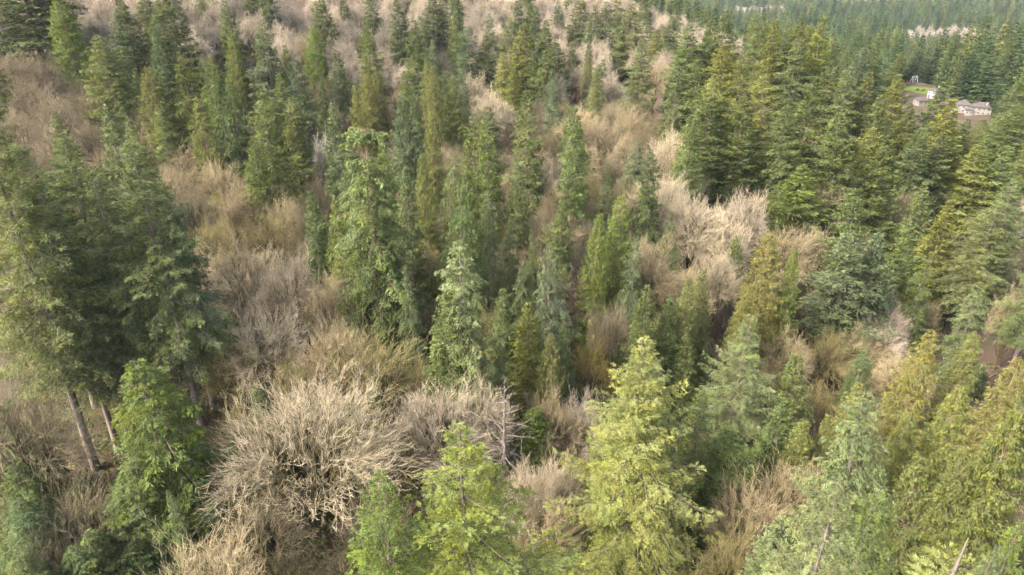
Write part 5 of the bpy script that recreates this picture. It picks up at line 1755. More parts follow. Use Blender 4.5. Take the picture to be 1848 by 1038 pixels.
('W',3,53.3,99.0,17.0,5.27,1.63,(.214,.180,.078),356,3),
('W',10,49.5,67.1,16.0,3.11,4.45,(.262,.209,.136),357,3),
('W',7,55.2,66.6,15.0,3.77,4.67,(.271,.217,.141),358,3),
('W',3,-11.6,74.9,16.0,3.55,3.54,(.215,.181,.078),359,3),
('W',11,-14.2,63.4,16.0,5.06,2.56,(.211,.177,.077),360,3),
('W',7,-30.6,63.3,15.0,3.72,4.17,(.220,.185,.080),361,3),
('W',11,-42.7,50.4,15.0,4.51,1.54,(.177,.146,.094),362,3),
('W',4,-44.4,47.3,13.0,3.86,0.55,(.180,.148,.095),363,3),
('W',11,-143.5,204.6,20.0,7.50,6.21,(.254,.203,.132),364,3),
('W',0,-136.9,204.7,20.0,7.13,4.66,(.240,.192,.125),365,3),
('W',6,-125.4,171.9,20.0,6.18,3.80,(.242,.193,.126),366,3),
('U',4,-128.3,267.9,20.6,6.38,3.93,(.350,.291,.218),367,5),
('U',6,11.4,296.6,18.2,4.91,3.84,(.342,.285,.214),368,5),
('U',11,102.6,378.6,17.3,6.31,0.81,(.324,.270,.202),369,6),
('U',8,26.1,282.4,17.3,4.80,0.68,(.369,.308,.231),370,5),
('U',8,102.0,351.2,19.6,4.50,4.92,(.369,.307,.230),371,5),
('U',5,38.3,340.4,20.8,5.05,1.03,(.388,.324,.243),372,7),
('U',11,2.8,393.3,17.8,6.02,4.45,(.389,.324,.243),373,8),
('U',8,64.6,369.5,18.7,6.46,1.32,(.359,.299,.224),374,5),
('U',2,85.0,398.6,20.7,6.35,3.56,(.374,.311,.234),375,5),
('U',3,-41.5,325.1,21.0,5.70,3.71,(.351,.292,.219),376,5),
('U',2,-82.9,317.0,18.3,5.75,4.21,(.378,.315,.236),377,5),
('U',1,-134.9,262.7,20.4,5.16,5.60,(.391,.326,.245),378,5),
('U',0,57.1,323.9,19.5,5.93,3.79,(.385,.321,.241),379,5),
('U',4,30.6,321.2,17.2,5.03,1.47,(.311,.259,.195),372,7),
('U',8,91.4,314.1,18.5,5.29,1.84,(.311,.259,.194),380,5),
('U',5,-11.6,298.5,19.7,6.35,6.01,(.353,.294,.221),381,5),
('U',4,-40.9,303.0,20.8,4.63,3.73,(.394,.328,.246),382,5),
('U',3,-50.0,258.6,20.0,6.16,2.12,(.312,.260,.195),383,5),
('U',9,107.1,403.1,17.6,5.19,1.48,(.328,.273,.205),369,6),
('U',6,-6.3,438.7,17.9,4.62,5.43,(.391,.326,.244),373,8),
('U',0,53.3,419.7,17.9,5.23,1.76,(.384,.320,.240),384,5),
('U',8,-2.6,367.9,17.5,4.84,1.38,(.306,.255,.191),373,8),
('U',1,34.9,401.0,20.0,5.78,2.87,(.403,.336,.252),372,7),
('U',1,84.6,307.0,20.4,5.13,0.09,(.320,.267,.200),369,6),
('U',0,-54.8,335.2,17.4,5.92,0.51,(.366,.305,.229),385,5),
('U',8,-48.7,309.4,19.3,5.03,6.22,(.378,.315,.236),386,5),
('U',1,102.3,334.4,17.1,4.68,5.91,(.348,.290,.218),387,5),
('U',1,35.4,426.9,19.4,6.32,4.83,(.308,.256,.192),388,5),
('U',4,-145.5,261.3,20.6,4.93,2.20,(.399,.333,.249),389,5),
('U',5,122.5,424.7,17.4,6.50,2.08,(.399,.332,.249),390,5),
('U',1,-124.8,222.2,20.0,6.14,3.23,(.313,.261,.196),391,5),
('U',11,50.3,445.2,19.5,4.80,6.04,(.337,.281,.211),392,5),
('U',11,109.5,385.2,18.4,5.11,4.58,(.358,.298,.224),369,6),
('U',11,43.0,400.7,18.9,4.90,4.10,(.355,.295,.222),372,7),
('U',7,118.7,431.7,20.1,4.55,5.60,(.321,.268,.201),369,6),
('U',11,59.8,271.6,19.6,4.91,0.31,(.362,.302,.226),393,5),
('U',1,15.4,376.8,17.6,5.75,0.65,(.330,.275,.206),372,7),
('U',6,-3.1,424.6,17.3,6.47,0.57,(.307,.256,.192),373,8),
('U',11,59.5,332.6,18.7,5.18,3.83,(.350,.291,.219),394,5),
('U',9,-48.4,299.8,20.9,5.59,3.28,(.402,.335,.251),395,5),
('U',6,90.4,403.4,17.7,5.41,0.59,(.379,.316,.237),396,5),
('U',7,-34.6,352.8,18.4,5.05,0.58,(.339,.282,.212),397,5),
('U',3,-23.6,403.1,19.7,5.21,2.90,(.364,.304,.228),398,5),
('U',1,-27.4,362.5,18.6,5.85,5.90,(.392,.326,.245),373,8),
('U',8,98.1,319.9,19.8,6.20,3.39,(.372,.310,.232),399,5),
('U',6,3.6,419.2,20.7,5.99,5.18,(.316,.263,.198),373,8),
('U',0,10.5,432.3,20.2,5.20,1.74,(.367,.306,.230),373,8),
('U',3,-7.8,322.7,20.1,4.86,1.61,(.317,.264,.198),373,8),
('U',5,-42.7,373.9,19.6,6.40,4.37,(.403,.336,.252),400,5),
('U',5,82.3,405.2,19.5,5.29,3.59,(.371,.309,.232),401,5),
('U',6,20.4,317.6,19.6,5.85,5.69,(.385,.321,.241),372,7),
('U',6,-68.5,309.5,17.6,5.95,0.65,(.363,.302,.227),402,5),
('U',4,-108.6,270.1,20.3,6.31,6.20,(.376,.313,.235),403,5),
('U',2,18.1,366.8,18.5,5.35,5.66,(.401,.335,.251),372,7),
('U',1,6.9,442.1,18.1,6.18,0.30,(.332,.276,.207),373,8),
('U',2,36.6,287.9,19.4,5.06,5.81,(.388,.324,.243),404,5),
('U',0,39.4,454.2,19.0,5.99,3.22,(.367,.306,.230),405,5),
('U',1,77.6,369.0,21.0,5.22,4.17,(.315,.262,.197),406,5),
('U',1,79.1,343.0,19.8,4.85,5.62,(.381,.318,.238),369,6),
('U',6,-93.4,281.2,18.6,6.16,6.04,(.353,.294,.220),407,5),
('U',1,113.3,424.5,20.0,5.12,0.09,(.330,.275,.206),369,6),
('U',7,44.7,380.9,20.0,5.37,4.36,(.312,.260,.195),372,7),
('U',4,-6.8,403.5,19.3,5.06,4.76,(.399,.332,.249),373,8),
('U',0,87.4,352.7,20.1,5.83,3.93,(.359,.299,.224),369,6),
('U',0,1.0,356.2,19.6,4.80,4.78,(.376,.313,.235),373,8),
('U',1,-128.0,240.3,19.1,5.23,2.29,(.398,.331,.249),408,5),
('U',3,101.7,442.4,20.3,5.95,2.98,(.398,.332,.249),369,6),
('U',2,35.8,302.6,20.0,5.67,2.74,(.374,.312,.234),409,5),
('U',6,-73.2,302.6,19.2,5.13,1.73,(.323,.269,.202),410,5),
('U',0,18.9,427.9,20.2,5.45,3.16,(.306,.255,.192),372,7),
('U',7,-63.8,323.9,17.7,5.21,3.01,(.324,.270,.203),411,5),
('U',4,64.1,421.8,20.4,5.47,2.75,(.324,.270,.203),412,5),
('U',8,102.5,412.7,18.1,5.23,1.54,(.339,.282,.212),369,6),
('U',11,-158.4,263.8,18.8,6.10,1.07,(.390,.325,.244),413,5),
('U',0,-10.8,359.4,17.1,5.34,4.69,(.350,.292,.219),373,8),
('U',7,71.6,450.4,18.8,5.78,5.42,(.312,.260,.195),414,5),
('U',11,62.0,359.8,17.9,6.48,3.32,(.351,.293,.220),415,5),
('U',2,-105.9,280.0,18.3,5.63,5.96,(.314,.262,.196),416,5),
('U',2,59.5,411.6,19.5,4.79,3.46,(.351,.292,.219),417,5),
('U',5,-107.8,253.1,20.0,4.69,1.00,(.375,.313,.234),418,5),
('U',3,23.8,390.6,20.7,4.73,1.90,(.395,.329,.247),372,7),
('U',0,-167.2,232.4,20.3,5.63,1.39,(.368,.307,.230),419,5),
('U',0,16.4,439.6,19.8,6.46,1.38,(.351,.293,.219),372,7),
('U',10,46.7,438.3,19.9,6.28,4.61,(.347,.289,.217),420,5),
('U',6,27.7,384.5,19.0,5.76,0.31,(.347,.290,.217),372,7),
('U',10,40.9,417.1,19.8,4.86,3.20,(.387,.322,.242),421,5),
('U',4,-139.2,222.2,19.6,6.49,6.12,(.387,.322,.242),422,5),
('U',3,-33.8,322.4,19.4,4.84,4.88,(.383,.319,.239),423,5),
('U',0,-133.9,247.5,20.6,5.42,2.81,(.337,.281,.210),424,5),
('U',0,111.7,453.9,18.2,5.96,2.91,(.337,.280,.210),369,6),
('U',7,88.1,454.4,18.8,5.87,3.15,(.375,.312,.234),425,5),
('U',4,126.3,407.7,17.7,6.12,2.23,(.390,.325,.244),426,5),
('U',7,45.7,342.2,19.3,5.95,5.22,(.343,.286,.215),427,5),
('U',4,60.3,284.3,18.4,4.74,1.54,(.336,.280,.210),428,5),
('U',5,-158.9,217.1,20.6,4.60,4.80,(.383,.320,.240),429,5),
('U',6,-118.2,253.2,19.0,6.01,3.96,(.349,.291,.218),430,5),
('U',0,-11.0,349.2,20.7,6.29,1.84,(.360,.300,.225),373,8),
('U',1,5.0,362.5,20.4,5.56,1.71,(.398,.332,.249),373,8),
('U',2,52.2,430.4,20.9,5.98,1.89,(.330,.275,.206),431,5),
('U',4,17.4,308.3,19.1,6.11,4.70,(.331,.276,.207),372,7),
('U',8,-14.4,374.6,19.1,5.86,2.73,(.361,.301,.226),373,8),
('U',1,-1.5,334.6,18.9,4.62,6.02,(.346,.289,.216),373,8),
('U',6,36.9,379.8,19.1,5.46,0.22,(.385,.321,.241),372,7),
('U',9,43.5,353.4,19.2,4.86,5.70,(.391,.326,.245),372,7),
('U',2,73.2,431.3,17.0,6.04,3.34,(.332,.276,.207),432,5),
('U',6,64.1,431.6,20.9,4.53,5.53,(.335,.279,.209),433,5),
('U',11,-4.3,416.0,20.8,5.12,1.03,(.324,.270,.202),373,8),
('U',1,-18.6,296.9,18.7,5.44,1.80,(.364,.303,.227),434,5),
('U',11,96.9,419.2,20.7,5.61,0.58,(.398,.331,.249),369,6),
('U',7,67.7,335.9,18.1,4.74,0.35,(.312,.260,.195),435,5),
('U',10,65.2,396.1,17.8,5.64,5.97,(.398,.332,.249),436,5),
('U',5,-26.1,321.0,20.5,4.83,5.24,(.392,.327,.245),437,5),
('U',1,-47.3,240.1,20.2,5.71,5.30,(.313,.261,.195),438,5),
('U',4,52.2,292.8,19.7,5.42,2.84,(.313,.260,.195),439,5),
('U',7,-12.2,288.7,18.9,5.28,2.56,(.313,.261,.195),440,5),
('U',4,28.2,412.9,20.0,4.68,1.46,(.342,.285,.213),372,7),
('U',6,-59.5,248.0,17.7,5.63,0.62,(.342,.285,.214),441,5),
('U',8,-55.4,357.5,17.1,5.95,4.72,(.310,.258,.193),442,5),
('U',6,-105.4,287.9,18.7,6.48,0.45,(.308,.257,.193),443,5),
('U',5,23.1,405.3,17.9,6.42,0.50,(.349,.291,.218),372,7),
('U',8,81.9,335.9,20.5,5.99,0.69,(.393,.327,.245),369,6),
('U',6,-79.2,243.8,20.9,6.43,6.21,(.385,.320,.240),444,5),
('U',8,17.6,385.0,20.6,5.69,0.06,(.320,.267,.200),372,7),
('U',0,17.1,415.0,18.1,4.78,3.49,(.362,.302,.227),372,7),
('U',7,3.4,304.7,20.8,5.34,4.17,(.400,.334,.250),445,5),
('U',9,-14.8,417.0,20.0,6.41,0.78,(.314,.262,.196),446,5),
('U',4,-42.6,345.9,20.2,4.87,1.50,(.343,.286,.214),447,5),
('U',5,35.0,438.5,18.8,6.03,2.88,(.311,.259,.195),448,5),
('U',4,81.2,446.9,17.3,6.25,1.91,(.341,.284,.213),449,5),
('U',9,132.2,448.0,19.7,6.48,0.82,(.317,.264,.198),450,5),
('U',11,-49.2,270.8,18.5,4.71,0.10,(.349,.291,.218),451,5),
('U',4,-19.3,357.9,20.1,4.57,5.73,(.392,.326,.245),373,8),
('U',10,-103.9,260.0,17.2,5.93,4.53,(.316,.263,.197),452,5),
('U',10,-30.1,299.2,19.0,6.29,3.31,(.390,.325,.244),453,5),
('U',4,72.9,394.5,17.2,4.59,4.56,(.336,.280,.210),454,5),
('U',8,-50.5,368.3,20.2,4.75,1.47,(.390,.325,.244),455,5),
('U',1,-115.1,281.0,17.7,6.19,2.81,(.350,.292,.219),456,5),
('U',10,-151.3,244.8,19.6,5.30,0.27,(.314,.261,.196),457,5),
('U',8,66.9,379.9,17.4,4.65,1.40,(.327,.272,.204),458,5),
('U',7,139.3,451.7,18.3,5.93,1.96,(.343,.286,.214),459,5),
('U',0,52.4,330.5,20.8,4.51,0.45,(.343,.286,.215),460,5),
('U',9,99.8,366.9,19.5,6.24,2.23,(.350,.292,.219),369,6),
('U',11,120.8,440.1,18.4,4.57,3.19,(.346,.288,.216),369,6),
('U',1,-21.3,313.9,17.0,5.51,5.24,(.323,.269,.202),461,5),
('U',3,-9.0,396.4,17.8,5.51,6.21,(.358,.298,.224),373,8),
('U',9,-18.8,333.7,19.1,5.70,4.94,(.343,.286,.215),373,8),
('U',4,-38.6,254.7,19.4,6.04,1.44,(.376,.313,.235),462,5),
('U',9,103.7,432.6,17.1,5.85,2.12,(.343,.285,.214),369,6),
('U',10,91.9,411.1,20.9,6.22,0.40,(.365,.304,.228),463,5),
('U',3,-119.4,275.3,17.4,5.69,5.98,(.325,.270,.203),464,5),
('U',6,92.0,386.6,18.8,6.19,1.99,(.325,.271,.203),369,6),
('U',4,6.4,290.7,20.7,5.37,2.49,(.345,.287,.216),465,5),
('U',2,77.9,410.7,20.4,5.21,1.70,(.348,.290,.218),466,5),
('U',9,16.7,454.5,19.5,6.19,4.49,(.319,.266,.199),372,7),
('U',4,14.7,325.1,19.0,5.48,3.81,(.325,.271,.203),372,7),
('U',9,79.5,300.2,18.1,4.80,1.12,(.393,.327,.246),369,6),
('U',9,37.6,408.1,17.3,5.75,5.27,(.390,.325,.244),372,7),
('U',8,-25.1,375.6,17.3,4.90,2.37,(.373,.311,.233),467,5),
('U',6,-14.2,269.7,20.5,4.76,5.90,(.340,.283,.212),468,5),
('U',10,61.9,440.2,19.3,6.16,4.68,(.369,.307,.230),469,5),
('U',8,-39.5,313.8,19.6,5.04,2.06,(.310,.258,.194),470,5),
('U',11,-15.1,317.9,18.8,4.59,1.71,(.360,.300,.225),373,8),
('U',3,-3.1,277.2,20.7,5.25,4.67,(.386,.321,.241),471,5),
('U',10,95.2,327.0,20.1,6.40,3.08,(.385,.321,.241),472,5),
('U',3,117.3,416.0,17.2,4.59,4.23,(.318,.265,.199),369,6),
('F',3,-149.7,235.9,27.8,5.45,2.06,(.075,.096,.042),473,9),
('F',7,-26.9,352.6,27.9,4.72,1.19,(.090,.114,.042),474,10),
('F',6,-115.7,242.6,24.3,5.63,0.30,(.075,.097,.042),475,9),
('F',11,121.3,460.0,30.8,5.88,4.08,(.099,.126,.047),476,10),
('F',4,-73.2,275.2,25.5,5.00,5.01,(.086,.111,.048),477,9),
('F',11,105.9,449.0,28.0,4.57,3.50,(.082,.106,.046),478,9),
('F',8,53.2,456.9,25.5,5.89,2.16,(.089,.114,.063),479,11),
('F',8,-125.5,251.4,30.3,5.15,6.26,(.090,.114,.042),480,10),
('F',7,5.5,407.8,27.7,5.01,5.57,(.089,.112,.042),481,10),
('F',8,94.7,444.6,24.6,6.00,6.20,(.085,.109,.060),482,11),
('F',4,82.8,435.5,30.8,5.87,5.74,(.080,.104,.045),483,9),
('F',4,56.2,391.0,29.3,5.15,2.93,(.089,.113,.042),484,10),
('F',6,-119.9,260.8,25.9,5.44,4.43,(.086,.109,.060),485,11),
('F',9,76.8,281.2,25.1,4.62,2.11,(.095,.120,.045),486,10),
('F',0,84.5,421.4,27.7,5.15,2.55,(.087,.112,.061),487,11),
('F',9,-42.7,383.8,24.6,4.87,2.93,(.083,.108,.047),488,9),
('F',0,8.2,351.8,24.2,5.82,0.52,(.101,.128,.047),489,10),
('F',11,-10.1,314.6,26.8,4.56,4.44,(.100,.128,.070),490,11),
('F',6,67.1,363.3,27.0,5.65,1.29,(.078,.101,.044),491,9),
('F',11,9.6,383.2,28.2,5.91,1.00,(.078,.100,.043),492,9),
('F',0,61.9,461.5,24.7,5.43,0.24,(.077,.100,.043),493,9),
('F',2,-67.8,299.2,25.3,5.24,2.02,(.084,.109,.047),494,9),
('F',6,86.3,379.6,32.6,4.52,0.91,(.075,.098,.042),495,9),
('F',11,-17.4,411.1,25.2,4.70,3.60,(.089,.113,.062),496,11),
('F',3,-26.7,343.1,29.6,5.36,3.71,(.080,.104,.045),497,9),
('F',4,90.4,361.4,27.3,4.56,4.26,(.083,.107,.047),498,9),
('F',6,72.5,406.7,26.5,5.45,1.96,(.077,.100,.043),499,9),
('F',2,31.5,406.8,26.5,5.63,6.25,(.098,.124,.046),500,10),
('F',4,-113.0,274.3,28.5,5.95,4.04,(.090,.116,.050),501,9),
('F',9,7.1,368.8,30.5,5.71,3.26,(.097,.123,.046),502,10),
('F',2,-49.0,357.9,25.6,5.27,2.81,(.103,.130,.048),503,10),
('F',7,119.9,449.1,31.1,4.60,3.71,(.086,.111,.048),504,9),
('F',3,-99.2,279.7,24.7,5.10,4.63,(.075,.097,.042),505,9),
('F',11,-33.1,274.1,28.9,5.51,3.35,(.074,.096,.041),506,9),
('F',2,-121.9,229.1,27.6,5.93,0.60,(.107,.135,.050),507,10),
('F',4,-166.5,243.7,24.7,5.14,4.69,(.083,.107,.046),508,9),
('F',7,-37.2,391.9,25.2,5.66,2.39,(.077,.100,.043),509,9),
('F',4,114.8,467.6,25.7,5.20,5.49,(.080,.103,.045),510,9),
('F',4,110.4,463.5,24.4,4.52,0.99,(.078,.101,.044),511,9),
('F',10,-21.7,276.8,31.8,4.86,2.60,(.091,.115,.043),512,10),
('F',8,118.3,397.0,31.8,5.93,4.52,(.097,.124,.068),513,11),
('F',0,4.3,449.4,25.2,5.71,2.31,(.088,.113,.062),514,11),
('F',2,-97.0,287.2,24.7,5.82,5.84,(.090,.116,.050),515,9),
('F',1,59.3,445.9,29.3,5.61,0.83,(.102,.130,.072),516,11),
('F',8,-57.0,298.5,27.6,5.95,0.86,(.087,.112,.049),517,9),
('F',0,-90.8,275.2,31.6,5.56,0.97,(.082,.106,.046),518,9),
('F',6,3.2,348.1,27.3,5.66,2.32,(.074,.096,.042),519,9),
('F',7,13.4,285.0,32.3,5.68,5.05,(.079,.102,.044),520,9),
('F',3,158.6,385.3,34.2,5.18,1.58,(.105,.121,.043),521,12),
('F',8,178.4,239.5,31.4,5.17,4.33,(.092,.117,.043),522,13),
('F',3,186.4,255.9,31.1,5.85,5.11,(.093,.118,.044),523,13),
('F',1,121.7,319.8,26.0,5.76,4.61,(.088,.114,.049),524,14),
('C',3,98.7,242.4,27.4,6.13,2.57,(.112,.128,.046),525,12),
('F',5,144.9,353.1,29.2,5.34,1.13,(.116,.133,.047),526,12),
('C',10,135.3,358.7,26.4,5.31,2.07,(.118,.136,.048),527,12),
('F',10,138.7,333.0,26.7,5.55,5.82,(.090,.114,.042),528,13),
('F',5,148.1,378.9,33.6,5.51,4.05,(.128,.143,.043),529,15),
('F',2,158.4,395.6,27.8,5.89,0.63,(.086,.108,.040),530,13),
('F',11,156.7,205.6,29.8,4.93,0.20,(.125,.141,.042),531,15),
('F',9,114.9,338.3,26.3,5.75,2.96,(.106,.134,.050),532,13),
('F',7,146.2,397.9,26.4,5.84,1.38,(.107,.135,.050),533,13),
('C',2,145.7,366.6,32.4,6.23,5.74,(.114,.130,.047),534,12),
('F',2,174.7,226.4,29.3,5.47,1.64,(.083,.107,.046),535,14),
('F',9,255.7,340.5,26.1,5.92,5.75,(.107,.136,.050),536,13),
('F',4,156.6,376.3,33.9,5.75,3.36,(.090,.116,.050),537,14),
('F',10,139.9,345.8,26.2,5.23,3.15,(.086,.111,.048),538,14),
('C',1,135.9,395.0,27.7,6.04,5.75,(.109,.125,.045),539,12),
('F',9,124.7,356.2,27.8,5.41,0.02,(.135,.151,.045),540,15),
('F',7,128.5,348.4,28.2,5.80,0.33,(.104,.131,.049),541,13),
('F',10,146.4,387.6,28.6,5.40,2.01,(.092,.116,.043),542,13),
('F',1,178.9,251.3,27.0,4.97,3.27,(.081,.104,.045),543,14),
('F',3,134.6,383.6,27.0,4.92,2.30,(.082,.106,.046),544,14),
('F',4,126.1,305.5,27.7,4.85,1.13,(.105,.133,.049),545,13),
('F',6,134.6,324.2,26.1,5.05,1.20,(.098,.124,.046),546,13),
('F',9,128.3,314.2,27.5,5.45,1.17,(.099,.125,.047),547,13),
('F',9,124.9,328.5,28.2,5.63,5.88,(.105,.133,.049),548,13),
('F',5,197.0,269.3,26.1,5.16,5.79,(.079,.102,.044),549,14),
('F',1,135.1,372.1,29.7,5.65,5.59,(.112,.129,.046),550,12),
('C',11,118.1,349.5,26.1,5.90,3.44,(.120,.138,.049),551,12),
('F',0,167.0,389.8,26.9,5.67,5.00,(.085,.108,.040),552,13),
('F',4,170.1,234.5,27.3,4.95,5.73,(.101,.115,.041),553,12),
('F',8,111.0,321.2,26.5,5.17,3.61,(.086,.111,.048),554,14),
('F',10,127.8,376.9,26.9,5.86,0.29,(.083,.107,.047),555,14),
('C',4,164.9,211.0,27.6,6.13,3.27,(.113,.129,.046),556,12),
('F',7,313.2,571.8,33.1,5.86,0.15,(.099,.125,.046),557,16),
('F',9,314.1,624.2,32.2,6.29,0.03,(.089,.113,.042),558,16),
('F',4,288.7,576.8,35.6,5.04,5.68,(.081,.104,.057),559,17),
('F',4,174.0,478.0,32.7,5.16,3.01,(.085,.108,.060),560,17),
('F',9,345.9,508.7,31.6,5.61,1.55,(.107,.135,.050),561,16),
('F',9,357.0,584.0,27.1,6.23,0.64,(.104,.132,.049),562,16),
('F',6,274.7,586.3,34.1,6.85,1.77,(.090,.114,.042),563,16),
('C',7,233.9,468.9,28.1,6.34,2.69,(.104,.120,.043),564,18),
('F',4,407.3,660.6,27.3,6.45,0.93,(.085,.110,.048),565,19),
('F',8,380.9,689.7,34.3,5.90,5.59,(.084,.108,.047),566,19),
('C',3,323.8,705.2,27.3,5.94,5.04,(.101,.116,.041),567,18),
('F',7,180.3,516.4,27.0,5.19,1.79,(.102,.131,.072),568,17),
('F',1,506.1,737.2,27.0,6.09,5.72,(.103,.118,.042),569,18),
('F',0,454.5,626.6,26.5,6.54,2.97,(.094,.119,.044),570,16),
('F',7,506.9,725.5,29.4,6.75,1.28,(.071,.092,.040),571,19),
('F',5,407.6,637.9,26.7,5.74,3.34,(.083,.106,.058),572,17),
('F',3,175.1,604.2,29.9,5.60,1.47,(.087,.110,.041),573,16),
('F',11,221.4,672.0,26.9,5.74,5.85,(.082,.106,.046),574,19),
('F',8,337.5,743.1,32.6,6.69,0.07,(.089,.115,.050),575,19),
('F',2,237.2,658.4,34.2,6.79,2.18,(.092,.117,.065),576,17),
('F',2,307.2,517.1,32.5,6.99,0.48,(.085,.109,.060),577,17),
('F',3,203.6,452.0,29.0,6.74,4.22,(.084,.106,.039),578,16),
('F',4,219.4,615.0,29.3,5.23,0.15,(.095,.121,.067),579,17),
('F',1,173.1,545.6,33.3,5.19,5.37,(.089,.113,.042),580,16),
('F',11,164.2,449.5,32.3,5.60,0.09,(.073,.095,.041),581,19),
('F',7,424.4,750.0,32.9,5.12,0.14,(.088,.111,.041),582,16),
('F',8,396.5,545.3,35.0,5.47,0.18,(.088,.114,.050),583,19),
('C',6,228.2,684.7,32.9,5.37,4.05,(.099,.114,.041),584,18),
('C',7,249.9,739.4,31.3,6.58,3.22,(.112,.128,.046),585,18),
('F',7,336.9,700.6,35.0,5.28,5.67,(.094,.119,.044),586,16),
('F',7,230.0,598.2,28.1,6.39,6.17,(.074,.095,.041),587,19),
('C',8,294.4,697.2,35.5,5.98,3.23,(.109,.125,.045),588,18),
('F',1,375.9,740.9,34.7,5.72,3.64,(.114,.131,.047),589,18),
('F',7,274.4,733.8,32.4,6.11,2.80,(.082,.106,.046),590,19),
('F',7,245.4,641.7,31.2,5.76,2.99,(.090,.114,.042),591,16),
('F',10,283.1,411.3,35.1,5.12,2.22,(.087,.110,.041),592,16),
('F',11,255.9,509.5,26.1,6.94,3.47,(.074,.095,.041),593,19),
('F',1,337.2,537.9,27.5,5.21,0.13,(.103,.131,.048),594,16),
('F',10,235.2,451.5,31.4,6.27,0.92,(.077,.100,.043),595,19),
('F',4,206.9,711.1,35.2,5.17,0.92,(.094,.119,.044),596,16),
('C',5,430.2,598.4,34.0,5.31,2.03,(.111,.127,.045),597,18),
('F',11,474.1,732.8,26.9,6.04,3.33,(.107,.136,.050),598,16),
('F',4,206.7,663.9,32.6,6.38,5.97,(.091,.117,.064),599,17),
('F',3,314.1,653.2,33.3,5.01,4.91,(.084,.106,.039),600,16),
('C',6,387.1,713.5,31.7,6.19,2.40,(.094,.107,.038),601,18),
('F',4,219.0,473.2,27.7,5.65,2.33,(.085,.109,.047),602,19),
('F',11,312.5,754.4,28.9,6.68,3.75,(.084,.108,.047),603,19),
('F',0,345.5,722.2,29.0,6.51,1.94,(.084,.108,.059),604,17),
('C',9,285.4,730.3,34.9,5.05,5.16,(.108,.124,.044),605,18),
('F',2,268.3,540.8,31.4,6.30,0.89,(.119,.136,.049),606,18),
('F',9,294.6,542.3,32.1,5.96,4.34,(.086,.109,.040),607,16),
('C',2,351.9,602.1,28.4,5.08,2.02,(.115,.132,.047),608,18),
('F',2,330.5,512.7,30.4,6.96,1.28,(.084,.106,.039),609,16),
('F',7,507.6,757.1,30.8,5.69,2.92,(.083,.108,.047),610,19),
('F',2,385.0,559.8,36.0,5.82,1.97,(.083,.106,.039),611,16),
('C',6,440.6,733.0,30.5,6.03,0.60,(.113,.129,.046),612,18),
('F',9,355.1,544.4,26.9,6.25,0.10,(.107,.135,.050),613,16),
('C',3,228.2,561.7,26.9,6.46,1.83,(.101,.116,.041),614,18),
('F',7,386.8,536.9,34.9,6.50,1.78,(.096,.121,.045),615,16),
('F',4,334.1,555.0,27.1,6.47,3.92,(.096,.122,.045),616,16),
('F',3,306.6,632.5,35.3,5.07,5.09,(.088,.112,.041),617,16),
('F',7,398.4,724.8,31.0,6.99,2.66,(.086,.111,.048),618,19),
('F',11,438.7,674.9,30.1,6.16,3.80,(.083,.107,.046),619,19),
('F',6,326.0,718.1,28.6,5.29,4.06,(.087,.109,.041),620,16),
('F',0,298.6,734.7,28.9,6.35,3.45,(.097,.123,.046),621,16),
('F',3,188.9,628.0,26.2,5.45,2.21,(.078,.101,.044),622,19),
('F',9,196.0,458.0,31.9,5.67,1.54,(.083,.107,.046),623,19),
('F',0,352.3,702.2,33.2,5.70,2.77,(.106,.122,.043),624,18),
('F',1,217.6,698.7,28.0,6.48,3.72,(.087,.112,.061),625,17),
('F',6,425.4,739.1,33.5,5.13,1.35,(.097,.122,.045),626,16),
('F',11,237.3,756.5,27.7,5.47,2.38,(.076,.098,.042),627,19),
('F',8,189.4,513.2,26.5,5.90,4.55,(.087,.111,.061),628,17),
('F',9,526.0,759.3,32.5,5.63,0.11,(.106,.134,.050),629,16),
('F',2,370.6,517.9,26.8,6.80,0.24,(.098,.124,.046),630,16),
('F',3,285.5,656.9,33.7,5.72,2.36,(.098,.124,.046),631,16),
('F',3,299.7,660.3,27.4,5.31,2.40,(.105,.133,.049),632,16),
('F',1,225.7,417.8,26.1,5.66,4.85,(.108,.124,.044),633,18),
('F',1,426.4,675.3,27.5,6.28,5.95,(.090,.114,.042),634,16),
('F',5,207.4,547.6,28.9,6.80,2.80,(.087,.110,.041),635,16),
('F',10,250.0,565.4,31.1,6.65,5.11,(.098,.112,.040),636,18),
('F',11,190.7,448.8,31.8,5.91,2.48,(.071,.091,.040),637,19),
('F',11,180.3,581.9,28.4,5.66,4.98,(.081,.103,.057),638,17),
('F',10,254.9,664.8,29.0,5.56,4.85,(.094,.119,.044),639,16),
('F',8,190.9,561.7,31.3,5.87,3.98,(.102,.117,.042),640,18),
('F',6,304.8,542.1,34.3,5.78,5.86,(.087,.111,.041),641,16),
('F',1,212.5,572.8,30.4,6.77,4.49,(.102,.130,.048),642,16),
('F',9,363.6,673.5,30.6,5.65,0.93,(.085,.110,.048),643,19),
('C',1,206.8,469.2,30.2,6.82,4.86,(.121,.139,.049),644,18),
('F',6,417.5,611.5,30.7,6.13,2.97,(.106,.122,.043),645,18),
('F',7,194.4,545.4,29.5,6.03,0.01,(.086,.109,.040),646,16),
('F',6,174.3,589.6,29.4,5.36,2.20,(.085,.109,.047),647,19),
('F',11,214.5,725.3,30.3,5.56,3.24,(.091,.116,.043),648,16),
('F',10,250.8,694.8,26.0,6.70,5.98,(.106,.134,.050),649,16),
('C',5,399.9,566.3,29.9,5.01,4.54,(.114,.131,.047),650,18),
('F',1,310.5,724.0,32.1,5.21,6.20,(.099,.126,.069),651,17),
('F',0,200.6,430.5,27.9,6.45,3.37,(.101,.128,.047),652,16),
('C',1,296.4,646.9,33.4,5.62,6.18,(.115,.132,.047),653,18),
('F',0,260.1,636.3,27.9,5.85,2.53,(.114,.130,.046),654,18),
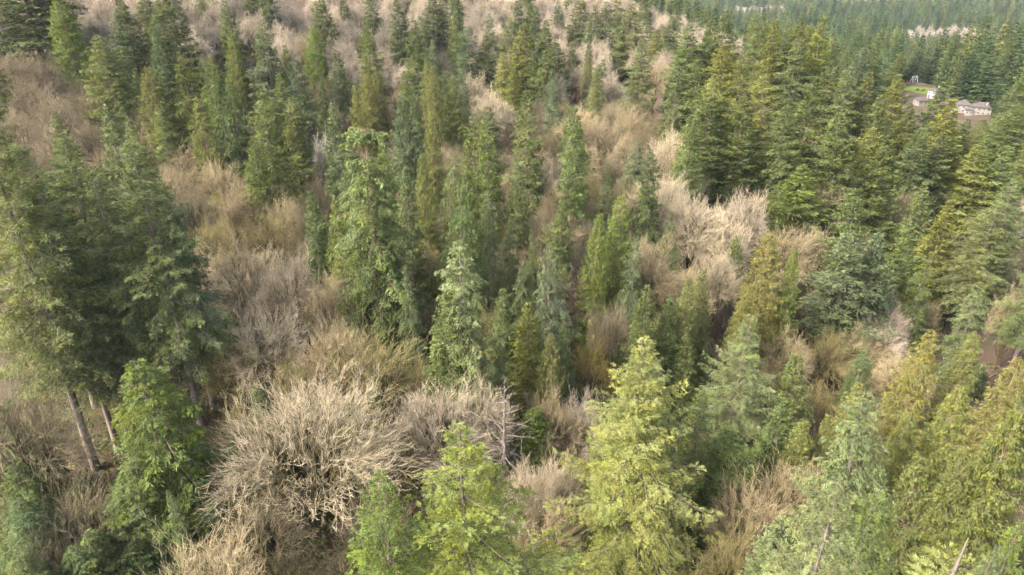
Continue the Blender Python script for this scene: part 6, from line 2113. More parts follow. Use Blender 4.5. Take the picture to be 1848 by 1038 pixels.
('F',10,284.3,462.8,34.7,6.29,2.63,(.085,.109,.047),655,19),
('F',0,257.7,580.8,29.9,5.93,0.35,(.090,.114,.042),656,16),
('F',1,198.8,607.4,28.8,5.82,0.53,(.086,.111,.048),657,19),
('F',0,375.0,671.9,33.4,6.75,1.13,(.089,.113,.042),658,16),
('C',2,151.4,456.0,35.9,6.04,4.16,(.120,.138,.049),659,18),
('F',3,236.5,732.4,30.5,6.24,3.20,(.086,.109,.040),660,16),
('F',0,382.4,624.5,28.0,6.76,2.75,(.085,.108,.040),661,16),
('F',2,224.5,538.0,30.9,6.87,2.69,(.095,.121,.045),662,16),
('F',7,375.3,617.7,34.0,5.45,1.69,(.072,.093,.041),663,19),
('F',2,388.2,678.3,27.2,5.36,3.63,(.089,.113,.042),664,16),
('C',9,268.1,752.8,30.0,6.14,2.43,(.120,.137,.049),665,18),
('F',4,293.5,447.2,33.1,6.48,3.97,(.086,.109,.041),666,16),
('F',11,432.7,703.0,27.2,6.81,3.64,(.074,.095,.041),667,19),
('F',11,164.4,500.4,32.9,5.58,0.57,(.085,.110,.048),668,19),
('F',0,437.5,660.1,35.7,5.23,3.30,(.081,.104,.045),669,19),
('F',4,355.9,512.9,30.0,6.34,2.72,(.084,.108,.047),670,19),
('F',0,401.0,734.5,27.5,6.15,5.76,(.117,.134,.048),671,18),
('F',0,454.7,701.7,34.5,6.54,4.69,(.097,.124,.068),672,17),
('F',10,317.0,696.9,35.5,6.85,3.98,(.104,.131,.049),673,16),
('F',5,383.8,728.0,26.4,5.86,0.17,(.089,.113,.062),674,17),
('F',10,202.7,584.9,26.2,5.06,2.20,(.088,.111,.041),675,16),
('F',3,503.1,691.2,29.3,6.81,0.89,(.075,.097,.042),676,19),
('F',4,284.2,523.3,35.9,6.96,0.71,(.117,.134,.048),677,18),
('F',0,166.0,437.2,33.0,5.48,4.34,(.100,.126,.047),678,16),
('F',2,274.3,713.2,27.6,6.98,2.11,(.099,.127,.070),679,17),
('F',5,342.1,654.9,35.2,5.55,3.46,(.093,.118,.044),680,16),
('F',5,381.6,589.6,27.7,5.02,1.46,(.107,.136,.050),681,16),
('F',3,469.1,695.5,29.6,5.30,2.36,(.074,.096,.042),682,19),
('F',11,188.0,529.1,28.5,6.15,1.14,(.105,.133,.049),683,16),
('F',4,368.9,532.0,29.8,6.94,2.57,(.102,.129,.048),684,16),
('F',6,482.1,699.8,26.4,5.39,2.33,(.091,.115,.043),685,16),
('F',2,270.6,655.8,32.6,6.79,2.32,(.079,.103,.045),686,19),
('F',10,-138.2,189.6,24.7,4.34,3.38,(.092,.116,.043),687,20),
('F',0,-78.3,221.5,24.0,3.61,3.86,(.076,.098,.043),688,21),
('F',5,-52.1,214.5,27.3,4.15,0.20,(.086,.112,.048),689,21),
('F',8,-15.2,211.3,28.0,3.55,1.29,(.092,.118,.065),690,22),
('F',7,-86.0,152.2,24.3,4.58,1.39,(.096,.122,.045),691,20),
('F',10,-57.5,157.3,27.9,3.84,1.81,(.097,.123,.046),692,20),
('C',2,-83.3,196.5,27.6,4.41,3.80,(.106,.121,.043),693,23),
('C',4,-91.5,118.7,25.6,4.18,1.62,(.114,.131,.047),694,23),
('F',8,8.0,267.2,23.5,3.95,3.62,(.093,.118,.044),695,20),
('F',4,13.4,215.6,25.2,4.47,5.41,(.097,.124,.068),696,22),
('F',10,-56.3,279.0,22.3,3.48,4.39,(.105,.133,.049),697,20),
('F',4,-26.1,182.2,28.0,3.42,5.57,(.084,.109,.047),698,21),
('F',8,-30.8,200.4,25.8,3.50,2.96,(.095,.121,.045),699,20),
('F',7,-27.2,259.3,26.2,4.57,4.16,(.098,.125,.069),700,22),
('F',1,15.6,191.1,23.7,3.77,1.30,(.089,.115,.050),701,21),
('F',11,-19.8,217.9,24.8,3.82,5.13,(.095,.120,.045),702,20),
('F',6,-5.4,162.9,26.0,4.56,4.35,(.079,.102,.044),703,21),
('F',7,-5.0,135.9,22.7,3.40,2.52,(.075,.097,.042),704,21),
('F',6,-66.6,212.1,26.9,3.85,3.59,(.105,.133,.049),705,20),
('F',11,-32.3,138.8,26.9,4.28,0.95,(.081,.105,.045),706,21),
('F',3,-42.8,195.6,23.6,3.65,2.14,(.117,.134,.048),707,23),
('F',8,-100.0,132.0,27.9,4.49,3.48,(.121,.138,.049),708,23),
('F',9,53.7,235.4,25.8,4.49,1.54,(.084,.108,.047),709,21),
('F',10,-61.2,189.2,26.2,4.56,5.34,(.105,.133,.049),710,20),
('F',9,13.0,242.4,22.6,3.88,4.84,(.093,.118,.065),711,22),
('F',9,15.6,160.4,25.7,4.10,2.34,(.083,.107,.046),712,21),
('F',6,-66.8,185.6,22.9,3.72,2.63,(.104,.132,.049),713,20),
('F',1,-83.6,164.4,24.6,4.17,3.62,(.104,.131,.049),714,20),
('F',5,-89.3,127.7,22.1,3.48,4.03,(.090,.116,.050),715,21),
('F',1,24.0,291.0,23.4,4.45,1.30,(.106,.134,.050),716,20),
('F',10,-102.4,153.3,25.1,3.68,0.67,(.084,.109,.047),717,21),
('F',9,-51.5,186.2,26.1,3.43,1.49,(.075,.097,.042),718,21),
('F',2,-106.7,198.9,22.8,4.22,1.48,(.098,.124,.046),719,20),
('C',8,30.3,275.4,22.7,3.73,2.19,(.119,.136,.049),720,23),
('F',11,-59.0,168.9,26.8,3.45,5.72,(.093,.117,.043),721,20),
('C',3,26.3,219.9,26.9,3.42,6.07,(.119,.136,.049),722,23),
('F',1,-29.2,115.3,28.6,3.93,1.50,(.093,.118,.044),723,20),
('F',2,31.8,296.0,24.0,3.96,6.10,(.075,.097,.042),724,21),
('F',4,-17.0,204.3,28.0,3.69,0.84,(.085,.108,.060),725,22),
('F',10,27.2,130.5,28.8,3.81,0.34,(.078,.101,.044),726,21),
('C',6,-28.9,236.5,23.4,4.27,0.64,(.115,.132,.047),727,23),
('F',6,32.6,258.8,23.3,4.35,3.28,(.102,.130,.072),728,22),
('W',5,-0.4,224.7,12.7,4.73,1.99,(.170,.140,.090),729,24),
('W',10,39.6,141.6,13.8,5.02,4.77,(.340,.270,.160),730,25),
('W',2,19.4,198.5,16.5,4.02,4.99,(.135,.115,.062),731,26),
('W',7,2.6,192.8,10.8,5.15,3.27,(.170,.140,.090),732,24),
('W',2,81.1,155.5,11.2,3.04,5.72,(.340,.270,.160),733,25),
('W',2,76.2,194.9,13.3,4.28,5.41,(.135,.115,.062),734,26),
('W',9,61.0,169.6,13.7,3.46,4.99,(.135,.115,.062),735,26),
('W',3,32.6,153.4,12.7,3.92,0.26,(.135,.115,.062),736,26),
('W',11,80.3,116.9,12.8,3.27,4.75,(.170,.140,.090),737,24),
('W',2,-81.9,231.7,13.5,3.74,5.24,(.340,.270,.160),738,25),
('W',3,-119.4,168.3,10.5,3.47,5.32,(.170,.140,.090),739,24),
('W',4,-50.8,88.1,11.7,4.56,3.65,(.135,.115,.062),740,26),
('W',3,-154.5,221.1,12.0,4.43,3.17,(.170,.140,.090),741,24),
('W',5,-68.8,108.4,11.3,3.46,5.82,(.170,.140,.090),742,24),
('W',0,112.6,136.0,14.2,4.21,1.76,(.135,.115,.062),743,26),
('W',0,111.8,232.7,10.8,4.27,5.28,(.340,.270,.160),744,25),
('W',6,-141.0,234.2,12.9,4.86,5.19,(.135,.115,.062),745,26),
('W',4,-7.4,226.9,15.6,3.59,2.53,(.340,.270,.160),746,25),
('W',5,-8.8,209.4,13.0,3.19,4.53,(.170,.140,.090),747,24),
('W',4,5.1,180.4,12.1,4.71,3.66,(.170,.140,.090),748,24),
('W',10,-36.5,222.4,14.2,4.51,2.55,(.170,.140,.090),749,24),
('W',9,44.1,101.0,16.9,3.16,2.97,(.135,.115,.062),750,26),
('W',9,-11.3,168.5,11.7,5.13,3.23,(.340,.270,.160),751,25),
('W',2,9.4,201.4,14.4,4.50,0.29,(.170,.140,.090),752,24),
('W',11,79.2,224.1,12.5,4.83,2.39,(.340,.270,.160),753,25),
('W',9,-12.7,178.6,13.2,4.75,4.77,(.170,.140,.090),754,24),
('W',6,104.4,235.9,10.3,4.58,1.54,(.170,.140,.090),755,24),
('W',8,-70.1,130.5,15.6,4.16,4.71,(.135,.115,.062),756,26),
('W',1,-82.2,124.2,10.1,3.61,2.31,(.170,.140,.090),757,24),
('W',3,-32.3,183.2,11.1,3.11,4.29,(.170,.140,.090),758,24),
('W',11,61.7,161.2,11.6,4.06,3.34,(.135,.115,.062),759,26),
('W',8,-43.3,136.8,10.7,3.71,3.76,(.135,.115,.062),760,26),
('W',4,107.6,167.5,14.9,4.77,1.17,(.135,.115,.062),761,26),
('W',0,35.9,148.0,15.7,4.59,4.49,(.340,.270,.160),762,25),
('W',11,-55.9,182.3,14.7,3.59,4.48,(.340,.270,.160),763,25),
('W',0,-68.1,228.5,16.6,4.91,2.11,(.340,.270,.160),764,25),
('W',1,92.4,215.9,13.1,3.09,5.62,(.170,.140,.090),765,24),
('W',11,106.9,229.0,11.4,4.87,0.54,(.135,.115,.062),766,26),
('W',4,41.1,216.2,10.5,4.49,0.46,(.170,.140,.090),767,24),
('W',6,35.0,212.0,10.9,3.12,0.56,(.340,.270,.160),768,25),
('W',2,43.6,159.1,16.0,4.73,3.62,(.340,.270,.160),769,25),
('W',4,-53.6,230.5,11.8,4.92,6.27,(.135,.115,.062),770,26),
('W',10,42.2,199.1,16.4,3.17,0.89,(.135,.115,.062),771,26),
('W',11,58.8,201.6,15.4,5.10,1.10,(.170,.140,.090),772,24),
('W',0,-51.6,162.4,12.4,3.30,0.29,(.135,.115,.062),773,26),
('W',10,8.4,225.0,14.8,3.99,5.17,(.170,.140,.090),774,24),
('W',4,-40.9,129.8,16.4,4.33,4.82,(.170,.140,.090),775,24),
('W',2,-160.7,227.9,12.6,4.93,3.13,(.135,.115,.062),776,26),
('W',0,75.8,201.4,10.9,4.84,5.06,(.170,.140,.090),777,24),
('W',8,30.9,192.5,11.9,3.07,1.75,(.135,.115,.062),778,26),
('W',3,-1.0,105.9,16.5,4.15,0.63,(.170,.140,.090),779,24),
('W',9,45.2,181.1,16.7,4.12,1.32,(.340,.270,.160),780,25),
('W',7,-105.1,160.5,12.2,4.11,0.20,(.340,.270,.160),781,25),
('W',5,-0.6,143.0,12.5,4.36,6.03,(.170,.140,.090),782,24),
('W',7,-77.3,198.1,13.7,4.55,5.22,(.170,.140,.090),783,24),
('W',1,-25.2,51.5,14.2,4.39,0.10,(.170,.140,.090),784,24),
('W',6,13.4,120.6,16.5,4.25,0.75,(.170,.140,.090),785,24),
('W',3,11.5,184.2,10.8,3.69,0.42,(.170,.140,.090),786,24),
('W',1,76.8,218.0,15.4,3.42,5.63,(.170,.140,.090),787,24),
('W',5,23.9,156.5,10.2,4.15,4.80,(.170,.140,.090),788,24),
('W',3,76.8,104.0,14.8,3.74,3.50,(.170,.140,.090),789,24),
('W',10,89.4,163.2,15.1,3.92,0.96,(.170,.140,.090),790,24),
('W',1,-34.7,112.5,16.0,4.07,0.99,(.135,.115,.062),791,26),
('W',9,28.5,227.9,14.4,4.97,1.70,(.170,.140,.090),792,24),
('W',10,31.7,118.0,11.1,4.18,5.46,(.170,.140,.090),793,24),
('W',8,-16.6,124.9,16.4,4.90,3.25,(.135,.115,.062),794,26),
('W',0,-85.5,118.4,14.0,4.54,2.07,(.170,.140,.090),795,24),
('W',3,-130.4,173.4,14.1,3.73,5.32,(.170,.140,.090),796,24),
('W',0,22.9,123.2,12.9,4.53,6.13,(.170,.140,.090),797,24),
('W',10,-62.5,106.5,11.8,4.94,2.30,(.135,.115,.062),798,26),
('W',8,5.0,215.9,13.5,4.23,5.79,(.135,.115,.062),799,26),
('W',5,-111.5,143.3,14.6,4.03,2.55,(.135,.115,.062),800,26),
('W',7,110.8,207.3,11.6,5.12,3.02,(.135,.115,.062),801,26),
('W',9,-63.0,208.2,14.7,4.44,5.85,(.135,.115,.062),802,26),
('W',1,-13.5,220.9,16.6,4.79,2.64,(.170,.140,.090),803,24),
('W',10,-80.4,116.7,13.4,3.95,3.68,(.340,.270,.160),804,25),
('W',4,-123.1,155.3,10.9,4.08,4.90,(.170,.140,.090),805,24),
('W',11,36.8,192.5,15.4,3.77,0.47,(.170,.140,.090),806,24),
('W',8,47.0,203.4,12.6,3.87,3.18,(.135,.115,.062),807,26),
('W',3,-124.9,204.0,15.1,4.84,0.99,(.170,.140,.090),808,24),
('W',11,-70.2,87.2,14.4,3.66,5.82,(.170,.140,.090),809,24),
('W',3,-101.7,186.7,15.7,3.10,2.01,(.170,.140,.090),810,24),
('W',6,-47.9,231.4,15.5,4.92,2.62,(.340,.270,.160),811,25),
('W',9,-24.4,164.4,11.5,4.30,3.87,(.135,.115,.062),812,26),
('W',1,51.5,138.5,13.2,3.13,1.57,(.135,.115,.062),813,26),
('W',0,40.0,163.8,16.3,4.09,5.74,(.170,.140,.090),814,24),
('W',11,-30.8,146.4,15.5,3.25,1.10,(.170,.140,.090),815,24),
('W',5,79.3,174.9,14.8,4.18,1.22,(.340,.270,.160),816,25),
('W',0,-76.2,146.9,10.2,4.44,0.13,(.135,.115,.062),817,26),
('W',2,-65.3,196.3,12.4,4.48,0.38,(.340,.270,.160),818,25),
('W',6,0.1,159.9,13.1,3.69,1.84,(.340,.270,.160),819,25),
('W',11,34.2,236.7,13.9,4.16,3.26,(.170,.140,.090),820,24),
('W',10,-106.0,217.4,11.6,3.38,5.73,(.135,.115,.062),821,26),
('W',9,6.3,104.0,15.7,3.30,0.01,(.135,.115,.062),822,26),
('W',2,-38.9,237.8,14.0,3.65,1.29,(.340,.270,.160),823,25),
('W',11,-37.6,170.3,13.1,3.49,3.30,(.340,.270,.160),824,25),
('W',0,-18.3,185.3,12.4,4.62,0.65,(.340,.270,.160),825,25),
('W',7,-58.7,142.4,16.2,3.11,4.39,(.135,.115,.062),826,26),
('W',9,-25.1,81.6,10.3,4.96,1.18,(.135,.115,.062),827,26),
('W',7,53.2,155.5,10.1,3.40,0.58,(.170,.140,.090),828,24),
('W',0,-108.6,174.1,17.0,5.14,3.75,(.170,.140,.090),829,24),
('W',6,-11.9,143.0,14.7,3.28,0.74,(.170,.140,.090),830,24),
('W',10,18.7,229.9,16.9,4.78,4.12,(.135,.115,.062),831,26),
('W',4,40.4,226.3,15.8,5.04,5.79,(.135,.115,.062),832,26),
('W',6,-63.4,116.2,11.4,4.38,3.10,(.135,.115,.062),833,26),
('W',1,9.6,69.9,13.3,5.18,3.99,(.135,.115,.062),834,26),
('W',8,-117.5,233.1,13.9,3.24,1.69,(.170,.140,.090),835,24),
('W',3,-51.7,80.6,11.2,4.73,2.96,(.170,.140,.090),836,24),
('W',10,-79.3,186.5,13.5,4.44,1.12,(.170,.140,.090),837,24),
('W',4,-55.8,237.2,13.4,3.63,0.89,(.135,.115,.062),838,26),
('W',11,74.1,228.8,13.2,4.49,4.95,(.135,.115,.062),839,26),
('W',11,84.1,193.8,11.7,3.42,5.66,(.135,.115,.062),840,26),
('W',5,9.0,237.8,13.2,4.97,0.96,(.170,.140,.090),841,24),
('W',4,4.1,128.4,13.3,3.36,0.17,(.135,.115,.062),842,26),
('W',2,-64.2,100.0,11.9,3.98,5.13,(.340,.270,.160),843,25),
('W',2,-91.6,205.4,13.9,4.60,4.24,(.170,.140,.090),844,24),
('W',8,54.7,227.1,13.9,4.07,1.37,(.170,.140,.090),845,24),
('W',0,-7.0,190.8,11.2,5.02,4.94,(.170,.140,.090),846,24),
('W',7,61.3,189.5,10.7,3.69,0.51,(.340,.270,.160),847,25),
('W',7,81.6,206.7,11.8,3.59,1.96,(.170,.140,.090),848,24),
('W',5,1.6,48.8,15.3,3.79,4.75,(.170,.140,.090),849,24),
('W',4,-2.5,181.0,13.6,4.34,0.76,(.170,.140,.090),850,24),
('W',1,-5.5,170.8,11.8,4.28,5.55,(.135,.115,.062),851,26),
('W',5,-14.1,95.0,11.6,5.01,0.72,(.135,.115,.062),852,26),
('W',7,-74.5,106.3,13.8,3.95,0.73,(.170,.140,.090),853,24),
('W',1,-9.9,59.2,11.2,4.44,1.10,(.170,.140,.090),854,24),
('W',7,-77.8,101.6,12.0,4.27,5.64,(.135,.115,.062),855,26),
('W',0,-34.8,85.9,10.7,3.80,1.22,(.135,.115,.062),856,26),
('W',2,7.6,157.3,16.7,3.45,2.32,(.170,.140,.090),857,24),
('W',10,-64.7,217.7,12.5,4.55,2.53,(.170,.140,.090),858,24),
('W',4,-54.3,205.7,14.5,5.18,3.69,(.170,.140,.090),859,24),
('W',7,33.6,93.1,12.9,3.65,5.72,(.135,.115,.062),860,26),
('W',8,-54.3,95.8,12.5,5.02,4.47,(.340,.270,.160),861,25),
('W',0,58.7,133.7,14.1,3.01,5.57,(.340,.270,.160),862,25),
('W',2,15.7,221.5,13.1,3.51,4.56,(.170,.140,.090),863,24),
('W',4,23.3,178.5,13.9,3.57,4.33,(.135,.115,.062),864,26),
('W',10,95.6,140.8,14.0,4.06,4.33,(.340,.270,.160),865,25),
('W',8,87.0,149.9,10.8,4.47,2.84,(.340,.270,.160),866,25),
('W',6,104.1,188.6,12.8,4.80,0.37,(.135,.115,.062),867,26),
('W',10,-53.3,107.5,15.6,4.30,5.32,(.340,.270,.160),868,25),
('W',5,13.3,207.0,15.4,4.81,1.44,(.135,.115,.062),869,26),
('W',1,-39.1,148.5,11.3,3.07,2.56,(.170,.140,.090),870,24),
('W',2,-90.2,155.8,14.5,5.16,4.05,(.135,.115,.062),871,26),
('W',7,100.2,194.0,12.4,4.48,4.44,(.340,.270,.160),872,25),
('W',9,-90.4,113.4,10.0,4.97,3.06,(.135,.115,.062),873,26),
('W',2,6.8,148.0,15.5,4.58,0.92,(.170,.140,.090),874,24),
('W',7,91.9,133.1,16.7,3.31,5.73,(.135,.115,.062),875,26),
('W',7,-139.8,210.6,14.8,3.64,3.51,(.170,.140,.090),876,24),
('W',10,9.4,135.3,12.5,5.05,4.38,(.170,.140,.090),877,24),
('W',11,-106.3,208.6,10.5,3.31,5.88,(.170,.140,.090),878,24),
('W',1,-89.6,229.9,12.7,3.72,2.22,(.135,.115,.062),879,26),
('W',9,38.3,90.7,13.4,4.89,1.83,(.340,.270,.160),880,25),
('W',11,-59.9,222.4,16.9,3.75,4.04,(.170,.140,.090),881,24),
('W',11,-16.2,225.7,12.7,3.43,4.52,(.340,.270,.160),882,25),
('W',7,73.5,89.1,12.3,3.57,1.91,(.135,.115,.062),883,26),
('W',9,18.2,46.5,16.4,3.47,0.16,(.340,.270,.160),884,25),
('W',0,-116.5,207.6,16.3,3.30,2.22,(.170,.140,.090),885,24),
('W',4,97.8,214.1,12.8,5.17,5.30,(.170,.140,.090),886,24),
('W',4,-21.3,47.1,12.3,4.02,0.97,(.135,.115,.062),887,26),
('W',4,75.2,178.2,14.5,3.20,5.55,(.170,.140,.090),888,24),
('W',6,-29.2,123.6,16.5,4.30,0.43,(.135,.115,.062),889,26),
('W',3,-10.4,134.3,12.8,3.72,3.37,(.135,.115,.062),890,26),
('W',0,51.4,183.3,12.6,3.72,1.50,(.170,.140,.090),891,24),
('W',1,94.9,185.0,11.1,4.19,5.44,(.135,.115,.062),892,26),
('W',7,-49.0,110.8,10.6,5.10,1.24,(.340,.270,.160),893,25),
('W',10,88.3,204.7,16.8,4.33,5.55,(.340,.270,.160),894,25),
('W',11,62.0,205.9,10.4,5.08,3.24,(.135,.115,.062),895,26),
('W',4,-124.0,214.1,11.5,4.92,1.42,(.135,.115,.062),896,26),
('W',1,-30.4,228.8,11.8,4.15,5.59,(.135,.115,.062),897,26),
('W',11,-14.8,51.9,16.9,5.02,3.83,(.170,.140,.090),898,24),
('W',0,27.2,83.3,14.0,4.77,3.50,(.135,.115,.062),899,26),
('W',2,-101.5,138.0,16.6,5.09,5.17,(.170,.140,.090),900,24),
('W',1,61.7,225.0,12.0,5.19,3.81,(.340,.270,.160),901,25),
('W',11,67.6,110.1,15.0,4.22,4.84,(.135,.115,.062),902,26),
('W',4,-127.6,234.2,10.2,3.87,0.52,(.340,.270,.160),903,25),
('W',5,-45.9,153.7,10.9,3.40,1.57,(.135,.115,.062),904,26),
('W',11,24.8,73.8,15.3,4.37,2.53,(.170,.140,.090),905,24),
('W',5,4.4,202.9,16.5,3.20,4.40,(.170,.140,.090),906,24),
('W',8,-102.2,195.4,16.4,4.57,2.27,(.170,.140,.090),907,24),
('W',2,114.1,157.8,12.9,3.89,0.00,(.170,.140,.090),908,24),
('W',4,-159.0,233.4,13.6,3.16,0.52,(.135,.115,.062),909,26),
('W',2,60.1,93.1,15.8,3.49,2.20,(.170,.140,.090),910,24),
('W',6,95.6,223.3,14.9,4.07,1.24,(.135,.115,.062),911,26),
('W',6,-47.8,104.3,11.8,3.54,1.29,(.135,.115,.062),912,26),
('W',8,-118.3,212.7,11.0,3.58,1.69,(.135,.115,.062),913,26),
('W',7,77.5,210.3,15.3,4.75,5.16,(.340,.270,.160),914,25),
('W',11,-98.2,163.3,15.0,4.27,5.34,(.340,.270,.160),915,25),
('W',3,-17.9,173.9,14.9,4.33,3.47,(.340,.270,.160),916,25),
('W',1,-8.2,232.2,14.2,5.19,6.06,(.340,.270,.160),917,25),
('W',0,-99.1,170.0,11.1,5.03,4.45,(.340,.270,.160),918,25),
('W',11,-94.3,196.7,13.3,3.41,6.00,(.135,.115,.062),919,26),
('W',4,26.6,151.5,15.6,3.51,0.45,(.135,.115,.062),920,26),
('W',8,-82.5,139.3,13.9,3.31,3.62,(.340,.270,.160),921,25),
('W',9,42.2,147.3,11.3,4.97,3.29,(.170,.140,.090),922,24),
('W',1,32.7,231.3,15.7,3.82,1.91,(.170,.140,.090),923,24),
('W',8,-83.7,215.9,12.1,3.94,3.00,(.135,.115,.062),924,26),
('W',2,89.2,181.6,10.2,4.26,4.03,(.135,.115,.062),925,26),
('W',1,48.1,96.2,14.0,4.17,4.51,(.135,.115,.062),926,26),
('W',11,67.3,198.7,14.4,3.43,2.18,(.135,.115,.062),927,26),
('W',11,79.4,148.6,13.8,3.73,0.99,(.135,.115,.062),928,26),
('W',4,-69.4,191.6,12.8,4.37,5.48,(.170,.140,.090),929,24),
('W',2,16.4,132.9,14.2,3.88,3.87,(.170,.140,.090),930,24),
('W',10,51.7,220.6,11.6,3.38,0.68,(.135,.115,.062),931,26),
('W',10,25.5,167.0,14.6,4.74,4.03,(.170,.140,.090),932,24),
('W',5,51.5,198.3,16.8,3.27,3.46,(.135,.115,.062),933,26),
('W',2,59.3,235.2,13.8,3.49,1.97,(.135,.115,.062),934,26),
('W',1,-102.5,175.3,12.1,3.22,2.95,(.170,.140,.090),935,24),
('W',7,79.1,141.0,12.9,3.30,0.03,(.135,.115,.062),936,26),
('W',0,-45.4,210.5,16.2,4.74,2.32,(.135,.115,.062),937,26),
('W',10,-66.4,180.2,11.2,3.48,3.91,(.135,.115,.062),938,26),
('W',10,78.5,238.0,10.6,4.92,0.87,(.135,.115,.062),939,26),
('W',11,0.2,213.8,11.6,3.82,5.39,(.170,.140,.090),940,24),
('W',2,-148.8,217.3,14.6,4.04,4.40,(.135,.115,.062),941,26),
('W',1,-3.9,62.8,12.0,4.05,5.18,(.170,.140,.090),942,24),
('W',8,16.4,211.3,11.6,4.98,0.98,(.340,.270,.160),943,25),
('W',0,-38.0,164.9,16.1,3.94,0.02,(.170,.140,.090),944,24),
('W',10,-26.5,169.9,16.8,3.19,4.72,(.135,.115,.062),945,26),
('W',0,-44.3,169.6,15.6,3.13,1.63,(.340,.270,.160),946,25),
('W',9,17.3,236.7,12.5,3.81,0.74,(.135,.115,.062),947,26),
('W',4,67.3,171.8,12.1,3.54,5.55,(.170,.140,.090),948,24),
('W',2,-49.3,172.0,11.0,4.12,5.03,(.170,.140,.090),949,24),
('W',10,-39.9,118.3,12.0,3.78,1.42,(.170,.140,.090),950,24),
('W',3,-93.7,185.9,13.7,3.80,4.08,(.135,.115,.062),951,26),
('W',7,108.5,180.0,14.6,3.79,2.24,(.135,.115,.062),952,26),
('W',2,82.4,188.6,12.8,3.80,2.65,(.135,.115,.062),953,26),
('W',3,-39.0,209.9,15.7,4.23,1.40,(.170,.140,.090),954,24),
('W',4,-110.4,229.1,14.4,3.14,3.26,(.135,.115,.062),955,26),
('W',5,36.0,184.9,16.8,4.93,0.33,(.135,.115,.062),956,26),
('W',0,-75.9,233.7,14.9,3.82,1.19,(.170,.140,.090),957,24),
('W',5,40.0,205.0,13.9,3.74,5.19,(.135,.115,.062),958,26),
]
NAMES = {'F': 'fir_tree', 'A': 'fir_tree', 'N': 'fir_tree', 'S': 'fir_tree', 'X': 'fir_tree', 'B': 'fir_tree', 'C': 'cedar_tree', 'H': 'hemlock_tree', 'W': 'bare_maple_tree', 'V': 'bare_maple_tree', 'U': 'bare_alder_tree'}
for r in TREES: plant(r[0], r[1], NAMES[r[0]], *r[2:8], LABELS[r[8]], NAMES[r[0]].replace('_tree', '').replace('_', ' '), GROUPS[r[9]])
SNAG = (-0.89, 65.37, 24.0)
HOUSE_A = (250.7, 375.5)
HOUSE_B = (253.7, 420.2)
HOUSE_C = (235.3, 398.7)
LAWN = (260.9, 446.9)
SWING = (272.1, 477.0)
SOIL = (269.6, 472.5)
BANK = (99.7, 119.9)
FAR_HOUSES = [(968.7, 1589.2, 20, 'white far house in the hazy woods near the top edge'), (928.7, 1422.1, -15, 'pale far house right of the other one near the top edge')]
CLEAR = [(*HOUSE_A, 12), (*HOUSE_B, 10), (*HOUSE_C, 8), (*LAWN, 11), (*SWING, 9), (*SOIL, 9)] + [(q[0], q[1], 16) for q in FAR_HOUSES]
NEAR_FAR = [(r[2], r[3]) for r in TREES if r[3] > 200]
HAZE = 5e-05

# ------------------------------------------------------------------ dead snag with bare branches
def dead_snag(x, y, H):
    rng = np.random.default_rng(7); e = empty('dead_snag', (x, y, gz(x, y)))
    tv, tf = trunk_rings(H, 0.36, rng, 9, 14, 0.004)
    o = bpy.data.objects.new('trunk', mesh('snag_trunk', tv, [tf], mats=[M_DEAD], smooth=True)); col.objects.link(o); o.parent = e
    for i in range(46):
        h = H*(0.25+0.74*(i/45)); az = i*2.39996+rng.normal(0, .3); L = 0.8+6.2*(1-h/H)**0.6*rng.uniform(0.4, 1.1)
        el = math.radians(rng.uniform(-22, 22)); mb = MB(); p = np.array([0, 0, h]); r = 0.05+0.008*L
        d = np.array([math.cos(az)*math.cos(el), math.sin(az)*math.cos(el), math.sin(el)]); ns = 5; pts = [p]
        for k in range(ns):
            d = nrm(d+np.array([0, 0, -0.10+0.05*k])+rng.normal(0, .12, 3)); q = p+d*L/ns
            mb.bar(p, q, r*(1-0.8*k/ns), r*(1-0.8*(k+1)/ns), 4); p = q; pts.append(p)
        for k in range(int(L*4)):
            a = pts[1+k % 4]; dd = nrm(d*0.6+rng.normal(0, .6, 3)); mb.bar(a, a+dd*rng.uniform(0.3, 1.1), 0.02, 0.006, 3)
        mb.build('branch', M_DEAD, e)
    return tag(e, 'dead grey snag with bare broken branches among pale alders, lower centre', 'dead tree')
dead_snag(*SNAG)

# fallen logs on the bare bank at the right
M_LOG = bark_mat('mossy_log', (0.05, 0.04, 0.03), (0.16, 0.125, 0.095), moss=(0.06, 0.065, 0.015))
def fallen_log(dx, dy, L, r, a, label):
    x, y = BANK[0]+dx, BANK[1]+dy; ca, sa = math.cos(a), math.sin(a); rng = np.random.default_rng(int(L*100)); mb = MB(); k = 6; p = None
    e = empty('fallen_log', (x, y, gz(x, y)))
    for i in range(k+1):
        u = (i/k-0.5)*L; q = (u*ca+rng.normal(0, .05), u*sa+rng.normal(0, .05), gz(x+u*ca, y+u*sa)-gz(x, y)+r*0.75)
        if p: mb.bar(p, q, r*(1-0.4*(i-1)/k), r*(1-0.4*i/k), 8)
        p = q
    mb.build('trunk', M_LOG, e, True)
    for i in range(3):
        u = (rng.random()-.4)*L*.8; b0 = np.array((u*ca, u*sa, gz(x+u*ca, y+u*sa)-gz(x, y)+r)); MB().bar(b0, b0+np.array((rng.normal(0, .6), rng.normal(0, .6), rng.uniform(.5, 1.2))), r*.22, r*.08, 5).build('branch_stub', M_LOG, e)
    return tag(e, label, 'log', 'fallen logs on the bank')
fallen_log(2, 3, 11, 0.32, 0.3, 'longest mossy fallen log lying across the bare bank at right')
fallen_log(-3, -4, 7, 0.24, 1.1, 'short fallen log lower on the bare bank, nearest the golden-olive cedar')
fallen_log(7, -2, 8, 0.22, -0.5, 'thin fallen log on the bare bank by the right edge')
fallen_log(3, 9, 9, 0.28, 2.4, 'fallen log highest on the bare bank, below the large right-edge fir')
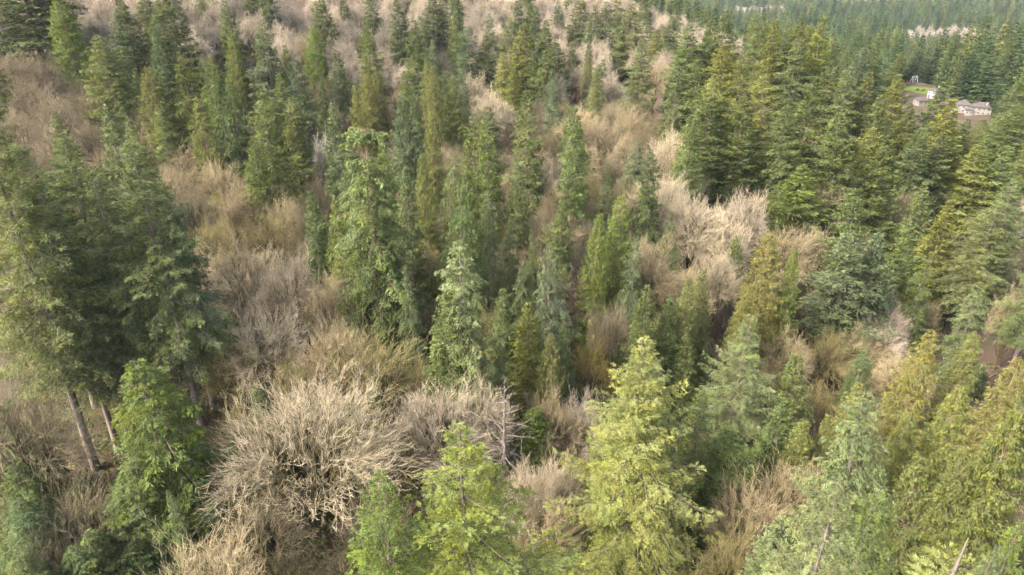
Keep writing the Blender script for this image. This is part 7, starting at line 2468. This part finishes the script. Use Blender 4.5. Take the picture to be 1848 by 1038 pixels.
# ------------------------------------------------------------------ houses and yard beyond the firs
M_SHING = plain('grey_brown_shingles', (0.065, 0.057, 0.053), 0.9, 0.1, 0.25, 1.5)
M_SIDING = plain('cream_siding', (0.17, 0.15, 0.125), 0.7, 0.3, 0.06)
M_WHITE = plain('white_paint', (0.30, 0.30, 0.295), 0.6, 0.3, 0.04)
M_GLASS = plain('window_glass', (0.03, 0.04, 0.05), 0.1, 0.6)
M_LAWN = plain('lawn_grass', (0.07, 0.095, 0.02), 0.95, 0.1, 0.35, 0.6)
M_STEEL = plain('pale_metal', (0.6, 0.62, 0.65), 0.5, 0.4)
M_SOIL = plain('bare_red_soil', (0.07, 0.05, 0.038), 0.95, 0.1, 0.3, 0.5)

def hip_roof(mb, cx, cy_, z, wx, wy, h, over=0.6, ridge=None):
    wx += 2*over; wy += 2*over
    if ridge is None: ridge = max(wx-wy, 0.5)
    a, b = wx/2, wy/2
    vs_ = [(cx-a, cy_-b, z), (cx+a, cy_-b, z), (cx+a, cy_+b, z), (cx-a, cy_+b, z), (cx-ridge/2, cy_, z+h), (cx+ridge/2, cy_, z+h),
           (cx-a, cy_-b, z-0.25), (cx+a, cy_-b, z-0.25), (cx+a, cy_+b, z-0.25), (cx-a, cy_+b, z-0.25)]
    mb.poly(vs_, [(0, 1, 5, 4), (1, 2, 5), (2, 3, 4, 5), (3, 0, 4), (0, 6, 7, 1), (1, 7, 8, 2), (2, 8, 9, 3), (3, 9, 6, 0), (9, 8, 7, 6)])

def window_part(e, x, y, z, wd, ht, rz=0.0):
    o = MB().box((0, 0, 0), (wd, 0.10, ht)).build('window', M_GLASS, e); o.location = (x, y, z); o.rotation_euler = (0, 0, rz)
    f = MB()
    for sx in (-1, 1): f.box((sx*(wd/2+0.06), -0.02, 0), (0.12, 0.16, ht+0.24))
    for sz in (-1, 1): f.box((0, -0.025, sz*(ht/2+0.06)), (wd, 0.16, 0.12))
    f.box((0, -0.03, 0), (0.07, 0.13, ht)); f.build('frame', M_WHITE, o)

def house(name, loc, rz, label, wings, wallmat, sc=0.72):
    e = empty(name, loc, rz)
    for (cx, cy_, wx, wy, h, rh) in wings:
        wall = MB().box((cx, cy_, h/2-1.5), (wx, wy, h+3)).build('wall', wallmat, e)
        rb = MB(); hip_roof(rb, cx, cy_, h+0.27, wx, wy, rh); rb.build('roof', M_SHING, e)
        k = max(2, int(wx/3.2))
        for fl in range(1 if h < 4 else 2):
            for i in range(k):
                window_part(e, cx-wx/2+(i+0.5)*wx/k, cy_-wy/2-0.03, 1.6+2.8*fl, 1.3, 1.4)
            for i in range(2):
                window_part(e, cx-wx/2-0.03, cy_-wy/4+i*wy/2, 1.6+2.8*fl, 1.2, 1.4, R(-90))
    e.scale = (sc, sc, sc)
    c = wings[0]
    ch = MB().box((c[0]+c[2]*0.22, c[1]-c[3]*0.30, c[4]+1.8), (1.3, 1.0, 4.4)).build('chimney', wallmat, e)
    MB().box((c[0]+c[2]*0.22, c[1]-c[3]*0.30, c[4]+4.07), (1.6, 1.3, 0.14)).build('cap', M_SHING, ch)
    return tag(e, label, 'house')
house('grey_roofed_house', (*HOUSE_A, gz(*HOUSE_A)), R(-24), 'cream house with grey-brown hip roofs and chimney among far firs, right',
      [(4, 0, 13, 9, 5.6, 3.2), (-7, 4.5, 10, 9, 5.6, 3.4), (-3.5, -3.6, 5, 4, 3.2, 1.8)], M_SIDING)
house('white_house', (*HOUSE_B, gz(*HOUSE_B)), R(20), 'small white house with gabled front beside the sunlit lawn, upper right',
      [(0, 0, 6, 7, 5.8, 2.4), (6.5, 2.0, 8, 6.5, 3.4, 2.6)], M_WHITE)
house('low_grey_roof_house', (*HOUSE_C, gz(*HOUSE_C)), R(8), 'low grey-roofed outbuilding half hidden by firs below the lawn',
      [(0, 0, 11, 7, 3.3, 2.0)], M_SIDING)
for (x, y, rz, lb) in FAR_HOUSES:
    house('distant_house', (x, y, gz(x, y)), R(rz), lb, [(0, 0, 14, 9, 6, 3.2), (8, 5, 8, 8, 5.6, 2.8)], M_WHITE)
def patch(name, cx, cy_, rx, ry, mat, dz, seed, label):
    rng = np.random.default_rng(seed); nr, na = 5, 28; v = []
    wob = 1+0.18*np.sin(np.arange(na)*0.9+rng.uniform(0, 6))+0.1*rng.normal(0, 1, na)
    v.append((cx, cy_, gz(cx, cy_)+dz))
    for i in range(1, nr+1):
        for j in range(na):
            a = 2*math.pi*j/na; q = i/nr*wob[j]; x, y = cx+rx*q*math.cos(a), cy_+ry*q*math.sin(a); v.append((x, y, gz(x, y)+dz-(0.25 if i == nr else 0)))
    f4 = [(1+i*na+j, 1+i*na+(j+1) % na, 1+(i+1)*na+(j+1) % na, 1+(i+1)*na+j) for i in range(nr-1) for j in range(na)]
    f3 = [(0, 1+j, 1+(j+1) % na) for j in range(na)]
    o = bpy.data.objects.new(name, mesh(name, np.array(v), [np.array(f3), np.array(f4)], mats=[mat], smooth=True)); col.objects.link(o); return tag(o, label, kind='structure')
patch('lawn', *LAWN, 12, 10, M_LAWN, 0.35, 3, 'small sunlit green lawn beside the white house')
patch('bare_soil', *SOIL, 9, 6, M_SOIL, 0.30, 4, 'patch of bare reddish soil under the swing frame')
e = empty('swing_set', (*SWING, gz(*SWING)), R(25))
for sx in (-1, 1):
    for sy in (-1, 1): MB().bar((sx*2.4, sy*1.3, -0.5), (sx*2.0, 0, 4.0), 0.10).build('leg', M_STEEL, e)
MB().bar((-2.2, 0, 4.0), (2.2, 0, 4.0), 0.11).build('crossbar', M_STEEL, e)
for sx in (-0.8, 0.8):
    s_ = MB().box((sx, 0, 0.7), (0.55, 0.22, 0.05)).build('swing_seat', M_GLASS, e)
    for q in (-0.25, 0.25): MB().bar((sx+q, 0, 0.7), (sx+q, 0, 4.0), 0.02, n=4).build('chain', M_STEEL, s_)
tag(e, 'pale metal swing frame on bare soil under dark firs, upper right', 'swing set')

# ------------------------------------------------------------------ far woods: one mass
def far_woods(pts):
    rng = np.random.default_rng(77)
    m_ = bpy.data.meshes.new('far_woods'); m_.from_pydata([(p[0], p[1], gz(p[0], p[1])) for p in pts], [], [])
    n = len(pts); A = np.array(pts, float); kind = A[:, 4].astype(int)
    pick = np.where(kind == 0, rng.integers(0, 3, n), np.where(kind == 1, 3, np.where(kind == 2, rng.integers(0, 3, n), 4)))
    hh = np.array([34, 34, 34, 30, 20.])[pick]; rr = np.array([4.6, 4.6, 4.6, 4.3, 5.2])[pick]
    pal = np.array([(.066, .094, .042), (.105, .110, .040), (.086, .112, .042), (.33, .28, .24)])[kind]*rng.uniform(.55, 1.35, (n, 1))
    for nm, ty, key, val in (('pick', 'INT', 'value', pick.astype(np.int32)), ('turn', 'FLOAT', 'value', rng.uniform(0, 6.28, n).astype(np.float32)),
                             ('siz', 'FLOAT_VECTOR', 'vector', np.stack([A[:, 3]/rr, A[:, 3]/rr, A[:, 2]/hh], 1).astype(np.float32).ravel()),
                             ('tint', 'FLOAT_COLOR', 'color', np.concatenate([pal, np.ones((n, 1))], 1).astype(np.float32).ravel())):
        m_.attributes.new(nm, ty, 'POINT').data.foreach_set(key, val)
    ob = bpy.data.objects.new('far_woods', m_); col.objects.link(ob)
    protos = [bpy.data.objects.new('low_tree', K['crown']) for K in LOW]
    b = broadleaf('low_alder', 221, 20, 10.4, n=(6, 40, 170, 6), up=0.6, twig=4.0, tl=1.6)['crown']; b.materials[0] = M_WOODS
    b.attributes.new('hue', 'FLOAT', 'POINT'); protos.append(bpy.data.objects.new('low_tree', b))
    g = bpy.data.node_groups.new('far_woods', 'GeometryNodeTree'); N, L = g.nodes, g.links
    g.interface.new_socket('Geometry', in_out='INPUT', socket_type='NodeSocketGeometry'); g.interface.new_socket('Geometry', in_out='OUTPUT', socket_type='NodeSocketGeometry')
    gi, go = N.new('NodeGroupInput'), N.new('NodeGroupOutput'); pt = N.new('GeometryNodeMeshToPoints'); L.new(gi.outputs[0], pt.inputs[0]); jn = N.new('GeometryNodeJoinGeometry')
    def named(nm, ty):
        a = N.new('GeometryNodeInputNamedAttribute'); a.data_type = ty; a.inputs['Name'].default_value = nm; return a.outputs['Attribute']
    pk, tn, sz = named('pick', 'INT'), named('turn', 'FLOAT'), named('siz', 'FLOAT_VECTOR')
    cx = N.new('ShaderNodeCombineXYZ'); L.new(tn, cx.inputs[2])
    for i, p in enumerate(protos):
        oi = N.new('GeometryNodeObjectInfo'); oi.inputs['Object'].default_value = p; oi.inputs['As Instance'].default_value = True
        eq = N.new('FunctionNodeCompare'); eq.data_type = 'INT'; eq.operation = 'EQUAL'; L.new(pk, eq.inputs[2]); eq.inputs[3].default_value = i
        ip = N.new('GeometryNodeInstanceOnPoints'); L.new(pt.outputs[0], ip.inputs['Points']); L.new(eq.outputs[0], ip.inputs['Selection']); L.new(oi.outputs['Geometry'], ip.inputs['Instance'])
        L.new(cx.outputs[0], ip.inputs['Rotation']); L.new(sz, ip.inputs['Scale']); L.new(ip.outputs[0], jn.inputs[0])
    L.new(jn.outputs[0], go.inputs[0]); md = ob.modifiers.new('scatter', 'NODES'); md.node_group = g
    tag(ob, 'distant hazy conifer woods covering the lowland at the upper right', 'woods', kind='stuff')
def far_points():
    rng = random.Random(21); pts = []
    def hides(a, b, dd, top):                      # keep the view to the clearing with the houses open
        for q in (HOUSE_A, HOUSE_B, SWING, LAWN):
            hd = math.hypot(*q)
            if dd < hd+4 and abs(a*q[1]-b*q[0])/hd < 9*dd/hd+3 and top > 60+(gz(*q)+4-60)*dd/hd: return True
        return False
    for (d0, d1, step, lod) in ((200, 800, 8.5, 0), (800, 2200, 13.5, 1)):
        y = d0*0.6
        while y < d1*1.05:
            x = -0.95*y
            while x < 0.92*y:
                a, b = x+rng.uniform(-.45, .45)*step, y+rng.uniform(-.45, .45)*step; x += step
                dd = math.hypot(a, b)
                if not (d0 <= dd < d1): continue
                if -178 < a and dd < 330 or -215 < a < 250-0.35*(b-300) and b < 475: continue
                if a < -0.30*b and dd > 800: continue
                kind = rng.choices((0, 1, 2, 3), (6, 2.0, 2.0, 0))[0]
                if a > 0 and math.sin(a*0.017+b*0.004+1.0)+math.sin(b*0.012-a*0.006) > 1.2 or a < 100 and rng.random() < .3: kind = 3
                H = rng.uniform(22, 42) if kind < 3 else rng.uniform(14, 20)
                H *= 0.82+0.26*math.sin(a*0.031+2*math.sin(b*0.017))*math.sin(b*0.023+1.0)
                if any(math.hypot(a-q[0], b-q[1]) < q[2] for q in CLEAR): continue
                if hides(a, b, dd, gz(a, b)+H): continue
                if any(math.hypot(a-q[0], b-q[1]) < 5 for q in NEAR_FAR): continue
                pts.append((a, b, H, H*rng.uniform(.14, .20) if kind < 3 else rng.uniform(4, 6), kind, lod))
            y += step
    return pts
far_woods(far_points())

# ------------------------------------------------------------------ undergrowth: fern and salal cover, bare brush
def undergrowth():
    rng = np.random.default_rng(5); n = 4600
    X = rng.uniform(-210, 175, n); Y = 12+260*rng.random(n)**1.6; X[:1100] = rng.uniform(-75, -8, 1100); Y[:1100] = rng.uniform(22, 100, 1100); ok = (np.abs(X) < 0.95*Y+18); X, Y = X[ok], Y[ok]; n = len(X)
    Z = np.array([gz(a, b) for a, b in zip(X, Y)]); nk = 24
    rad = rng.uniform(.7, 1.9, (n, 1)); az = rng.uniform(0, 6.28, (n, nk)); rr = rad*np.sqrt(rng.random((n, nk))); hh = rng.uniform(.2, 1.0, (n, nk))*rad*0.9
    P = np.stack([X[:, None]+rr*np.cos(az), Y[:, None]+rr*np.sin(az), Z[:, None]+hh], 2).reshape(-1, 3); m = len(P); a = az.ravel()
    d = nrm(np.stack([np.cos(a), np.sin(a), rng.uniform(-.2, .6, m)], 1)+rng.normal(0, .3, (m, 3))); wv = nrm(np.cross(d, np.array([[0, 0, 1.]])+rng.normal(0, .3, (m, 3))))
    ln = rng.uniform(.35, .8, m); wd = ln*0.20
    v = np.stack([P, P+d*(ln*.5)[:, None]+wv*wd[:, None], P+d*ln[:, None]-np.array([[0, 0, .2]])*ln[:, None], P+d*(ln*.5)[:, None]-wv*wd[:, None]], 1).reshape(-1, 3)
    t = np.repeat(np.clip(.5+np.repeat(rng.normal(0, .15, n), nk)+rng.normal(0, .1, m), .05, 1), 4)
    pal = np.array([(.05, .075, .02), (.04, .065, .028), (.11, .10, .03), (.075, .09, .02)]); c = np.repeat(np.repeat(pal[rng.integers(0, 4, n)], nk, 0), 4, 0)
    o = bpy.data.objects.new('fern_cover', mesh('fern_cover', v, [np.arange(m*4).reshape(-1, 4)], {'tone': t, 'hue': np.full(m*4, .5), 'tint': c}, [M_FAR])); col.objects.link(o)
    tag(o, 'dark green ferns and low evergreen shrubs covering the forest floor', 'undergrowth', kind='stuff')
    # bare brush
    n = 3600; X = rng.uniform(-210, 175, n); Y = 14+320*rng.random(n)**1.2; ok = (np.abs(X) < 0.95*Y+18) & (np.hypot((X-BANK[0])/9, (Y-BANK[1])/7) > 1); X, Y = X[ok], Y[ok]; n = len(X)
    Z = np.array([gz(a, b) for a, b in zip(X, Y)]); nk = 18; hgt = rng.uniform(2.0, 6.5, (n, 1))
    az = rng.uniform(0, 6.28, (n, nk)); r0 = 0.25*rng.random((n, nk)); r1 = hgt*rng.uniform(.05, .42, (n, nk)); s0 = rng.uniform(0, .55, (n, nk))
    A = np.stack([X[:, None]+np.cos(az)*(r0+r1*s0), Y[:, None]+np.sin(az)*(r0+r1*s0), Z[:, None]+hgt*s0], 2).reshape(-1, 3)
    B = np.stack([X[:, None]+np.cos(az)*r1, Y[:, None]+np.sin(az)*r1, Z[:, None]+hgt*np.minimum(s0+rng.uniform(.35, .7, (n, nk)), 1.05)], 2).reshape(-1, 3)+rng.normal(0, .25, (n*nk, 3))
    vv, ff = tubes(A, B, np.full(n*nk, .028), np.full(n*nk, .010), 3)
    o = bpy.data.objects.new('bare_brush', mesh('bare_brush', vv, [ff], {'lvl': np.full(len(vv), .7), 'tone': np.repeat(np.clip(rng.normal(.5, .2, n*nk), 0, 1), 6)}, [M_TWIG])); col.objects.link(o)
    o.color = (0.14, 0.11, 0.07, 1)
    tag(o, 'leafless brown brush and saplings filling the gaps between trees', 'brush', kind='stuff')
undergrowth()

# ------------------------------------------------------------------ haze
if HAZE:
    m, n, l, out = newmat('thin_haze'); pv = n.new('ShaderNodeVolumePrincipled'); pv.inputs['Color'].default_value = (0.68, 0.82, 1.0, 1); pv.inputs['Density'].default_value = HAZE
    pv.inputs['Anisotropy'].default_value = 0.2; l.new(pv.outputs[0], out.inputs['Volume'])
    z0, z1 = gv[:, 2].min()-3, gv[:, 2].max()+50
    hb = MB().box(((XS[0]+XS[-1])/2, (YS[0]+YS[-1])/2, (z0+z1)/2), (XS[-1]-XS[0]+40, YS[-1]-YS[0]+40, z1-z0)).build('haze', m); tag(hb, 'thin blue-grey winter haze over the far woods', kind='stuff')
